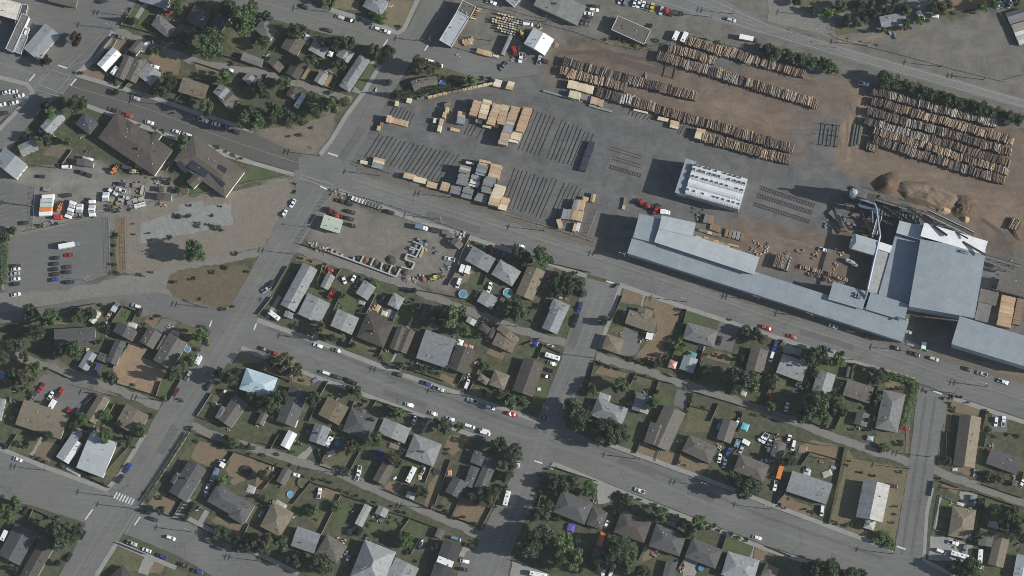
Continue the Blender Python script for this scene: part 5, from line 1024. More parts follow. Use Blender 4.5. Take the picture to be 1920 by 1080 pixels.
lumber('the second tan group', (375, 520), (530, 540), 76, 8, 3, ['bluegrey', 'bluegrey', 'brown', O, Tn, Tn]); lumber('the third tan group', (340, 600), (375, 590), 70, 2, 3, Tn); lumber('the low pair by the street', (458, 628), (508, 620), 64, 2, 2, [Tn, 'white'])
lumber('the brown stacks right of the white roof', (1380, 690), (1720, 800), 18, 8, 1, ['brown', 'orange', 'brown']); lumber('the second brown run right of the white roof', (1400, 640), (1570, 690), 22, 5, 1, ['brown', 'tan', 'brown']); lumber('the third brown run right of the white roof', (1440, 700), (1700, 770), 14, 7, 1, ['orange', 'brown', 'tan']); lumber('the tan sets right of the white roof', (1595, 660), (1740, 700), 60, 5, 1, ['brown', 'bluegrey', 'brown'], gap=.2); lumber('the brown set above the white roof', (1485, 615), (1560, 640), 50, 3, 1, ['brown', 'orange']); lumber('the lone dark stack above the white roof', (1440, 555), (1510, 570), 66, 3, 2, ['grey', 'brown', 'brown']); lumber('the first pale stack near the red loaders', (850, 400), (835, 490), 20, 3, 1, ['brown', 'tan'])
TA()
lumber('the drying boards at the right edge', (1892, 555), (1882, 612), 26, 9, 4, [O, Tn, O]); lumber('the second drying run at the right edge', (1915, 560), (1905, 608), 14, 6, 3, 'brown')
TZ(1560, 330, 6.0)
lumber('the boards under the hopper tower', (160, 345), (250, 360), 40, 4, 1, ['orange', 'brown'], gap=.2); lumber('the scattered boards left of the pipe', (225, 425), (290, 470), 30, 2, 1, 'brown'); lumber('the white stacks under the climbing roof', (1545, 830), (1545, 831), 40, 1, 1, 'white')
# timber bearers on the yard floor
BRM = mat_wood('yard bearer', (.085, .08, .075), .5)
def bearers(nm, t0, t1, b0, b1, n, w_=.3, m=None):
    for i in range(n):
        f = i / max(1, n - 1); p = PT(t0[0] + (t1[0] - t0[0]) * f, t0[1] + (t1[1] - t0[1]) * f); q = PT(b0[0] + (b1[0] - b0[0]) * f, b0[1] + (b1[1] - b0[1]) * f)
        d = q - p; L = d.length; c = (p + q) / 2; L *= rnd.uniform(.9, 1.05)
        if rnd.random() < .05: continue
        bm2 = MB(); x = -L / 2
        while x < L / 2 - .5:
            l2 = min(rnd.uniform(3.5, 6.5), L / 2 - x); oy = rnd.uniform(-.09, .09); bm2.box(x, x + l2 - rnd.choice((.02, .02, .12)), oy - w_ / 2, oy + w_ / 2, 0, rnd.uniform(.2, .3)); x += l2
        o = bm2.obj('ground_bearer', m or BRM, None, (c.x, c.y, 0), (0, 0, math.atan2(d.y, d.x) + R(rnd.uniform(-.5, .5))))
        tag(o, f'{ORD[i]} dark timber bearer from the left in {nm}', 'bearer', nm)
TA()
bearers('the empty bay right of the orange columns', (1003, 204), (1114, 250), (972, 282), (1087, 316), 16); bearers('the empty bay right of the pale columns', (965, 317), (1092, 350), (940, 385), (1058, 422), 17)
bearers('the empty bay left of the grey columns', (712, 252), (862, 290), (684, 296), (826, 343), 19); bearers('the small bay below the scattered stacks', (876, 228), (908, 238), (866, 250), (894, 260), 6); bearers('the faint bay near the road', (742, 196), (778, 212), (728, 222), (766, 236), 7, .16)
bearers('the bay beside the long log row', (1183, 207), (1222, 215), (1178, 217), (1212, 226), 6, .2); bearers('the bay between the small stacks', (1278, 236), (1293, 241), (1270, 251), (1286, 257), 4, .2); bearers('the bay below the last scattered stack', (925, 330), (935, 333), (918, 352), (928, 356), 2)
# ------------------------------------------------------------------ vehicles
PAINT = dict(white=(.78, .79, .79), silver=(.45, .47, .49), grey=(.16, .17, .18), dark=(.035, .037, .042), black=(.015, .015, .017), red=(.38, .035, .025), blue=(.035, .06, .26), teal=(.12, .25, .32), yellow=(.55, .47, .08), orange=(.6, .22, .06), maroon=(.1, .018, .02), tan=(.4, .34, .25), brown=(.09, .065, .05), slateblue=(.14, .19, .27))
CGLASS = mat_plain('car glass', (.02, .024, .03), .1, 0, .05); TYRE = mat_plain('tyre rubber', (.02, .02, .02), .8); RVW = mat_paint('white trailer shell', (.76, .77, .76), .5); UNDER = mat_plain('chassis black', (.03, .03, .03), .7)
def loft(mb, secs, mi=0):
    """secs: (x, half width bottom, half width top, z bottom, z top)"""
    vs = []; fs = []
    for x, wb, wt, zb, zt in secs: vs += [(x, -wb, zb), (x, wb, zb), (x, wb * 1.02, (zb + zt) / 2), (x, wt, zt), (x, -wt, zt), (x, -wb * 1.02, (zb + zt) / 2)]
    n = len(secs)
    for i in range(n - 1):
        for k in range(6): fs.append((i * 6 + k, i * 6 + (k + 1) % 6, i * 6 + 6 + (k + 1) % 6, i * 6 + 6 + k))
    fs.append(tuple(range(6))[::-1]); fs.append(tuple((n - 1) * 6 + k for k in range(6))); mb.add(vs, fs, mi)
WH = MB().tube([(0, -.11, 0), (0, .11, 0)], .33, 12); WHEEL = WH.mesh('wheel', TYRE)
CARS = {}
def car_parts(kind, colr):
    k = (kind, colr)
    if k in CARS: return CARS[k]
    m = mat_paint('car paint ' + colr, PAINT[colr]); body = MB(); gl = MB(); rest = []
    if kind in ('sedan', 'suv', 'van', 'hatch'):
        L = dict(sedan=4.7, suv=4.8, van=5.3, hatch=4.1)[kind] / 2; hb, hr = dict(sedan=(.88, 1.42), suv=(1.0, 1.75), van=(1.05, 1.95), hatch=(.9, 1.48))[kind]
        loft(body, [(-L, .78, .7, .42, .72), (-L + .15, .9, .82, .28, hb - .06), (-L * .55, .92, .86, .22, hb), (L * .38, .92, .86, .22, hb), (L - .5, .9, .8, .24, hb - .14), (L, .74, .66, .4, .66)])
        x0, x1, x2, x3 = dict(sedan=(-L * .78, -L * .42, L * .12, L * .5), suv=(-L + .12, -L + .4, L * .12, L * .46), van=(-L + .1, -L + .25, L * .38, L * .72), hatch=(-L + .12, -L * .62, L * .1, L * .48))[kind]
        gv = [(x0, .8, hb - .03), (x3, .8, hb - .03), (x2, .64, hr), (x1, .64, hr)]
        vs = [(x, -y, z) for x, y, z in gv] + [(x, y, z) for x, y, z in gv]; gl.add(vs, [(0, 1, 2, 3), (7, 6, 5, 4), (1, 5, 6, 2), (0, 3, 7, 4), (3, 2, 6, 7)])
        rf = MB(); rf.box(x1 - .04, x2 + .03, -.67, .67, hr - .03, hr + .05, tap=.05)
        for s in (-1, 1):
            for xa in ((x1 * .5 + x2 * .5),): rf.add([(xa - .05, s * .82, hb - .05), (xa + .05, s * .82, hb - .05), (xa + .04, s * .66, hr), (xa - .04, s * .66, hr)], [(0, 1, 2, 3)])
        rest = [('roof', rf, m)]; wb_ = L * .6
    elif kind == 'pickup':
        L = 2.75; hb = 1.05; hr = 1.8
        loft(body, [(-L, .9, .88, .45, .95), (-L + .1, .95, .92, .35, hb), (-.35, .95, .92, .3, hb), (L * .42, .95, .9, .3, hb + .03), (L - .35, .93, .84, .32, hb - .08), (L, .8, .74, .45, .8)])
        gv = [(-.55, .84, hb - .03), (1.25, .84, hb - .03), (.75, .7, hr), (-.4, .7, hr)]
        vs = [(x, -y, z) for x, y, z in gv] + [(x, y, z) for x, y, z in gv]; gl.add(vs, [(0, 1, 2, 3), (7, 6, 5, 4), (1, 5, 6, 2), (0, 3, 7, 4), (3, 2, 6, 7)])
        rf = MB(); rf.box(-.43, .76, -.72, .72, hr - .03, hr + .05, tap=.05); bed = MB(); bed.box(-L + .15, -.65, -.74, .74, hb - .03, hb + .015)
        rest = [('roof', rf, m), ('truck_bed', bed, UNDER)]; wb_ = 1.7
    CARS[k] = (body.mesh('body', m), gl.mesh('windows', CGLASS), [(n_, mb_.mesh(n_, mm_)) for n_, mb_, mm_ in rest], wb_)
    return CARS[k]
VEH = []
KN = dict(sedan=('car', 'car'), suv=('car', 'suv'), van=('van', 'van'), hatch=('car', 'small car'), pickup=('pickup_truck', 'pickup'))
def car(x, y, kind, colr, ang, rev=False):
    p = PT(x, y, .7); me_b, me_g, rest, wb_ = car_parts(kind, colr); nm, cat = KN[kind]
    o = empty('parked_' + nm if nm != 'pickup_truck' else nm, (p.x, p.y, .06), -R(ang + rnd.uniform(-2, 2)) + (math.pi if rev else 0)); VEH.append((o, f'{colr} {cat}', cat, A_(x, y)))
    mesh_obj('body', me_b, o); mesh_obj('windows', me_g, o)
    for n_, m_ in rest: mesh_obj(n_, m_, o)
    for sx in (-1, 1):
        for sy in (-1, 1): mesh_obj('wheel', WHEEL, o, (sx * wb_, sy * .82, .33))
    return o
CT = dict(s='sedan', u='suv', v='van', h='hatch', p='pickup'); CC = dict(w='white', i='silver', g='grey', d='dark', k='black', r='red', b='blue', t='teal', y='yellow', o='orange', m='maroon', n='tan', B='brown', l='slateblue')
def cars(s, ang=18):
    for t in s.split():
        f = t.split(','); a = float(f[3]) if len(f) > 3 else ang
        car(float(f[0]), float(f[1]), CT[f[2][0]], CC[f[2][1]], a, rnd.random() < .4)
def trailer(x, y, ang, L, kind='travel_trailer', shell='white', label='white camper trailer', h=2.9, w_=2.4, vents=3, wheels=2):
    p = PT(x, y, h); o = empty(kind, (p.x, p.y, .06), -R(ang)); VEH.append((o, label, label.split()[-1], A_(x, y)))
    m = RVW if shell == 'white' else mat_paint('shell ' + shell, PAINT.get(shell, METALC.get(shell, (.5, .5, .5))), .5)
    mb = MB(); loft(mb, [(-L / 2, w_ / 2, w_ / 2 - .12, .5, h - .12), (-L / 2 + .15, w_ / 2, w_ / 2 - .08, .45, h), (L / 2 - .5, w_ / 2, w_ / 2 - .08, .45, h), (L / 2, w_ / 2 - .1, w_ / 2 - .2, .6, h - .5)]); b_ = mb.obj('body', m, o)
    for k in range(vents): MB().box(-.3, .3, -.3, .3, 0, .22).obj('roof_vent', VENTM if k % 2 == 0 else TRIM, b_, (-L * .35 + k * L * .7 / max(1, vents - 1) + rnd.uniform(-.3, .3), rnd.uniform(-.4, .4), h - .02))
    if kind in ('travel_trailer', 'cargo_trailer'): MB().box(L / 2 - .2, L / 2 + 1.1, -.1, .1, .45, .6).obj('hitch', UNDER, o)
    else: MB().box(L / 2 - .9, L / 2 - .02, -w_ / 2 - .02, w_ / 2 + .02, 1.3, 2.1).obj('windscreen', CGLASS, o)
    for sx in ((-.4, .4) if kind in ('travel_trailer', 'cargo_trailer') else (-L * .3, L * .32)):
        for s in (-1, 1): mesh_obj('wheel', WHEEL, o, (sx, s * (w_ / 2 - .1), .33))
    return o
def boxtruck(x, y, ang, L, cab='white', box='white', label='white box truck'):
    p = PT(x, y, 2.8); o = empty('box_truck', (p.x, p.y, .06), -R(ang)); VEH.append((o, label, 'truck', A_(x, y)))
    MB().box(-L / 2, L / 2 - 2.3, -1.2, 1.2, .9, 3.3).obj('cargo_box', RVW if box == 'white' else mat_paint('box ' + box, PAINT[box], .5), o)
    mb = MB(); loft(mb, [(L / 2 - 2.2, 1.05, .95, .5, 2.3), (L / 2 - 1.2, 1.05, .95, .45, 2.3), (L / 2 - .8, 1.05, .95, .45, 1.4), (L / 2, 1.0, .85, .5, 1.2)]); mb.obj('cab', mat_paint('car paint ' + cab, PAINT[cab]), o)
    MB().box(L / 2 - 1.2, L / 2 - .82, -.9, .9, 1.42, 2.2, tap=.1).obj('windscreen', CGLASS, o)
    for sx in (-L * .3, -L * .12, L / 2 - 1.0):
        for s in (-1, 1): mesh_obj('wheel', WHEEL, o, (sx, s, .33))
def flatbed(x, y, ang, L, label, c=(.05, .05, .05)):
    p = PT(x, y, 1); o = empty('flat_trailer', (p.x, p.y, .06), -R(ang)); VEH.append((o, label, 'trailer', A_(x, y)))
    mb = MB().box(-L / 2, L / 2, -1.15, 1.15, .75, .95); mb.box(-L / 2, L / 2, -1.15, -1.05, .95, 1.3); mb.box(-L / 2, L / 2, 1.05, 1.15, .95, 1.3); mb.obj('bed', mat_plain(f'trailer bed {c[0]:.2f}', c, .8), o); MB().box(L / 2, L / 2 + 1.2, -.1, .1, .5, .7).obj('hitch', UNDER, o)
    for sx in (-.5, .5):
        for s in (-1, 1): mesh_obj('wheel', WHEEL, o, (sx, s * 1.2, .33))
def loader(x, y, ang, c, label):
    p = PT(x, y, 1.2); o = empty('wheel_loader', (p.x, p.y, .04), -R(ang)); VEH.append((o, label, 'loader', A_(x, y))); m = mat_paint('machine ' + c, PAINT[c])
    mb = MB(); loft(mb, [(-2.8, .9, .8, .8, 1.7), (-1.2, 1.1, 1.0, .7, 2.0), (.2, 1.1, 1.0, .7, 1.9), (.6, .7, .6, .8, 1.5)]); mb.obj('body', m, o)
    mb = MB().box(-1.1, .3, -.75, .75, 1.9, 3.1, tap=.12); mb.obj('cab', CGLASS, o); MB().box(-1.0, .2, -.7, .7, 3.1, 3.22).obj('cab_roof', m, o)
    mb = MB(); mb.tube([(.4, -.5, 1.6), (2.4, -.5, 1.0)], .16, 6); mb.tube([(.4, .5, 1.6), (2.4, .5, 1.0)], .16, 6); mb.obj('lift_arm', m, o)
    mb = MB(); mb.box(2.3, 3.2, -1.3, 1.3, .2, .4); mb.box(2.3, 2.45, -1.3, 1.3, .4, 1.2); mb.obj('bucket', UNDER, o)
    for sx in (-1.7, 1.1):
        for s in (-1, 1): g = mesh_obj('wheel', WHEEL, o, (sx, s * 1.15, .75)); g.scale = (2.2, 2.6, 2.2)
def boat(x, y, ang, L, label):
    p = PT(x, y, 1); o = empty('boat', (p.x, p.y, .5), -R(ang)); VEH.append((o, label, 'boat', A_(x, y))); mb = MB()
    secs = [(-.5, .38, .5), (-.2, .4, .5), (.2, .34, .55), (.4, .18, .62), (.5, .02, .7)]; vs = []; fs = []
    for x_, w_, z in secs: vs += [(x_ * L, -w_ * L * .42, z * 1.5), (x_ * L, w_ * L * .42, z * 1.5), (x_ * L, 0, .1)]
    for i in range(4): a = i * 3; fs += [(a, a + 3, a + 5, a + 2), (a + 1, a + 2, a + 5, a + 4), (a, a + 1, a + 4, a + 3)]
    fs += [(0, 2, 1)]; mb.add(vs, fs); mb.obj('hull', RVW, o); MB().box(-L * .4, L * .1, -L * .11, L * .11, .78, .95).obj('cockpit', mat_plain('dark blue cockpit', (.03, .035, .09), .5), o); MB().box(L * .1, L * .16, -L * .12, L * .12, .85, 1.2).obj('windscreen', CGLASS, o)
    MB().box(-L * .4, L * .6, -.12, .12, -.25, -.1).obj('trailer_frame', UNDER, o)
T(0, 0)
cars('893,275,pg 1018,737,si 848,824,sg 878,832,ud 955,862,pr 1122,918,sw 1322,986,hw 1402,1011,uw 1525,900,pw 1622,930,sw 1690,952,pb 1762,987,pk 1160,500,sw', 18); cars('50,690,sw 98,690,sw 150,718,sw 105,770,sw 13,786,sw 30,850,ud', -15); cars('202,1020,sg,15 1265,88,sr,-58 1250,52,hw,-60 1115,325,vw,-20 775,8,ud,-15 550,8,hw,10 830,585,uk,-40')
trailer(1180, 143, -58, 4.6, label='white camper trailer'); trailer(858, 528, -55, 4.8, label='white camper trailer'); flatbed(1080, 365, -60, 4, 'pale frame trailer', (.45, .46, .44))
T(1, 0)
cars('355,48,ud 630,128,si 706,152,sk 970,234,pw 898,212,uw 545,228,ud 1765,18,pw 1295,456,sw 1368,487,uw 100,132,ud', 18); cars('372,297,pw,-62 30,165,ug,18'); boat(327, 367, -60, 4.6, 'white boat'); trailer(328, 752, -58, 8.2, label='long white camper trailer', vents=4); cars('1860,495,pg,-50')
T(2, 0)
cars('615,73,uw 575,102,sw 630,48,ud 572,126,sd 555,157,ud 552,180,sg', 8); cars('815,0,sw 850,10,ul 920,20,sw 952,28,sw 985,37,hw 1017,45,sg 1048,53,sy 1120,80,ui', -72); cars('1645,150,ui,15 65,432,pw,-82 205,448,pi,-75 236,455,pd,20 118,183,vw,8'); loader(1165, 85, 30, 'red', 'red wheel loader'); flatbed(1240, 98, 12, 6, 'dark flat trailer'); boxtruck(1775, 286, 12, 9.5, 'dark', 'white', 'white box truck'); trailer(1228, 265, -65, 5, 'cargo_trailer', label='short white cargo trailer', vents=1); trailer(1292, 275, -65, 5.6, 'cargo_trailer', label='white cargo trailer', vents=1)
loader(20, 385, 70, 'red', 'orange red wheel loader'); loader(78, 262, 80, 'yellow', 'yellow wheel loader')
T(3, 0)
trailer(1146, 113, 62, 5.0, label='white camper trailer'); trailer(1256, 113, 5, 3.6, label='short white camper trailer', vents=1); cars('720,628,pw,12')
T(0, 1)
cars('305,243,ud,5 120,915,ud 118,937,sw 112,972,si 118,1012,sw 115,1050,sd 415,855,sd 410,898,sd 405,940,sd 415,977,sd 405,1017,sb 520,833,sr 508,922,sB 505,960,hd 525,1036,ud 180,592,sd', -8); boxtruck(515, 757, -10, 10.5, 'slateblue', 'white', 'white box truck'); cars('610,215,pd,20 655,230,pd,20 505,385,ud,-10')
trailer(360, 395, -2, 6.6, 'cargo_trailer', label='first white store trailer', vents=0); 
for lab, y, c in [('pale store trailer under the white one', 425, 'silver'), ('greenish white store trailer', 455, 'mgreen'), ('orange store trailer', 490, 'orange'), ('second white store trailer', 520, 'white')]: trailer(355 - (y - 395) * .12, y, -2, 6.8, 'cargo_trailer', c, lab, vents=0)
trailer(435, 545, 3, 4.2, 'cargo_trailer', 'red', 'faded red store trailer', vents=0); loader(450, 470, -70, 'orange', 'orange wheel loader')
k = 0
for x, y, a in [(545, 440, 20), (540, 465, 20), (530, 492, 20), (525, 518, 20), (510, 542, 20), (598, 460, 0), (596, 480, 0), (592, 502, 0), (690, 432, -3), (690, 470, -3), (686, 490, -3), (686, 508, -3), (692, 530, -3), (795, 372, -3), (790, 395, -3), (790, 415, -3), (835, 352, 32), (858, 368, 32)]:
    trailer(x, y, a, 3.6, 'cargo_trailer', ['white', 'silver', 'white', 'mgrey'][k % 4], 'small covered spreader trailer', 1.9, 1.7, 0); k += 1
cars('905,345,pw,20 930,400,pi,10 900,300,pd,5 660,445,pd,-80 500,172,vw,0 470,165,pd,0'); loader(860, 190, -50, 'orange', 'orange boom loader'); loader(1010, 205, 0, 'tan', 'tan loader'); flatbed(950, 175, 20, 5, 'dark flat trailer'); flatbed(1040, 172, 20, 4, 'orange tinted trailer', (.4, .2, .08)); flatbed(1030, 310, 0, 5, 'grey flat trailer', (.2, .2, .2)); flatbed(1072, 345, -80, 5, 'pale flat trailer', (.38, .34, .25)); flatbed(1050, 460, -15, 6, 'white flat trailer', (.6, .6, .58)); flatbed(350, 340, 5, 4, 'rusty flat trailer', (.2, .13, .1))
for x, y in [(905, 425), (960, 405), (890, 445), (975, 440), (1010, 425), (830, 420), (1060, 415)]: flatbed(x, y, rnd.uniform(-30, 30), 3, 'cluttered scrap trailer', rnd.choice([(.3, .22, .13), (.22, .22, .22), (.35, .33, .3)]))
T(1, 1)
cars('275,445,sw,-62 118,1052,ud,-58 640,430,pd 690,443,pd 715,510,ud 705,560,ud 715,610,uk 1000,510,pd 545,940,hr 1250,745,ul', 18); cars('660,1020,hw,65 728,1012,hw,-60 765,1032,hd,-70 1518,1042,vw,-68 1752,1070,sw,-75 1860,838,hb,-70 212,521,hw,-60'); boxtruck(1240, 622, 14, 6.4, 'white', 'slateblue', 'blue box truck'); flatbed(1350, 648, 14, 4.5, 'dark dump trailer', (.03, .03, .04)); flatbed(1420, 660, 14, 3.5, 'grey dump trailer', (.12, .12, .12)); cars('1452,862,pw,12'); loader(1345, 998, -20, 'yellow', 'yellow wheel loader'); loader(612, 545, 10, 'red', 'red wheel loader'); loader(560, 505, 30, 'maroon', 'dark red loader'); trailer(1545, 932, -70, 4.2, label='left white camper trailer', vents=0); trailer(1585, 940, -70, 4.2, label='right white camper trailer', vents=0)
for i in range(9): flatbed(735 + i * 24, 410 + i * 8, -65, 2.2, 'small parked equipment trailer', (.6, .6, .6) if i < 4 else (.2, .21, .22))
T(2, 1)
cars('65,768,si,17 268,990,hr,-65'); loader(975, 445, 40, 'red', 'red wheel loader'); loader(1025, 465, 20, 'red', 'red wheel loader'); loader(1085, 490, -60, 'red', 'red wheel loader'); boxtruck(1150, 508, 5, 5, 'white', 'white', 'white box truck')
T(3, 1)
cars('418,795,pw,15'); T(0, 2)
cars('120,48,sw,-10 240,215,hl,-20 1020,136,uw,20 1050,180,ud,-70 1415,655,pi,-60 1320,778,um,-60 1560,738,sd,-60 1665,772,sk,10 310,748,pr,-60 453,782,pr,-58 378,808,sw,-60 720,605,vb,-65 250,820,pg,-60 575,930,ud,-60 515,920,hr,-60'); boxtruck(862, 142, -62, 5.2, 'slateblue', 'silver', 'silver blue box truck'); trailer(390, 868, -60, 4.8, label='white camper trailer', vents=1); trailer(1487, 537, -65, 5.0, 'motorhome', label='white motorhome'); boat(790, 268, -40, 3.2, 'small white boat'); cars('820,195,hn,-60')
T(1, 2)
cars('55,458,sd 138,490,pr 262,540,sg 465,432,sw 602,467,sg 515,636,vw 610,668,ud 725,710,pk 1065,648,uB 1280,716,pb 1372,757,pi 1622,845,pw 1758,896,uw 1900,942,sr 1150,877,sw 1330,942,si 1455,982,si 1602,1037,vw 1712,1070,vw 690,690,ud', 18); cars('1582,722,vw,-68 1188,990,sw,-68 80,8,pi,-30 950,85,ud,-65 1750,8,hw,-65'); trailer(135, 202, 38, 6.4, label='white camper trailer'); loader(565, 40, -60, 'red', 'small red tractor')
T(2, 2)
trailer(303, 512, 18, 7.6, label='long white camper trailer', vents=3); cars('300,566,si,18 275,615,uk,15 250,662,sk,15 485,225,uk,-72 470,265,sd,-72 510,145,pb,-72 1560,395,ud,-72 10,948,sr,18 245,975,sl,15 1890,292,sr,12 178,412,sb,-70 1555,1030,vt,-72 1690,1010,vw,-60')
boat(290, 435, 10, 4, 'pale tarp covered boat')
T(3, 2)
cars('490,287,sw 175,362,sr 745,367,sr 470,465,sl 962,452,sd 1100,495,pd 1245,532,ui 1490,607,sd 1605,642,pi 1762,702,pw 5,305,sr', 18); cars('55,432,pb,-72 28,515,vw,-72 140,892,sw,-72 20,835,pr,-80 1710,1003,uw,-80 1766,1000,pw,-82 1030,1053,sr,8 600,640,hd,-75 235,735,hw,30 1060,335,hi,15'); trailer(1170, 430, -80, 3.6, 'cargo_trailer', label='small pale cargo trailer', vents=0)
T(0, 3)
cars('135,206,sw 1155,656,ud 1282,795,uw 990,835,pi 1100,887,sw 1215,932,pb 1370,997,sk 1482,1046,pb 1560,820,ud 1642,870,ud 1770,885,sd', 19); cars('960,270,pb,-58 905,350,ud,-58 195,590,ud,-60 520,938,ud,-60 1552,425,sw,-68 620,772,uk,-60 470,258,hd,20 1885,120,hd,0'); trailer(1608, 320, -66, 7.4, 'motorhome', 'slateblue', 'blue motorhome'); trailer(1665, 245, -60, 2.6, 'cargo_trailer', label='tiny white cargo trailer', vents=0); trailer(28, 775, -66, 5.6, label='white camper trailer', vents=1); boat(1668, 212, 0, 3.6, 'teal tarp covered boat')
T(1, 3)
cars('32,632,pl,-68 685,962,pl,-70 475,460,pw,-82 1605,850,pd,15 1500,800,vt,15 1565,970,sw,10 1555,1030,uk,10 1718,8,vw,15 300,322,hw,15 770,292,pw,-72 765,325,pw,-72'); trailer(545, 72, -62, 5.6, label='white camper trailer'); trailer(1162, 318, -64, 8.4, label='long white camper trailer', vents=4); trailer(1880, 495, -75, 7.6, label='long white camper trailer', vents=4); boat(1256, 290, -62, 4, 'purple tarp covered boat'); boat(1240, 835, -65, 4.5, 'slim pale boat')
T(2, 3)
cars('958,440,pw 1838,792,sw', 17); cars('125,602,sl,-72 45,240,uw,-78 1557,196,sw,-78 1595,235,sl,-75 1622,150,ub,-60 1900,50,pw,-60 1880,40,pw,-40 1900,215,si,0 690,1040,pw,-70 740,1060,vw,-70 1720,130,hi,-70 710,690,hw,-60'); trailer(1690, 85, -70, 4.2, 'motorhome', 'teal', 'teal motorhome'); trailer(1755, 75, 30, 4, label='pale tarp covered camper', vents=0); trailer(195, 1068, 12, 8.5, label='white and blue camper trailer')
T(3, 3)
trailer(90, 298, -74, 7.4, 'cargo_trailer', 'orange', 'orange cargo trailer', vents=0); trailer(1592, 950, -84, 9.8, 'motorhome', label='long white motorhome', vents=4); trailer(1440, 922, 17, 9.0, label='long white camper trailer', vents=4); cars('55,402,pw,-75 405,590,vw,-82 1300,897,vw,20 1388,832,pw,14 1472,876,ug,-80 1525,507,ul,-85 940,405,um,10 190,100,vw,-75 158,50,hw,-75 10,120,uw,-70 1905,385,hw,-60 290,290,hi,-60 5,90,sw,-60')
# ------------------------------------------------------------------ trees and shrubs
def leaf_mesh(kind, seed, N):
    g = np.random.default_rng(seed)
    if kind == 'conifer':
        z = g.random(N) ** 1.35; rr = (1 - z) * (.75 + .45 * np.abs(np.sin(z * 26 + g.random(N) * .6))) * np.sqrt(g.uniform(.15, 1, N)); th = g.uniform(0, 2 * np.pi, N); th = np.round(th * 5.5 / np.pi) * np.pi / 5.5 * .35 + th * .65
        c = np.stack([rr * np.cos(th), rr * np.sin(th), .35 + z * 3.1], 1); sz = .10
    else:
        nc = 26 if kind == 'broad' else 12
        cc = g.normal(size=(nc, 3)); cc /= np.linalg.norm(cc, axis=1)[:, None]; cc *= (g.uniform(.25, .82, nc) ** .7)[:, None]; cc[:, 2] = cc[:, 2] * .8
        cc[:, :2] *= (1 + .18 * np.sin(3 * np.arctan2(cc[:, 1], cc[:, 0]) + seed))[:, None]
        r_ = g.uniform(.16, .36, nc); k = g.integers(0, nc, N); d = g.normal(size=(N, 3)); d /= np.linalg.norm(d, axis=1)[:, None]
        c = cc[k] + d * (r_[k] * g.uniform(.45, 1.05, N) )[:, None]; c[:, 2] = c[:, 2] * (1.0 if kind == 'broad' else .8) + (1.25 if kind == 'broad' else .62); c[:, 2] = np.maximum(c[:, 2], .06); sz = .085 if kind == 'broad' else .13
    a = g.normal(size=(N, 3)); a /= np.linalg.norm(a, axis=1)[:, None]; b_ = np.cross(a, g.normal(size=(N, 3))); b_ /= np.linalg.norm(b_, axis=1)[:, None]
    s = sz * g.uniform(.6, 1.35, N)[:, None]; v = np.stack([c - a * s, c + b_ * s * .6, c + a * s, c - b_ * s * .6], 1).reshape(-1, 3)
    me = bpy.data.meshes.new('crown'); me.vertices.add(4 * N); me.vertices.foreach_set('co', v.ravel()); me.loops.add(4 * N); me.loops.foreach_set('vertex_index', np.arange(4 * N)); me.polygons.add(N); me.polygons.foreach_set('loop_start', np.arange(0, 4 * N, 4)); me.polygons.foreach_set('loop_total', np.full(N, 4)); me.update(calc_edges=True); return me
LF = dict(g=(.098, .158, .068), d=(.07, .102, .057), m=(.05, .037, .036), b=(.125, .21, .07), c=(.058, .084, .057), o=(.115, .122, .07), s=(.13, .155, .115))
LEAF = {k: mat_leaf('leaf ' + k, c) for k, c in LF.items()}
BASEM = {'broad': [leaf_mesh('broad', i, 3400) for i in range(6)], 'bush': [leaf_mesh('bush', 30 + i, 900) for i in range(4)], 'conifer': [leaf_mesh('conifer', 60 + i, 2600) for i in range(3)]}
CROWN = {}
def crown_me(kind, c, i):
    k = (kind, c, i)
    if k not in CROWN: me = BASEM[kind][i].copy(); me.name = 'crown'; me.materials.append(LEAF[c]); CROWN[k] = me
    return CROWN[k]
BARKM = mat_wood('tree bark', (.09, .07, .055), .2)
def trunk_mesh(i):
    r = random.Random(i + 50); mb = MB(); mb.tube([(0, 0, 0), (.02, .01, .5), (0, .03, 1.1)], [.075, .055, .035], 8)
    for k in range(5):
        a = k * 1.256 + r.uniform(-.3, .3); z = r.uniform(.45, .8); mb.tube([(0.01, .01, z), (math.cos(a) * .3, math.sin(a) * .3, z + .35), (math.cos(a) * .55, math.sin(a) * .55, z + .6)], [.03, .02, .01], 5)
    return mb.mesh('trunk', BARKM)
TRK = [trunk_mesh(i) for i in range(3)]; CTR = MB().tube([(0, 0, 0), (0, 0, 3.1)], [.09, .02], 7).mesh('trunk', BARKM)
PLANTS = []; TN = dict(g='green leafy tree', d='dark green tree', m='dark red leaved tree', b='bright green tree', c='dark conifer', o='olive green tree', s='silvery green tree')
def tree(x, y, r, k, hs=1.0):
    if k == 'd' and 28 < r < 62 and rnd.random() < .38 and not (OFF[0] > 1400 and OFF[1] < 1): return  # some dark green trees are added stand-ins for shadowed ground; mid-sized ones get thinned
    rad = r * OFF[2] * PX * 1.14
    if k == 'c':
        p = PT(x, y, 0); o = empty('conifer_tree', (p.x, p.y, 0), rnd.uniform(0, 6)); mesh_obj('crown', crown_me('conifer', 'c', rnd.randrange(3)), o); mesh_obj('trunk', CTR, o); f = hs * 1.0; o.scale = (rad, rad, rad * f)
    else:
        p = PT(x, y, rad * 1.5); o = empty('leafy_tree', (p.x, p.y, 0), rnd.uniform(0, 6)); mesh_obj('crown', crown_me('broad', k, rnd.randrange(6)), o); mesh_obj('trunk', rnd.choice(TRK), o); o.scale = (rad * rnd.uniform(.95, 1.08), rad, rad * hs * rnd.uniform(1.15, 1.4))
    PLANTS.append((o, TN[k], 'tree', A_(x, y)))
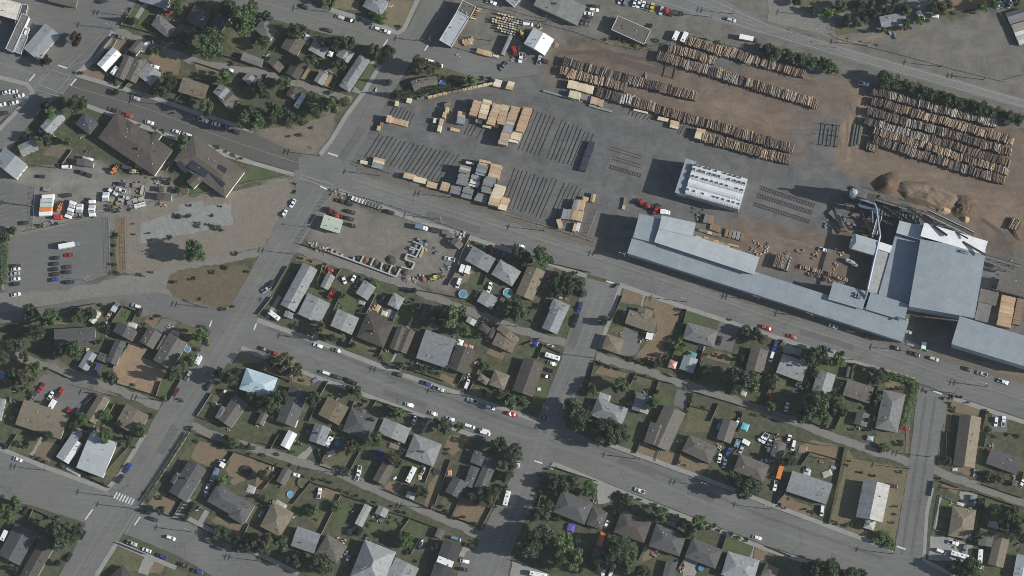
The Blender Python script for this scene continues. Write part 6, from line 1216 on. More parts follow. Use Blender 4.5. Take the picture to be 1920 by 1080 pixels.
def bush(x, y, r, k='g', hs=1.0):
    rad = r * OFF[2] * PX * (.85 if k == 'o' else 1.1); p = PT(x, y, rad * .5); o = mesh_obj('shrub', crown_me('bush', k, rnd.randrange(4)), None, (p.x, p.y, 0), (0, 0, rnd.uniform(0, 6))); o.scale = (rad, rad, rad * hs); PLANTS.append((o, dict(g='leafy green shrub', d='dark green shrub', m='dark red shrub', b='bright green shrub', o='olive shrub', s='pale green shrub', c='dark shrub')[k], 'shrub', A_(x, y)))
def trees(s, f=tree):
    for t in s.split():
        q = t.split(','); f(float(q[0]), float(q[1]), float(q[2]), q[3][0], float(q[4]) if len(q) > 4 else 1.0)
T(0, 0)
trees('560,300,52,m 345,455,46,m 1810,165,105,g 1575,340,105,g 1545,818,62,g 1885,890,95,g 570,785,75,d 375,835,48,b 340,800,46,m 1270,620,55,d 1215,680,55,o 1685,590,55,b 1375,1060,48,g 1015,165,26,c,1.6 1330,55,48,g 1700,60,55,d 1880,740,55,d 1430,740,26,d 1880,70,60,g 1010,410,26,d 1165,375,36,g,.7 1420,470,34,d 340,1040,52,d 505,1060,36,g 870,690,30,m,.6 1360,260,40,d,.8')
trees('600,545,22,d 850,395,18,g 1290,560,24,g 970,345,18,o 880,620,30,g 1860,840,34,d 1740,480,24,o 1290,190,14,d 180,415,26,d 1650,300,30,m 1500,110,20,g 1300,850,14,o 1640,720,16,g 860,905,14,o 1040,940,16,g 1230,985,18,g 1170,960,14,g 1750,840,26,b', bush)
T(1, 0)
trees('140,840,70,g 20,900,55,b 250,890,62,d 310,230,60,d 400,240,40,d 500,320,40,d 620,330,55,d 700,320,55,d 790,360,56,d 880,390,55,d 990,390,56,d 400,450,48,o 320,420,52,d 510,470,48,d 640,480,45,d 1240,490,70,o 1330,510,50,o 1620,600,48,b 1545,580,50,d 1000,625,22,c,1.7 1065,725,24,c,1.7 60,320,46,g 20,650,50,d 200,620,52,g 430,730,46,g 560,800,60,g 450,840,55,d 560,20,40,g 740,90,46,d 70,120,40,d 30,60,50,d 930,140,44,b,.7 340,900,46,g 660,770,40,o 60,700,45,d 100,600,40,d')
trees('1400,580,30,g 1460,600,26,o 1340,690,26,d 1240,710,30,d 1160,720,26,o 1490,630,24,g 870,120,46,g,1.1 1080,200,22,o 560,700,24,g 680,760,26,g 330,1010,22,o 420,960,18,o 250,1020,18,o 600,570,20,o 450,560,16,g 1700,590,22,o 1760,600,20,d 780,150,22,o', bush)
T(2, 0)
trees('1840,350,50,d,.7 1900,370,40,d,.7 800,290,16,o'); trees('1000,340,22,o 930,350,18,g 840,310,16,o 1090,300,20,g 1040,195,20,d 700,300,14,d 515,190,16,b 1460,300,18,g 1560,320,20,g', bush)
T(3, 0)
for i in range(8): tree(10 + i * 66, 375 + i * 17 + (i % 2) * 8, 46 + (i * 7) % 14, 'g' if i % 3 else 'd', .8)
for i in range(15): tree(880 + i * 71, 590 + i * 21 + (i % 3) * 6, (62 if i == 0 else 40) + (i * 11) % 16, 'd' if i % 3 else 'g', .85)
trees('1045,80,38,b 1040,190,40,g 1140,155,34,b 800,108,34,d 600,135,40,d 440,95,44,b 840,225,28,g 690,45,38,d 520,70,36,g 720,140,34,d 780,30,34,s 1290,70,60,o 1620,55,40,b 1700,30,40,g 1860,15,40,g 220,10,34,d 330,70,30,g 900,70,36,d 950,10,36,g 1000,60,30,g 1350,40,40,o 560,40,40,s 660,180,36,d 1200,150,16,g'); trees('560,190,22,o 640,200,18,o 1500,80,18,g 1400,100,14,d 900,240,12,d 1000,220,12,o 1550,100,14,o 700,310,8,o 760,320,8,o 820,340,8,d 600,290,8,o 1330,60,20,d', bush)
T(0, 1)
trees('1450,810,84,g 40,640,56,d 20,700,46,d 90,650,34,d 1410,535,18,o,.5 1340,540,26,o,.5 1330,345,30,m,.6 1270,275,26,d'); trees('1495,605,28,o 1580,605,26,o 1590,535,14,d 1270,705,20,d 1120,670,10,g 1130,720,10,g 870,690,22,g 865,760,20,o 850,830,20,o 860,900,22,g 880,970,24,o 1060,980,22,o 1140,960,20,o 840,480,26,d 880,500,22,g 980,490,18,o 300,610,24,o 420,600,16,g 700,540,16,g 600,550,12,g 1650,630,30,g 1770,820,26,o 1640,25,20,g 1700,60,18,o 1760,85,18,g 1810,110,16,o 1450,1010,24,o 1600,960,26,o 1700,930,22,g 1310,1040,28,o 1860,960,20,o 1420,545,20,o 1140,845,12,d 1660,470,10,d 1430,460,16,o 1000,600,10,o 1010,680,12,o', bush)
T(1, 1)
trees('1880,740,46,d 1950,820,40,d 840,1030,30,b,.6 460,1050,26,b,.6 1760,790,34,m 1900,960,20,d'); trees('780,1010,20,g 900,1060,22,b 350,860,16,o 420,880,16,o 520,905,16,o 1230,1000,16,o 1640,740,14,g 300,300,14,o 290,360,14,d 600,960,14,o 1420,690,16,o 500,970,12,g', bush)
T(2, 1)
trees('228,850,74,g 90,845,52,d 40,830,50,d 400,990,40,d 330,1040,40,g 440,1050,50,d 520,1040,34,g 380,1080,46,d'); trees('480,970,24,o 300,880,20,g 140,880,24,m', bush)
T(0, 2)
trees('360,220,76,g 230,190,60,d 270,330,60,d 150,420,50,s,.7 560,470,60,g 480,470,50,d 600,220,50,g 680,190,44,d 1510,365,56,g 1400,550,62,g 1310,655,60,g 820,660,60,d 780,690,46,d 180,690,70,o 260,600,50,g 70,560,60,d 100,660,60,g 40,830,50,d 1750,600,60,d 1730,670,66,d 1640,640,40,d 1890,820,46,d 620,980,46,g 790,950,44,b,.7 1060,1060,46,g 800,300,34,b 770,400,34,d 730,400,30,g 1720,740,46,d 180,520,40,o 60,430,46,d 460,380,1,g 1420,300,40,d,.8 30,520,40,o 560,1040,40,d 850,1060,46,d 900,1010,30,g 950,470,1,g 680,560,26,d 1130,960,30,g,.6')
trees('300,460,36,o 120,360,40,o 350,520,28,o 200,320,30,o 1140,230,18,o 1190,210,18,d 1090,270,14,o 1360,840,18,g 1240,830,18,g 1000,730,18,g 880,690,20,d 720,1000,22,g 1540,300,26,g 1560,420,18,g 1490,460,20,g 1590,870,16,o 1650,790,16,d 300,850,18,g 160,760,26,g 250,780,24,g 700,330,18,d 1080,300,14,g 1580,1000,14,d 1440,1060,26,g 1500,80,18,o 1400,90,18,o 1680,160,20,d 1750,140,18,o 130,780,20,o 350,610,18,g 410,450,20,g 1340,480,20,d 1300,590,20,g 940,450,20,b 860,580,16,o 760,130,18,g', bush)
T(1, 2)
trees('200,560,70,o 80,530,60,d 120,570,50,o 310,620,46,o 190,830,62,d 130,870,70,g 60,860,66,d 430,830,56,d 760,780,40,g 700,760,38,d 1450,200,80,g 1380,240,60,d 1540,170,36,g 1560,310,46,g 1130,560,40,d 1080,580,30,g 1250,600,30,d 410,300,50,d 480,290,40,o 560,370,36,d 450,350,34,d 1890,190,46,g 1840,820,60,d 1900,850,60,g 1730,580,34,b,.6 1410,600,26,b 1700,790,30,o 1060,940,46,g 1000,930,36,d 1190,20,24,o 1400,1030,60,d 1520,1040,40,g 1660,350,30,g 1800,640,20,d 1620,560,1,g 730,430,26,o 1480,250,50,d 1350,180,44,g 640,60,26,d 870,1000,30,d')
trees('550,370,20,g 600,385,18,d 640,390,16,g 500,360,18,o 300,270,20,g 270,290,16,d 940,510,20,o 890,470,18,m 1170,560,20,b 960,530,18,b 1320,630,18,o 1260,640,14,g 1370,640,16,o 1640,300,18,g 1780,270,24,d 1720,240,20,g 1560,200,20,g 800,140,18,g 780,170,16,d 1120,100,12,b 1160,110,12,g 1100,140,12,b 1150,160,12,g 1190,90,12,g 1690,540,18,b 1740,640,20,g 1790,760,20,o 1830,790,20,d 830,850,22,o 780,880,20,d 1000,900,20,g 250,700,18,o 350,690,16,d 520,830,18,o 560,810,14,g 1620,100,12,d 240,600,30,d', bush)
T(2, 2)
trees('50,190,60,g 30,110,50,d 330,20,46,d 420,30,40,d 490,15,36,c,.8 530,40,30,c,.8 800,730,66,g 690,740,50,d 600,770,40,g 480,930,80,d 500,1010,70,d 420,1000,60,d 700,1050,80,d 620,1040,60,d 790,1060,60,d 1250,430,50,b,.6 1290,440,30,g 1720,690,90,s 1790,700,80,g 1650,640,50,d 1100,560,36,d,.7 1160,520,30,d 1760,320,40,o 1870,380,40,o 1830,330,36,d 1720,520,30,d 1500,560,30,d 1060,860,50,g 720,290,40,d,.8 690,260,30,g 720,230,24,d 110,190,20,m 60,850,50,g 20,840,40,d 1460,620,50,d 1560,600,50,d 1400,640,30,o 1090,780,20,g 1270,380,24,g 1890,640,24,d 430,870,40,d 560,940,40,d')
trees('900,530,24,d 960,550,24,d 1010,560,20,g 1060,590,20,d 860,520,16,g 660,570,20,d 740,590,18,g 800,610,16,o 1000,660,18,o 1380,620,18,g 1320,690,18,g 1480,660,22,o 1560,690,20,o 1620,720,20,d 1350,800,20,g 1340,860,20,d 1310,920,22,g 1290,960,18,d 1670,780,18,d 1800,860,18,g 1720,940,18,o 1830,950,18,g 560,700,20,g 560,800,22,g 1050,160,18,d 1250,160,20,o 1270,200,18,o 150,250,16,o 400,220,16,b 380,250,20,d 290,60,18,b 180,140,24,m 1640,240,14,o 1530,500,24,o 1580,520,24,o 1450,500,24,o 1330,500,20,g 930,680,14,b 1450,900,14,o', bush)
T(3, 2)
trees('310,520,62,d 525,540,58,b,.9 350,640,36,g 370,890,90,g 300,920,70,d 420,830,60,d 330,830,56,g 540,860,46,g 560,930,40,d 40,690,46,g 30,740,36,s 20,880,40,g 830,660,50,d,.7 800,700,34,d 820,820,36,g 770,980,30,g 790,780,24,d 540,800,30,d 860,620,26,g 400,480,56,d 250,960,50,d 180,790,36,d 290,730,30,d 800,860,24,d 420,960,50,g 480,820,34,d 60,660,24,g')
trees('620,620,18,g 700,600,20,d 640,720,16,g 560,900,20,b 700,900,14,g 530,960,20,d 270,510,20,d 760,1060,22,d 640,1060,18,o 1380,820,24,o 1450,820,18,o 1400,910,28,o 1660,1060,24,b 1650,930,14,d 1500,860,14,o 1370,870,18,o 1320,830,16,d 1190,780,10,d 890,700,20,g 1000,750,20,g 940,760,18,o', bush)
T(0, 3)
trees('110,530,56,g 60,520,50,d 40,600,44,b 570,740,44,d 560,800,40,g 400,760,110,d,.7 1200,585,36,d 1130,560,30,d 1650,740,60,d,.5 1660,360,36,b 1640,390,26,g 1750,80,40,g 870,10,50,d 960,70,40,d 1060,20,30,g 790,30,60,g 1860,840,50,o 1900,880,40,d 1780,820,40,d 1840,110,30,o 60,640,46,b 1200,490,20,d,.5 120,1040,30,d 1700,40,24,d 350,30,40,d 440,985,30,g')
trees('340,220,20,o 300,200,18,g 260,180,14,o 660,330,16,o 720,370,16,g 780,390,18,b 620,310,14,d 560,280,16,b 1090,450,14,d 1110,510,14,d 1260,470,18,d 1310,140,16,o 1480,70,16,d 1660,110,20,d 1700,100,18,g 1880,170,18,g 600,700,16,d 440,640,14,d 520,690,12,o 360,650,20,d 40,110,24,d 140,90,30,d 200,100,26,d 1000,110,16,d 1590,830,14,d 200,80,16,g 1370,600,12,d 1050,590,16,o 1090,600,16,d', bush)
for i in range(6): T(0, 3); tree(1395 + i * 13, 662 - i * 24, 13, 'c', 1.5)
T(1, 3)
trees('895,65,60,g 740,110,44,d 700,130,46,o 1030,190,50,o 1060,240,34,d 870,30,46,d 1220,430,40,d 1260,460,36,o 480,980,80,d 520,1000,50,g 400,1000,60,d 60,830,66,o 190,830,58,g 110,850,40,d 1130,820,56,b,.7 1090,790,40,d 1330,860,30,d 1690,480,80,d,.5 1800,460,50,d 1830,90,60,d 1760,70,50,d 1880,250,50,s 1900,320,40,o 1860,350,34,d 970,740,30,d,.6 770,740,40,m,.6 600,560,40,g,.6 400,600,36,d,.6 440,570,36,g,.6 660,290,36,d,.5 1410,30,40,d 50,320,40,d 1690,700,1,d 360,590,30,g,.7 60,500,30,d 1740,510,50,o 1720,40,40,d 1850,420,30,o 300,960,60,d 1930,130,50,d')
trees('70,540,20,g 40,560,16,g 330,90,20,g 280,150,16,g 360,340,14,d 420,380,12,d 450,350,20,o 520,360,18,o 570,380,18,o 640,440,18,o 700,460,16,o 760,480,16,o 830,520,18,g 900,530,14,o 1020,560,14,g 1080,600,16,b 1120,610,14,g 1160,650,12,o 1010,640,14,b 1060,660,14,b 1000,680,14,g 1090,690,14,b 930,650,16,g 880,670,16,g 850,700,14,d 1400,560,24,o 1440,600,24,o 1480,640,20,d 1560,640,18,o 1640,680,18,d 1790,560,20,o 1820,470,22,o 1440,130,16,d 1430,160,14,d 1050,50,20,g 520,170,16,d 160,170,18,g 260,250,14,g 150,250,16,g 60,170,18,d 980,780,18,g 850,780,16,b 1170,780,14,b 1150,900,22,d 1200,970,20,o 250,790,26,g 180,900,24,d 360,930,20,o 240,650,16,o 460,660,14,o', bush)
T(2, 3)
trees('190,800,90,d 130,880,80,d 240,760,70,s,.9 260,900,60,d 400,830,80,b,.9 380,900,80,g 470,940,80,g 520,990,60,d 350,960,60,g 820,850,90,g,.8 780,900,90,d,.8 870,920,70,g,.8 850,990,66,g 740,960,66,d 1100,620,70,g 260,560,56,d 220,620,50,o 330,370,60,d,.8 420,370,70,d,.8 500,380,56,d,.8 580,430,60,g,.8 290,420,40,d 1750,420,80,d 1700,360,60,d 1820,420,50,o 1650,350,50,d 1380,690,70,g 1330,760,50,g 1300,700,50,d 1450,730,50,d 780,590,30,b 860,500,46,d,.6 920,530,40,d,.6 650,970,50,d 970,1040,44,d 1010,1060,40,o 700,50,70,d 760,40,70,d 600,20,60,d 820,30,50,d 640,1000,60,d 180,620,50,d 340,640,30,b 320,450,30,d 10,200,60,s 20,130,40,g 480,820,40,d')
trees('220,320,20,d 210,380,22,d 200,440,24,d 180,480,22,o 270,280,22,o 240,350,20,o 800,450,14,d 830,470,14,b 900,490,16,g 960,510,16,d 1070,540,16,d 1020,560,18,d 1250,630,14,d 1480,720,22,g 1520,700,20,g 1560,740,16,d 1640,770,20,g 1700,790,18,g 1760,810,16,d 1260,225,12,d 1300,250,12,o 1240,700,16,d 580,1000,16,o 1130,590,30,b 1860,440,14,g 1090,690,20,d 1000,880,24,o 1020,1020,16,o', bush)
T(3, 3)
trees('160,210,56,d 170,170,46,d 30,510,40,d 1570,780,40,d 860,780,50,g,.5 920,830,36,b,.5 1530,1010,70,g 1480,1040,60,d 1590,1060,40,d 1400,1010,60,d 480,1030,90,d 380,1050,80,d 600,1070,80,d 700,1080,50,g 300,1040,60,d 1830,660,60,d 1780,600,50,d 1860,740,60,d 1700,580,40,d 1760,690,40,g 1900,650,44,b,.8 1850,590,36,d 880,120,40,g,.6 970,110,34,d,.6 1740,340,40,o,.7 1660,330,40,o,.6 1350,220,36,d,.6 1600,540,30,b 1670,770,24,d 1910,800,40,d 850,120,30,b,.6 1000,80,26,d,.6')
trees('640,690,20,g 590,700,18,g 520,680,18,g 720,770,14,b 900,800,16,g 1000,300,18,o 960,560,16,o 950,620,14,g 940,680,16,o 780,830,16,b 840,840,16,b 330,600,16,m 280,580,14,o 90,550,16,d 130,570,14,o 1290,350,16,o 1300,200,14,o 1600,520,20,g 1620,580,18,b 1760,370,14,g 1720,360,16,d 1640,370,16,g 1640,10,24,g 1700,30,16,d 1810,20,20,o 1880,30,18,d 160,930,10,b 600,250,14,o 700,300,18,g 800,330,18,o 620,220,12,o', bush)
# clipped hedges
def hedge(label, pts, w_, h, c='b'):
    q = [PT(x, y, 0) for x, y in pts]; g = np.random.default_rng(int(pts[0][0]) + 3); cs = []
    for a, b_ in zip(q[:-1], q[1:]):
        L = (b_ - a).length; n = int(L * w_ * 32); t = g.random(n); d = (b_ - a) / L; s = g.uniform(-1, 1, n); s = np.sign(s) * np.abs(s) ** .5 * w_ / 2; z = h * np.sqrt(g.uniform(0, 1, n)); wob = 1 + .25 * np.sin(t * L * 1.9)
        cs.append(np.stack([a.x + d.x * t * L - d.y * s * wob, a.y + d.y * t * L + d.x * s * wob, z * (1 + .08 * np.sin(t * L * 3.1))], 1))
    c0 = np.concatenate(cs); N = len(c0); a = g.normal(size=(N, 3)); a /= np.linalg.norm(a, axis=1)[:, None]; b2 = np.cross(a, g.normal(size=(N, 3))); b2 /= np.linalg.norm(b2, axis=1)[:, None]; s = .24
    org = np.array([q[0].x, q[0].y, 0]); v = np.stack([c0 - a * s, c0 + b2 * s * .7, c0 + a * s, c0 - b2 * s * .7], 1).reshape(-1, 3) - org
    me = bpy.data.meshes.new('hedge'); me.from_pydata(v.tolist(), [], np.arange(4 * N).reshape(-1, 4).tolist()); me.materials.append(LEAF[c]); o = mesh_obj('hedge', me, None, tuple(org)); tag(o, label, 'hedge')
T(3, 2); hedge('bright L-shaped hedge round the corner lot', [(865, 645), (1000, 675), (1110, 712), (1095, 800), (1060, 900), (1020, 1035)], 3.2, 2.6, 'b')
T(0, 1); hedge('long bright hedge along the left parking lot', [(40, 700), (40, 850), (35, 1060)], 3.2, 3.0, 'b')
T(0, 3); hedge('dark clipped hedge inside the white picket fence', [(1405, 10), (1250, 250), (1075, 525)], 1.6, 1.6, 'd')
T(1, 0); hedge('bright strip hedge beside the dry vacant corner', [(975, 80), (905, 170)], 3.0, 1.8, 'b')
T(1, 0); hedge('dark hedge along the curved lumber fence', [(1090, 715), (1250, 690), (1400, 665), (1590, 640)], 3.6, 2.4, 'd')
# ------------------------------------------------------------------ fences
FENCES = []
FM = dict(w=mat_wood('grey fence board', (.15, .13, .11), .35), p=mat_wood('white picket', (.6, .6, .57), .08), c=mat_wood('wire fence steel', (.22, .22, .22), .1), b=mat_wood('brown fence board', (.11, .075, .05), .2), k=mat_wood('concrete block', (.42, .41, .38), .1))
FN = dict(w='weathered board fence', p='white picket fence', c='wire mesh fence', b='brown board fence')
def fence(k, *pts):
    q = [PT(pts[i], pts[i + 1], 0) for i in range(0, len(pts), 2)]; h = dict(w=1.8, b=1.8, p=1.1, c=2.0)[k]; mb = MB(); o0 = q[0]
    pm = mb
    for a, b_ in zip(q[:-1], q[1:]):
        L = (b_ - a).length; d = (b_ - a) / L; n = max(1, int(L / 2.4)); M_ = Matrix.Translation(a - o0) @ Matrix.Rotation(math.atan2(d.y, d.x), 4, 'Z')
        for i in range(n + 1): pm.box(i * L / n - .06, i * L / n + .06, -.06, .06, 0, h + .08, 0, 0, M_)
        if k == 'c':
            for z in (.5, 1.2, 1.95): mb.box(0, L, -.03, .03, z - .03, z + .03, 0, 0, M_)
            mb.box(0, L, -.005, .005, .05, h, 0, 0, M_) if False else None
        elif k == 'p':
            nb = int(L / .3)
            for i in range(nb): x = (i + .5) * L / nb; mb.box(x - .07, x + .07, -.03, .03, .08, h, 0, 0, M_)
            mb.box(0, L, .03, .07, .8, .92, 0, 0, M_)
        else:
            for i in range(n): mb.box(i * L / n + .02, (i + 1) * L / n - .02, -.035, .035, .05 + rnd.uniform(0, .05), h + rnd.uniform(-.06, .05), 0, 0, M_)
    o = mb.obj('fence', FM[k], None, o0)
    m_ = A_((pts[0] + pts[-2]) / 2, (pts[1] + pts[-1]) / 2); FENCES.append((o, FN[k], 'fence', m_))
def fences(k, *ls):
    for l in ls: fence(k, *l)
T(0, 0)
fences('w', (910, 190, 1090, 235, 1300, 300, 1440, 365), (1365, 165, 1510, 40), (1060, 725, 1170, 620), (1640, 405, 1780, 450), (1470, 470, 1620, 520, 1760, 560), (700, 470, 800, 330, 850, 275), (925, 670, 1000, 590), (1470, 240, 1600, 85), (1000, 60, 910, 190), (1780, 690, 1850, 560)); fences('p', (1290, 780, 1375, 695), (880, 300, 845, 360))
T(1, 0)
fences('w', (130, 385, 260, 215), (170, 540, 420, 620, 640, 690), (400, 500, 330, 600), (580, 650, 650, 560), (50, 510, 160, 545), (640, 620, 760, 440), (800, 30, 820, -10), (440, 720, 640, 760), (20, 700, 90, 560)); fences('c', (1660, 45, 1940, 110), (1240, 300, 1520, 360, 1830, 445), (1110, 720, 1300, 720))
T(2, 0)
fences('c', (0, 75, 140, 120, 340, 160, 520, 200), (260, 180, 500, 245, 760, 340), (800, 345, 960, 375, 1160, 335, 1330, 265), (1330, 262, 1600, 330, 1900, 410), (100, 180, 0, 400))
T(3, 0)
fences('c', (500, 150, 480, 260, 560, 300, 1000, 410, 1480, 540, 1770, 612, 1930, 570), (1710, 60, 1900, 350), (0, 430, 220, 500, 540, 570), (640, 590, 780, 635, 1000, 690), (1380, 100, 1580, 55))
T(0, 1)
fences('c', (265, 330, 248, 640), (200, 660, 500, 600, 830, 510, 1130, 445, 1440, 385, 1650, 350, 1940, 275), (818, 560, 830, 970, 940, 985), (940, 560, 950, 965), (0, 430, 245, 470)); fences('w', (470, 150, 545, 45), (1250, 200, 1330, 100))
T(1, 1)
fences('c', (740, 130, 1000, 215, 1500, 370, 1940, 500), (610, 345, 950, 440, 1300, 555, 1610, 670), (590, 360, 470, 500, 330, 745), (0, 290, 280, 230, 310, 330)); fences('w', (330, 750, 560, 820), (1610, 680, 1540, 830, 1480, 1000), (240, 920, 130, 1100), (500, 910, 460, 1060), (640, 940, 600, 1000), (1700, 1060, 1760, 900), (1440, 1060, 1500, 960))
T(2, 1); fences('c', (0, 540, 300, 630, 640, 740), (560, 700, 640, 500)); fences('w', (20, 1080, 90, 960), (310, 900, 590, 965), (800, 1050, 770, 1080))
T(0, 2)
fences('w', (830, 275, 925, 135, 1030, 180, 990, 260), (870, 715, 1150, 800, 1270, 850), (850, 600, 975, 415), (980, 415, 1110, 455), (0, 280, 200, 265), (300, 150, 500, 160, 740, 120), (1270, 850, 1360, 690), (870, 640, 885, 715), (1170, 815, 1210, 700)); fences('w', (380, 610, 530, 680), (780, 690, 870, 720), (1480, 960, 1590, 790), (1480, 965, 1640, 1010), (640, 870, 730, 790), (860, 870, 800, 990)); fences('c', (560, 730, 870, 810), (1380, 90, 1560, 150, 1730, 165))
T(1, 2)
fences('w', (120, 70, 20, 200), (580, 170, 650, 30), (830, 190, 900, 50), (1030, 250, 1115, 60), (690, 435, 740, 350), (920, 520, 1030, 290), (480, 810, 545, 700), (720, 900, 740, 850), (860, 920, 910, 840), (970, 950, 1000, 870), (1200, 590, 1280, 310), (1700, 350, 1800, 290), (1650, 100, 1450, 60, 1130, 0), (1600, 780, 1700, 550), (1520, 720, 1560, 640), (400, 1000, 460, 860), (0, 600, 260, 700)); fences('w', (1510, 200, 1700, 260, 1900, 320), (1170, 950, 1300, 990), (1180, 620, 1420, 700), (640, 1010, 700, 910), (890, 840, 1180, 940), (500, 230, 590, 280))
T(2, 2)
fences('w', (620, 545, 800, 610), (560, 790, 620, 560), (880, 750, 930, 640), (1190, 560, 1290, 250, 1310, 160), (1360, 710, 1440, 440), (1640, 800, 1760, 460), (1880, 880, 1960, 660), (1330, 900, 1360, 790), (640, 460, 800, 500, 1090, 600), (930, 650, 1200, 720), (1370, 780, 1640, 860, 1960, 960), (230, 420, 370, 490), (760, 220, 830, 60), (1650, 400, 1760, 330), (880, 860, 930, 770), (1100, 700, 1040, 900)); fences('w', (190, 530, 240, 420), (90, 430, 220, 380), (1210, 670, 1150, 640), (1490, 1000, 1550, 870), (1700, 1080, 1730, 930), (1430, 480, 1390, 700), (150, 890, 230, 900)); fences('b', (1340, 885, 1520, 930), (760, 860, 870, 900))
T(3, 2)
fences('w', (80, 450, 120, 390), (620, 680, 640, 565, 850, 630), (500, 1060, 590, 870), (760, 920, 830, 740), (430, 1060, 500, 870), (1610, 1060, 1640, 910), (310, 700, 370, 580), (100, 590, 30, 640), (0, 940, 200, 1010), (840, 620, 1110, 700), (280, 690, 350, 560), (330, 1010, 480, 1070))
T(0, 3)
fences('p', (1425, 0, 1265, 250, 1062, 545), (1395, 0, 1240, 250, 1050, 520)); fences('w', (1700, 240, 1760, 150), (1060, 550, 1300, 640), (1300, 640, 1380, 500), (1490, 20, 1700, 100), (880, 830, 1100, 920), (210, 670, 250, 580, 450, 670), (550, 280, 830, 420), (760, 340, 960, 120), (1770, 150, 1920, 200), (60, 130, 130, 20), (1530, 760, 1700, 830), (400, 200, 500, 20), (1800, 830, 1870, 690))
T(1, 3)
fences('w', (480, 250, 590, 20), (490, 255, 720, 335), (690, 320, 790, 130), (0, 200, 190, 270), (50, 430, 180, 280), (490, 770, 640, 470), (280, 540, 420, 370), (930, 580, 1170, 650), (1060, 780, 1160, 640), (1170, 650, 1390, 730), (1330, 580, 1460, 210), (1690, 720, 1810, 490), (500, 240, 440, 60), (960, 430, 1280, 560), (1160, 920, 1230, 800), (850, 620, 890, 550), (540, 410, 640, 450), (640, 470, 860, 540)); fences('w', (1470, 630, 1540, 490), (30, 80, 240, 140), (110, 130, 170, 20), (420, 380, 620, 440), (820, 800, 1040, 890), (1270, 380, 1320, 250)); fences('b', (1380, 600, 1700, 720), (1250, 560, 1390, 600))
T(2, 3)
fences('w', (300, 260, 640, 370), (270, 300, 190, 560), (930, 160, 970, 60), (1260, 940, 1310, 760), (1575, 880, 1620, 750), (950, 960, 1010, 840), (0, 960, 300, 1060), (1060, 550, 1200, 620), (1240, 1040, 1300, 940), (1550, 1060, 1590, 930), (700, 850, 750, 640)); fences('p', (1450, 470, 1480, 380), (1660, 170, 1690, 130), (1080, 215, 1110, 130)); fences('w', (550, 1000, 600, 830), (1240, 250, 1270, 150))
T(3, 3)
fences('p', (1410, 530, 1290, 475, 1250, 735, 1340, 760)); fences('w', (455, 690, 500, 480, 575, 115), (70, 540, 100, 380), (0, 0, 200, 60, 400, 100, 590, 115), (1575, 460, 1900, 570), (1330, 240, 1340, 0), (1240, 370, 1220, 480), (1600, 390, 1920, 500), (320, 150, 540, 210), (1620, 110, 1640, 10), (1890, 400, 1920, 300), (1630, 500, 1600, 700), (1790, 560, 1860, 580), (1430, 420, 1300, 370), (480, 490, 560, 500), (0, 860, 170, 930)); fences('w', (250, 250, 320, 150), (140, 450, 70, 530), (1880, 930, 1840, 1070), (1560, 700, 1600, 560))
# ------------------------------------------------------------------ poles and lamps
POLEM = mat_wood('pole timber', (.13, .105, .085), .2); POLES = []
def pole(x, y, h=11, arm=-72, lamp=False):
    p = PT(x, y, 0); o = empty('utility_pole', (p.x, p.y, 0), -R(arm)); MB().tube([(0, 0, 0), (0, 0, h)], [.2, .13], 8).obj('pole', POLEM, o)
    for z in (h - .5,) + ((h - 1.6,) if rnd.random() < .35 else ()):
        mb = MB().box(-1.5, 1.5, -.09, .09, z - .12, z + .12)
        for s in (-1.35, -.5, .5, 1.35): mb.box(s - .06, s + .06, -.06, .06, z + .12, z + .36)
        mb.obj('crossarm', POLEM, o)
    if rnd.random() < .4: MB().tube([(.0, .35, h - 3.2), (0, .35, h - 2.1)], .3, 8).obj('transformer', STEEL, o)
    if lamp: mb = MB().tube([(0, 0, h - 2), (0, 1.4, h - 1.4), (0, 2.6, h - 1.3)], .06, 6); mb.obj('lamp_arm', STEEL, o); MB().box(-.15, .15, 2.4, 3.1, h - 1.42, h - 1.25).obj('lamp_head', STEEL, o)
    POLES.append((o, 'timber utility pole', 'utility pole', A_(x, y)))
def lampost(x, y, ang, h=8):
    p = PT(x, y, 0); o = empty('street_lamp', (p.x, p.y, 0), -R(ang)); MB().tube([(0, 0, 0), (0, 0, h - .4), (.3, 0, h), (1.8, 0, h + .2)], [.11, .08, .06, .05], 8).obj('pole', STEEL, o); MB().box(1.6, 2.4, -.15, .15, h + .12, h + .27).obj('lamp_head', STEEL, o); POLES.append((o, 'steel street lamp', 'street lamp', A_(x, y)))
T(0, 0)
for a in [(850, 218), (970, 122), (1240, 790)]: pole(*a, lamp=True)
lampost(478, 712, 90)
T(1, 0)
for a in [(545, 92), (660, 275), (1310, 318), (1760, 305)]: pole(*a)
T(2, 0)
for a in [(1500, 130), (1660, 105), (255, 165)]: pole(*a)
T(3, 0)
for a in [(745, 345), (1295, 500), (1620, 598), (340, 120)]: pole(*a)
lampost(365, 272, -100); lampost(520, 360, -60)
T(0, 1)
for a in [(420, 182), (1090, 995), (245, 470)]: pole(*a)
lampost(650, 1025, -20)
T(1, 1)
for a in [(480, 88), (930, 238), (1460, 402), (290, 828), (1380, 565)]: pole(*a)
lampost(1400, 600, 250); lampost(380, 625, 0)
T(2, 1); pole(850, 850, lamp=True); pole(240, 652, lamp=True)
T(0, 2)
for a in [(1560, 150), (1260, 850), (870, 812)]: pole(*a)
T(1, 2)
for a in [(440, 388), (1130, 640), (1560, 805), (300, 120)]: pole(*a, lamp=True)
T(2, 2); pole(620, 525); pole(1850, 95, lamp=True); pole(1310, 105, lamp=True); pole(40, 290)
T(3, 2); pole(330, 222, lamp=True); pole(1040, 475); pole(1640, 740, lamp=True); pole(640, 540); pole(1400, 790)
T(0, 3)
for a in [(350, 290), (850, 485), (1440, 750), (1000, 575), (1960, 970)]: pole(*a, lamp=True)
T(2, 3)
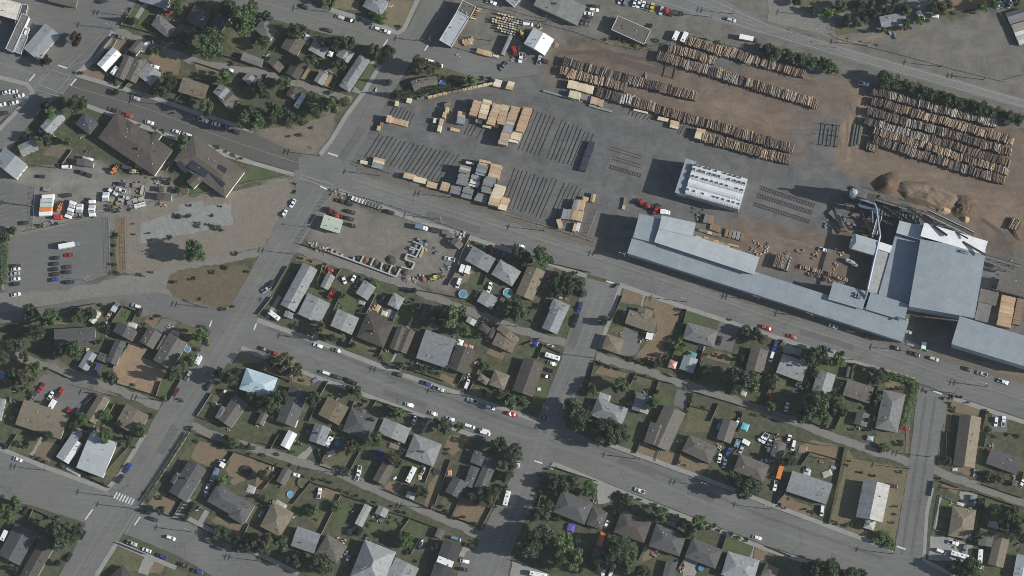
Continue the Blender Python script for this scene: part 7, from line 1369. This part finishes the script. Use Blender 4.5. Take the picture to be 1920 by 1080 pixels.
for a in [(960, 205), (1460, 408), (1940, 580)]: pole(*a, lamp=True)
T(3, 3); pole(940, 915, lamp=True); pole(1060, 278); pole(1210, 187); pole(560, 215); pole(1560, 450)
T(1, 3); pole(590, 305); pole(1330, 580)
# ------------------------------------------------------------------ pools, trampolines, canopies, tarps
WATER = mat_plain('pool water', (.10, .24, .36), .08, 0, .15); TEALW = mat_plain('teal pool water', (.12, .32, .34), .08, 0, .15); NAVY = mat_plain('navy trampoline mat', (.02, .03, .09), .7); BLK = mat_plain('black trampoline mat', (.025, .025, .028), .7); RIM = mat_plain('pale pool rim', (.5, .53, .55), .5); GRIM = mat_plain('green pad rim', (.1, .14, .12), .7)
def disc(x, y, r, label, cat, mtop, mrim, h=1.1, name='pool', legs=False):
    p = PT(x, y, h); rad = r * OFF[2] * PX; o = empty(name, (p.x, p.y, 0)); tag(o, label, cat); n = 28
    mb = MB(); vs = []
    for (rr, z) in ((1, h - .25 if legs else 0), (1, h), (.88, h), (.88, h - .22)): vs += [(rad * rr * math.cos(2 * math.pi * k / n), rad * rr * math.sin(2 * math.pi * k / n), z) for k in range(n)]
    mb.add(vs, [(j * n + k, j * n + (k + 1) % n, (j + 1) * n + (k + 1) % n, (j + 1) * n + k) for j in range(3) for k in range(n)]); mb.obj('rim', mrim, o)
    MB().add([(rad * .9 * math.cos(2 * math.pi * k / n), rad * .9 * math.sin(2 * math.pi * k / n), h - .12) for k in range(n)], [tuple(range(n))]).obj('water' if name == 'pool' else 'mat', mtop, o)
    if legs:
        for k in range(4): a = k * math.pi / 2 + .4; MB().tube([(rad * .95 * math.cos(a), rad * .95 * math.sin(a), 0), (rad * .95 * math.cos(a), rad * .95 * math.sin(a), h - .2)], .04, 6).obj('leg', RIM, o)
T(1, 0); disc(1400, 622, 24, 'blue round pool beside the grey weathered house', 'pool', mat_plain('deep blue pool', (.05, .12, .4), .1), RIM)
T(0, 2); disc(8, 650, 26, 'blue round pool on the left edge', 'pool', WATER, RIM); disc(1405, 458, 25, 'round pool with floats beside the brown gabled house', 'pool', WATER, RIM)
T(1, 2); disc(1552, 45, 33, 'pale blue round pool by the upper alley', 'pool', WATER, RIM); disc(1888, 35, 36, 'teal round pool beside the striped umbrella', 'pool', TEALW, RIM)
T(1, 3); disc(925, 172, 40, 'navy round trampoline above the brown garage', 'trampoline', NAVY, mat_plain('blue pad rim', (.06, .09, .3), .6), .9, 'trampoline', True); disc(1357, 298, 26, 'small grey trampoline on the dirt strip', 'trampoline', BLK, mat_plain('grey pad', (.1, .1, .1), .7), .8, 'trampoline', True); disc(350, 380, 40, 'green ringed trampoline beside the dark garage', 'trampoline', LAWN_D, GRIM, .8, 'trampoline', True); disc(255, 468, 24, 'small bright blue paddling pool on the lawn', 'paddling pool', mat_plain('paddling pool', (.12, .32, .55), .2), RIM, .5)
T(0, 3); disc(430, 730, 38, 'dark trampoline in the shade by the avenue', 'trampoline', BLK, mat_plain('dark pad', (.05, .06, .05), .7), .8, 'trampoline', True); disc(1850, 295, 44, 'black round trampoline in the brown yard', 'trampoline', BLK, BLK, 1.0, 'trampoline', True)
T(2, 3); disc(1420, 1022, 26, 'oval blue hot tub on the pale patio', 'hot tub', WATER, mat_plain('hot tub rim', (.05, .07, .2), .5), .9)
def canopy(x, y, w_, ang, label, m, h=2.6, m2=None, name='canopy_tent'):
    p = PT(x, y, h); o = empty(name, (p.x, p.y, 0), -R(ang)); tag(o, label, 'canopy'); s = w_ * OFF[2] * PX / 2; mb = MB()
    mb.add([(-s, -s, h - .4), (s, -s, h - .4), (s, s, h - .4), (-s, s, h - .4), (0, 0, h + .5)], [(0, 1, 4), (2, 3, 4)], 0); mb.add([(-s, -s, h - .4), (s, -s, h - .4), (s, s, h - .4), (-s, s, h - .4), (0, 0, h + .5)], [(1, 2, 4), (3, 0, 4)], 1); mb.obj('canopy_top', [m, m2 or m], o)
    for sx in (-1, 1):
        for sy in (-1, 1): MB().tube([(sx * s * .95, sy * s * .95, 0), (sx * s * .95, sy * s * .95, h - .4)], .05, 6).obj('leg', STEEL, o)
WFAB = mat_plain('white canvas', (.75, .74, .72), .8, 0, .1); PINK = mat_plain('faded red canvas', (.45, .2, .18), .8, 0, .15)
T(1, 0); canopy(557, 403, 40, 18, 'white peaked tent between two pale houses', WFAB)
T(2, 2); canopy(1205, 572, 60, 18, 'faded red and pale striped canopy tent', PINK, 2.7, mat_plain('pale pink canvas', (.55, .42, .4), .8))
T(1, 2); canopy(1850, 86, 34, 30, 'orange and white round umbrella by the pool', mat_plain('orange canvas', (.6, .33, .18), .8), 2.4, WFAB, 'parasol'); canopy(1530, 408, 46, 18, 'white canopy on the flat pale blue house', WFAB, 3.9)
def tarp(x, y, w_, l, ang, label, c, h=1.4):
    p = PT(x, y, h); s = OFF[2] * PX; o = empty('tarp_heap', (p.x, p.y, 0), -R(ang)); tag(o, label, 'tarp'); mb = MB(); n = 8; vs = []
    for j in range(n + 1):
        for i in range(n + 1):
            u_, v_ = i / n * 2 - 1, j / n * 2 - 1; e = max(abs(u_), abs(v_)); vs.append((u_ * w_ * s / 2, v_ * l * s / 2, (h * (1 - .25 * e * e) + rnd.uniform(-.08, .08)) if e < .99 else .05))
    for j in range(n):
        for i in range(n): a = j * (n + 1) + i; fs = (a, a + 1, a + n + 2, a + n + 1); mb.add([], []); mb.f.append(list(fs)); mb.mi.append(0)
    mb.v = [tuple(q) for q in vs]; mb.obj('tarp', mat_plain('tarp ' + label, c, .7, 0, .35, 1.5), o, smooth=False)
T(2, 3); tarp(668, 805, 52, 118, 20, 'orange tarp over a long pile by the double house', (.55, .15, .07)); tarp(437, 715, 62, 66, 18, 'violet blue tarp below the double hip house', (.09, .08, .36)); tarp(715, 690, 36, 40, 20, 'pale covered heap above the orange tarp', (.5, .5, .47), 1); tarp(750, 695, 24, 60, 20, 'slate covered heap beside the orange tarp', (.1, .14, .19), 1)
T(2, 2); tarp(1350, 498, 80, 46, 18, 'teal tarp clutter behind the grey hip house', (.1, .27, .27), .9); tarp(165, 410, 70, 40, 18, 'purple and white yard clutter by the alley', (.25, .2, .4), .9); tarp(690, 815, 100, 50, 18, 'grey patio clutter behind the pale blue house', (.3, .3, .32), .5); tarp(1745, 1040, 60, 60, 20, 'teal tarp beside the cluttered yard', (.15, .42, .5), 1.3); tarp(200, 757, 26, 24, 0, 'white satellite dish cover on the lawn', (.7, .7, .68), .8); tarp(1735, 790, 50, 40, 20, 'pale scrap heap on the alley', (.4, .38, .34), .9)
T(1, 2); tarp(1570, 430, 34, 26, 20, 'left pink seat by the pale blue house', (.45, .25, .24), .7); tarp(1610, 438, 40, 28, 20, 'right pink seat by the pale blue house', (.45, .27, .26), .7); tarp(910, 150, 36, 60, 30, 'tan yard clutter above the patio', (.45, .33, .2), .8); tarp(960, 190, 50, 40, 20, 'pale patio furniture heap', (.5, .48, .42), .7); tarp(440, 690, 30, 60, 60, 'violet grey clutter by the pavement', (.16, .15, .25), .7); tarp(280, 1010, 60, 60, 20, 'pale cluttered deck behind the dark long house', (.38, .38, .33), .6); tarp(790, 110, 60, 30, 20, 'garden clutter by the grey garage', (.3, .3, .3), .6); tarp(1190, 580, 50, 50, 0, 'blue grey clutter by the front steps', (.12, .13, .22), .7)
T(1, 3); tarp(610, 88, 40, 46, 20, 'dark blue tarp beside the camper', (.06, .14, .25), 1.1); tarp(1450, 305, 34, 44, 0, 'orange pink clutter on the dark deck', (.5, .25, .16), .6); tarp(560, 160, 70, 40, -20, 'white clutter on the dry lawn', (.4, .39, .36), .5); tarp(180, 545, 100, 50, 30, 'pale patio clutter above the tan hip house', (.34, .33, .31), .6); tarp(1040, 110, 110, 46, 18, 'brown wooden deck of the pale house', (.2, .16, .13), .9); tarp(740, 735, 110, 46, -20, 'mauve garden clutter behind the brown grey house', (.25, .22, .23), .6); tarp(1230, 340, 30, 40, 0, 'pale tan scrap beside the purple boat', (.45, .37, .26), .7); tarp(1040, 345, 20, 30, 60, 'small white scrap by the long trailer', (.55, .55, .53), .7); tarp(780, 350, 70, 26, 20, 'purple clutter below the white pickups', (.16, .13, .22), .5)
T(0, 3); tarp(1430, 440, 34, 36, 60, 'violet tarp on the dark porch', (.12, .1, .4), .9); tarp(540, 290, 150, 30, 30, 'white garden clutter under the metal roofs', (.35, .36, .33), .5); tarp(1880, 430, 70, 60, 20, 'pale patio clutter beside the multi hipped house', (.32, .32, .31), .5); tarp(1720, 360, 50, 60, 20, 'dark crate heap in the brown yard', (.06, .06, .06), 1.0)
T(3, 3); tarp(1440, 540, 56, 26, 20, 'pale lattice steps by the picket fence', (.5, .5, .44), .6); tarp(290, 300, 60, 50, 10, 'white machinery heap above the stepped roof house', (.4, .41, .42), 1); tarp(440, 310, 80, 50, -20, 'pale scrap timber heap in the yard', (.36, .33, .28), .8); tarp(490, 265, 50, 26, 20, 'grey scrap by the fence', (.3, .3, .28), .6); tarp(1690, 700, 80, 50, 20, 'white framed deck behind the stepped house', (.4, .41, .41), .8); tarp(765, 45, 50, 42, 10, 'pale teal covered crate by the alley', (.3, .4, .4), 1.8); tarp(1400, 280, 40, 26, 0, 'white clutter below the long gabled house', (.5, .5, .48), .5); tarp(260, 130, 70, 56, 10, 'brown wooden platform behind the dark hip house', (.22, .17, .12), .5)
T(0, 2); tarp(990, 275, 80, 40, 20, 'white clutter on the patio slab', (.42, .42, .4), .5); tarp(1310, 335, 70, 36, 25, 'pale swing set clutter above the gabled house', (.35, .3, .27), .7); tarp(810, 205, 26, 60, 30, 'orange tan scrap by the white boat', (.42, .27, .13), .8); tarp(130, 365, 40, 34, 20, 'tan brush heap by the lane', (.33, .22, .13), .7); tarp(655, 460, 26, 26, 0, 'pale cover between trees', (.5, .48, .42), .7)
T(3, 2); tarp(60, 680, 60, 30, 20, 'white garden clutter below the pale house', (.4, .41, .4), .5); tarp(1100, 430, 150, 40, 22, 'scrap metal heap by the mill gate', (.25, .25, .23), .9); tarp(1180, 465, 40, 14, 20, 'green skip beside the cargo trailer', (.04, .2, .1), 1.4); tarp(620, 325, 70, 14, 14, 'pale timber along the shed wall', (.4, .38, .33), .5); tarp(1060, 330, 60, 30, 15, 'grey skip in the shaded mill yard', (.3, .31, .3), 1.3)
# concrete block bins of the gravel yard, with gravel heaps
T(1, 1)
BLKM = mat_ground('concrete bin block', (.42, .42, .4), (.34, .34, .32), .8, fine_amt=.15)
def wall_run(label, pts, h=1.6, t=.7, name='block_wall', m=None, cat='block wall', group='concrete bin walls'):
    q = [PT(x, y, 0) for x, y in pts]; o0 = q[0]; mb = MB()
    for a, b_ in zip(q[:-1], q[1:]):
        L = (b_ - a).length; d = (b_ - a) / L; M_ = Matrix.Translation(a - o0) @ Matrix.Rotation(math.atan2(d.y, d.x), 4, 'Z'); n = max(1, round(L / 1.5))
        for i in range(n): mb.box(i * L / n + .02, (i + 1) * L / n - .02, -t / 2, t / 2, 0, h + rnd.uniform(-.12, .04), 0, 0, M_)
    o = mb.obj(name, m or BLKM, None, o0); tag(o, label, cat, group)
wall_run('long pale block wall along the alley side', [(560, 815), (790, 900), (1050, 998)])
for i, (a, b_) in enumerate([((578, 790), (562, 815)), ((650, 825), (640, 845)), ((740, 850), (728, 872)), ((808, 842), (780, 895)), ((886, 858), (858, 915)), ((950, 890), (935, 945)), ((1022, 910), (995, 968)), ((1085, 935), (1050, 998))]): wall_run(f'{ORD[i]} short divider wall of the alley bins from the left', [a, b_], group=None)
wall_run('stepped block wall of the right bins', [(1180, 735), (1248, 760), (1200, 852), (1135, 828), (1118, 868), (1190, 895), (1165, 945), (1090, 925)])
wall_run('upper cross wall of the right bins', [(1160, 775), (1222, 798)], group=None); wall_run('middle cross wall of the right bins', [(1195, 800), (1150, 790)], group=None)
GH = {'dark': mat_ground('dark gravel', (.06, .055, .05), (.045, .042, .04), 1.), 'rust': mat_ground('rust red gravel', (.2, .11, .07), (.15, .085, .055), 1.), 'grey': mat_ground('grey gravel heap', (.16, .165, .165), (.12, .12, .12), 1.), 'blue': mat_ground('bluish gravel', (.16, .2, .23), (.12, .14, .16), 1.), 'brown': mat_ground('brown compost', (.09, .07, .055), (.07, .055, .045), 1.)}
for lab, x, y, r, c in [('rust red gravel heap in the bins', 825, 870, 9, 'rust'), ('dark compost heap right of the rust one', 900, 890, 9, 'brown'), ('dark gravel heap in the middle bin', 978, 925, 8, 'dark'), ('brown compost heap in the last alley bin', 1042, 948, 9, 'brown'), ('black gravel heap in the end bin', 1115, 965, 8, 'dark'), ('dark gravel heap left of the rust one', 765, 858, 7, 'dark'), ('bluish gravel heap in the upper bin', 1195, 765, 7, 'blue'), ('grey gravel heap in the second upper bin', 1172, 812, 8, 'blue'), ('grey gravel heap in the lower bin', 1150, 900, 8, 'dark'), ('pale grey gravel in the first bin', 600, 815, 7, 'grey'), ('dark small heap outside the upper bins', 1275, 732, 5, 'dark'), ('small grey heap above the bins', 1210, 715, 5, 'grey'), ('long dark scrap heap above the alley bins', 1010, 870, 12, 'dark'), ('pale tan crate heap by the alley', 1130, 1010, 10, 'grey'), ('orange tan scrap heap by the alley', 1255, 1010, 10, 'rust')]:
    mound(lab, *A_(x, y), r, r * .8, 20, 1.6, GH[c], .3, 'gravel heap', 'gravel_heap', 18)
T(1, 1); lumber('the tan timber beside the bins', (1262, 775), (1225, 850), 16, 3, 1, ['tan', 'orange']); lumber('the second timber beside the bins', (1280, 785), (1270, 800), 14, 1, 1, 'tan')
# picnic gazebo ring in the hall garden
T(0, 1); disc(1375, 352, 40, 'round brown gazebo bed with a pale rim by the hall', 'garden bed', mat_plain('brown bark bed', (.1, .07, .055), .9), CONC_L, .4, 'garden_bed')
H('square dark shed beside the equipment yard', 'dbrown', 3.4, [('f', 1172, 420, 1180, 370, 1290, 365)], cat='shed', name='shed', vents=0, fit=False); H('tiny grey hut above the square dark shed', 'dgrey', 2.6, [('f', 1190, 355, 1190, 318, 1232, 318)], cat='shed', name='shed', vents=0, fit=False); H('dark open shelter in the equipment yard', 'dgrey', 3, [('f', 570, 150, 580, 105, 705, 130)], cat='shed', name='shed', vents=0, fit=False); tarp(650, 105, 90, 26, 14, 'white scrap on the dark open shelter', (.5, .5, .5), 3.4)
# storage containers at the top-right
T(3, 0)
CM = {}
for i, (y, c, nm) in enumerate([(95, (.06, .06, .07), 'black'), (125, (.2, .21, .24), 'grey'), (155, (.2, .18, .15), 'brown grey'), (178, (.24, .25, .26), 'pale grey'), (208, (.3, .26, .2), 'tan'), (240, (.62, .63, .58), 'white'), (272, (.4, .42, .44), 'silver'), (300, (.6, .58, .5), 'cream')]):
    p = PT(1850 + i * 13, y, 2.6); o = empty('storage_container', (p.x, p.y, 0), R(16)); tag(o, f'{nm} storage container in the fenced corner compound', 'container', 'containers in the fenced compound'); L = 9
    MB().box(-L / 2, L / 2, -1.1, 1.1, .15, 2.6).obj('body', mat_metal(f'container {nm}', c, .5, .6, .3), o)
    mb = MB()
    for s in (-1, 1): mb.box(s * L / 2 - .08, s * L / 2 + .08, -1.15, 1.15, 0, 2.68)
    mb.obj('corner_frame', DSTEEL, o)
for i, (x, y, c) in enumerate([(1730, 35, 'white'), (1765, 30, 'teal'), (1790, 28, 'maroon'), (1815, 28, 'silver')]): car(x, y, 'sedan', c, -60)
# steel racks and green beams in the log yard
rk = empty('steel_rack', P(1557, 252, 0), R(-8)); tag(rk, 'dark empty steel rack left of the green beams', 'steel rack')
for k in range(5): MB().box(-4.5 + k % 3, 4 - k % 2, -6 + k * 2.7 - .12, -6 + k * 2.7 + .12, .3, .6).obj('cross_beam', DSTEEL, rk)
for k in range(5): MB().box(-4.2 + k * 2 - .12, -4.2 + k * 2 + .12, -6.5 + k % 2, 5.5 - k % 3, .6, .85).obj('runner', DSTEEL, rk)
for sx in (-4, 0, 4):
    for sy in (-6, -.6, 4.8): MB().box(sx - .12, sx + .12, sy - .12, sy + .12, 0, 3.2).obj('upright', DSTEEL, rk)
for k, x in enumerate((1600, 1606, 1612)):
    p = P(x, 254 - k * 2, 0); o = empty('steel_beam', p, R(-10)); tag(o, ['left', 'middle', 'right'][k] + ' green steel beam beside the log block', 'steel beam', 'green steel beams'); MB().box(-.3, .3, -6, 6, .1, .7).obj('beam', GREENS, o); MB().box(-.4, .4, -6, 6, .7, .8).obj('flange', GREENS, o)
T(2, 0); r2 = empty('steel_square', PT(1180, 540, 0), R(-14)); tag(r2, 'dark square steel frame lying between log rows', 'steel frame')
for s in (-1, 1): MB().box(-3.2, 3.2, s * 2.6 - .15, s * 2.6 + .15, 0, .4).obj('beam', DSTEEL, r2); MB().box(s * 2.6 - .15, s * 2.6 + .15, -3.2, 3.2, .05, .45).obj('beam', DSTEEL, r2)
TA(); mound('flat dark bark strip between log rows', 1210, 143, 3, 9, 0, 1.2, SAW, .3, 'sawdust pile')
mound('scrap bark bank by the right mill road', 1900, 430, 26, 8, 60, 1.5, BARK, .6, 'bark pile', 'bark_mound')
# ------------------------------------------------------------------ scrap heaps and garden clutter beside the houses
CLC = [(.5, .5, .48), (.3, .27, .22), (.13, .12, .11), (.33, .16, .1), (.16, .2, .24), (.42, .36, .26), (.06, .06, .065)]; CLM = [mat_plain(f'clutter paint {i}', c, .7, 0, .3, 2.) for i, c in enumerate(CLC)]
def jumble(i):
    r = random.Random(i); mb = MB()
    for k in range(7):
        l, w_, h = r.uniform(.3, 1.4), r.uniform(.2, .8), r.uniform(.2, .9); M_ = Matrix.Translation((r.uniform(-1.6, 1.6), r.uniform(-1.2, 1.2), 0)) @ Matrix.Rotation(r.uniform(0, 3), 4, 'Z')
        mb.box(-l / 2, l / 2, -w_ / 2, w_ / 2, 0, h, r.randrange(3), 0, M_)
    return mb.mesh('oddments', [CLM[(i + j * 2) % 7] for j in range(3)])
JUM = [jumble(i) for i in range(12)]; HEAPS = []; ROADS = [o for o in COL.objects if o.name.split('.')[0] in ('road', 'alley', 'pavement')]
RT_ = []
for o in ROADS:
    v = np.array([q.co[:2] for q in o.data.vertices]); RT_.append(v)
def on_road(x, y): return any(np.min(np.hypot(v[:, 0] - x, v[:, 1] - y)) < 3.2 for v in RT_)
def heap(x, y):
    p = P(x, y, 0)
    o = mesh_obj('clutter_heap', rnd.choice(JUM), None, (p.x, p.y, .04), (0, 0, rnd.uniform(0, 6))); o.scale = (rnd.uniform(.6, 1.3),) * 3; HEAPS.append((o, 'heap of mixed clutter', 'clutter', (x, y)))
for hl, (hx, hy), sz in list(HOUSES):
    if not any(k in hl for k in ('house', 'garage', 'shed')) or 'sawmill' in hl: continue
    for k in range(2):
        a = rnd.uniform(0, 6.28); d = sz / PX * rnd.uniform(.55, .8); x, y = hx + math.cos(a) * d, hy + math.sin(a) * d; p = P(x, y, 0)
        if 5 < x < 1915 and 5 < y < 1075 and not on_road(p.x, p.y) and min(math.hypot(x - q[1][0], y - q[1][1]) - q[2] / PX * .42 for q in HOUSES) > 0: heap(x, y)
for x, y in [(240, 360), (252, 372), (228, 378), (262, 358), (235, 345), (215, 352), (268, 375), (245, 385), (205, 392), (222, 392), (95, 415), (85, 420), (170, 400), (150, 405), (258, 345), (280, 330), (300, 340), (125, 312), (165, 290), (240, 305), (590, 463), (600, 468), (612, 470), (585, 458), (625, 362), (640, 366), (655, 370), (865, 440), (872, 445), (860, 450), (855, 438), (848, 452), (880, 452), (840, 500), (830, 508), (760, 520), (775, 525), (790, 520), (805, 525), (835, 520), (815, 470), (985, 105), (1000, 60), (1010, 55), (970, 95), (962, 108), (1590, 420), (1600, 425), (1612, 430), (1580, 410), (1570, 430), (1560, 425), (1620, 425), (1625, 415), (1550, 420), (1415, 455), (1425, 462), (1435, 470), (1420, 475), (1408, 468), (1440, 460), (1310, 405), (1318, 398), (1325, 410), (1300, 395), (1895, 545), (1905, 600), (1910, 535), (1500, 470), (1475, 475), (1530, 480), (1565, 500), (1575, 470)]: heap(x, y)
# ------------------------------------------------------------------ labels that say which one
def to_stuff(nm, keep, out):
    lst = sorted([t for t in PLANTS if t[0].name.startswith(nm)], key=lambda t: -t[0].scale.x)[keep:]
    if not lst: return
    vs = []
    for o, what, cat, p in lst:
        k = {'g': 'g'}.get(what[0], 'g'); b_ = BASEM['bush'][len(vs) % 4]; n_ = len(b_.vertices); a = np.zeros(n_ * 3, np.float32); b_.vertices.foreach_get('co', a); a = a.reshape(-1, 3)
        a = a * np.array(o.scale) * (1.0, 1.0, 1.6) + np.array(o.location); vs.append(a); PLANTS.remove((o, what, cat, p))
        for c in list(o.children): bpy.data.objects.remove(c)
        bpy.data.objects.remove(o)
    v = np.concatenate(vs); N = len(v) // 4; me = bpy.data.meshes.new(out); me.vertices.add(4 * N); me.vertices.foreach_set('co', v.ravel()); me.loops.add(4 * N); me.loops.foreach_set('vertex_index', np.arange(4 * N)); me.polygons.add(N); me.polygons.foreach_set('loop_start', np.arange(0, 4 * N, 4)); me.polygons.foreach_set('loop_total', np.full(N, 4)); me.update(calc_edges=True); me.materials.append(LEAF['d' if 'tree' in nm else 'o'])
    o = mesh_obj(out, me); o['kind'] = 'stuff'; o['label'] = 'low dark foliage scattered between the lots'
to_stuff('leafy_tree', 298, 'undergrowth'); to_stuff('shrub', 298, 'ground_shrubbery')
def side(h, p):
    dx, dy = p[0] - h[1][0], p[1] - h[1][1]
    return ('right of' if dx > 0 else 'left of') if abs(dx) > abs(dy) * 1.2 else ('below' if dy > 0 else 'above')
names = {}
for lst, grp in ((VEH, 'vehicles'), (PLANTS, 'plants'), (FENCES, 'fences'), (POLES, 'poles'), (HEAPS, 'heaps')):
    by = {}
    for o, what, cat, p in lst:
        h = min(HOUSES, key=lambda h: math.hypot(p[0] - h[1][0], p[1] - h[1][1])); by.setdefault((what, cat, side(h, p), h[0]), []).append((p, o))
    for (what, cat, sd, hl), v in by.items():
        v.sort(key=lambda t: t[0][0]); hw = hl.split()
        for i, (p, o) in enumerate(v):
            pre = what if len(v) == 1 else ORD[i] + ' ' + what
            lab = f'{pre} {sd} the {hl}'
            ws = lab.split()
            if len(lab.replace('-', ' - ').split()) > 16: lab = ' '.join(ws[:16])
            tag(o, lab, cat, 'parked ' + cat + 's' if lst is VEH else cat + 's around the lots')

# ------------------------------------------------------------------ the air
hz = MB().box(-1950, 1950, -1950, 1950, -1, 2010).obj('haze', bpy.data.materials.new('air')); hz['kind'] = 'stuff'; hz['label'] = 'thin pale summer haze over the whole town'
hm = hz.data.materials[0]; hm.use_nodes = True; hm.node_tree.nodes.clear(); ho = hm.node_tree.nodes.new('ShaderNodeOutputMaterial'); hv = hm.node_tree.nodes.new('ShaderNodeVolumePrincipled'); hm.node_tree.links.new(hv.outputs[0], ho.inputs['Volume'])
hv.inputs['Color'].default_value = (.86, .95, 1.0, 1); hv.inputs['Density'].default_value = 1.7e-5
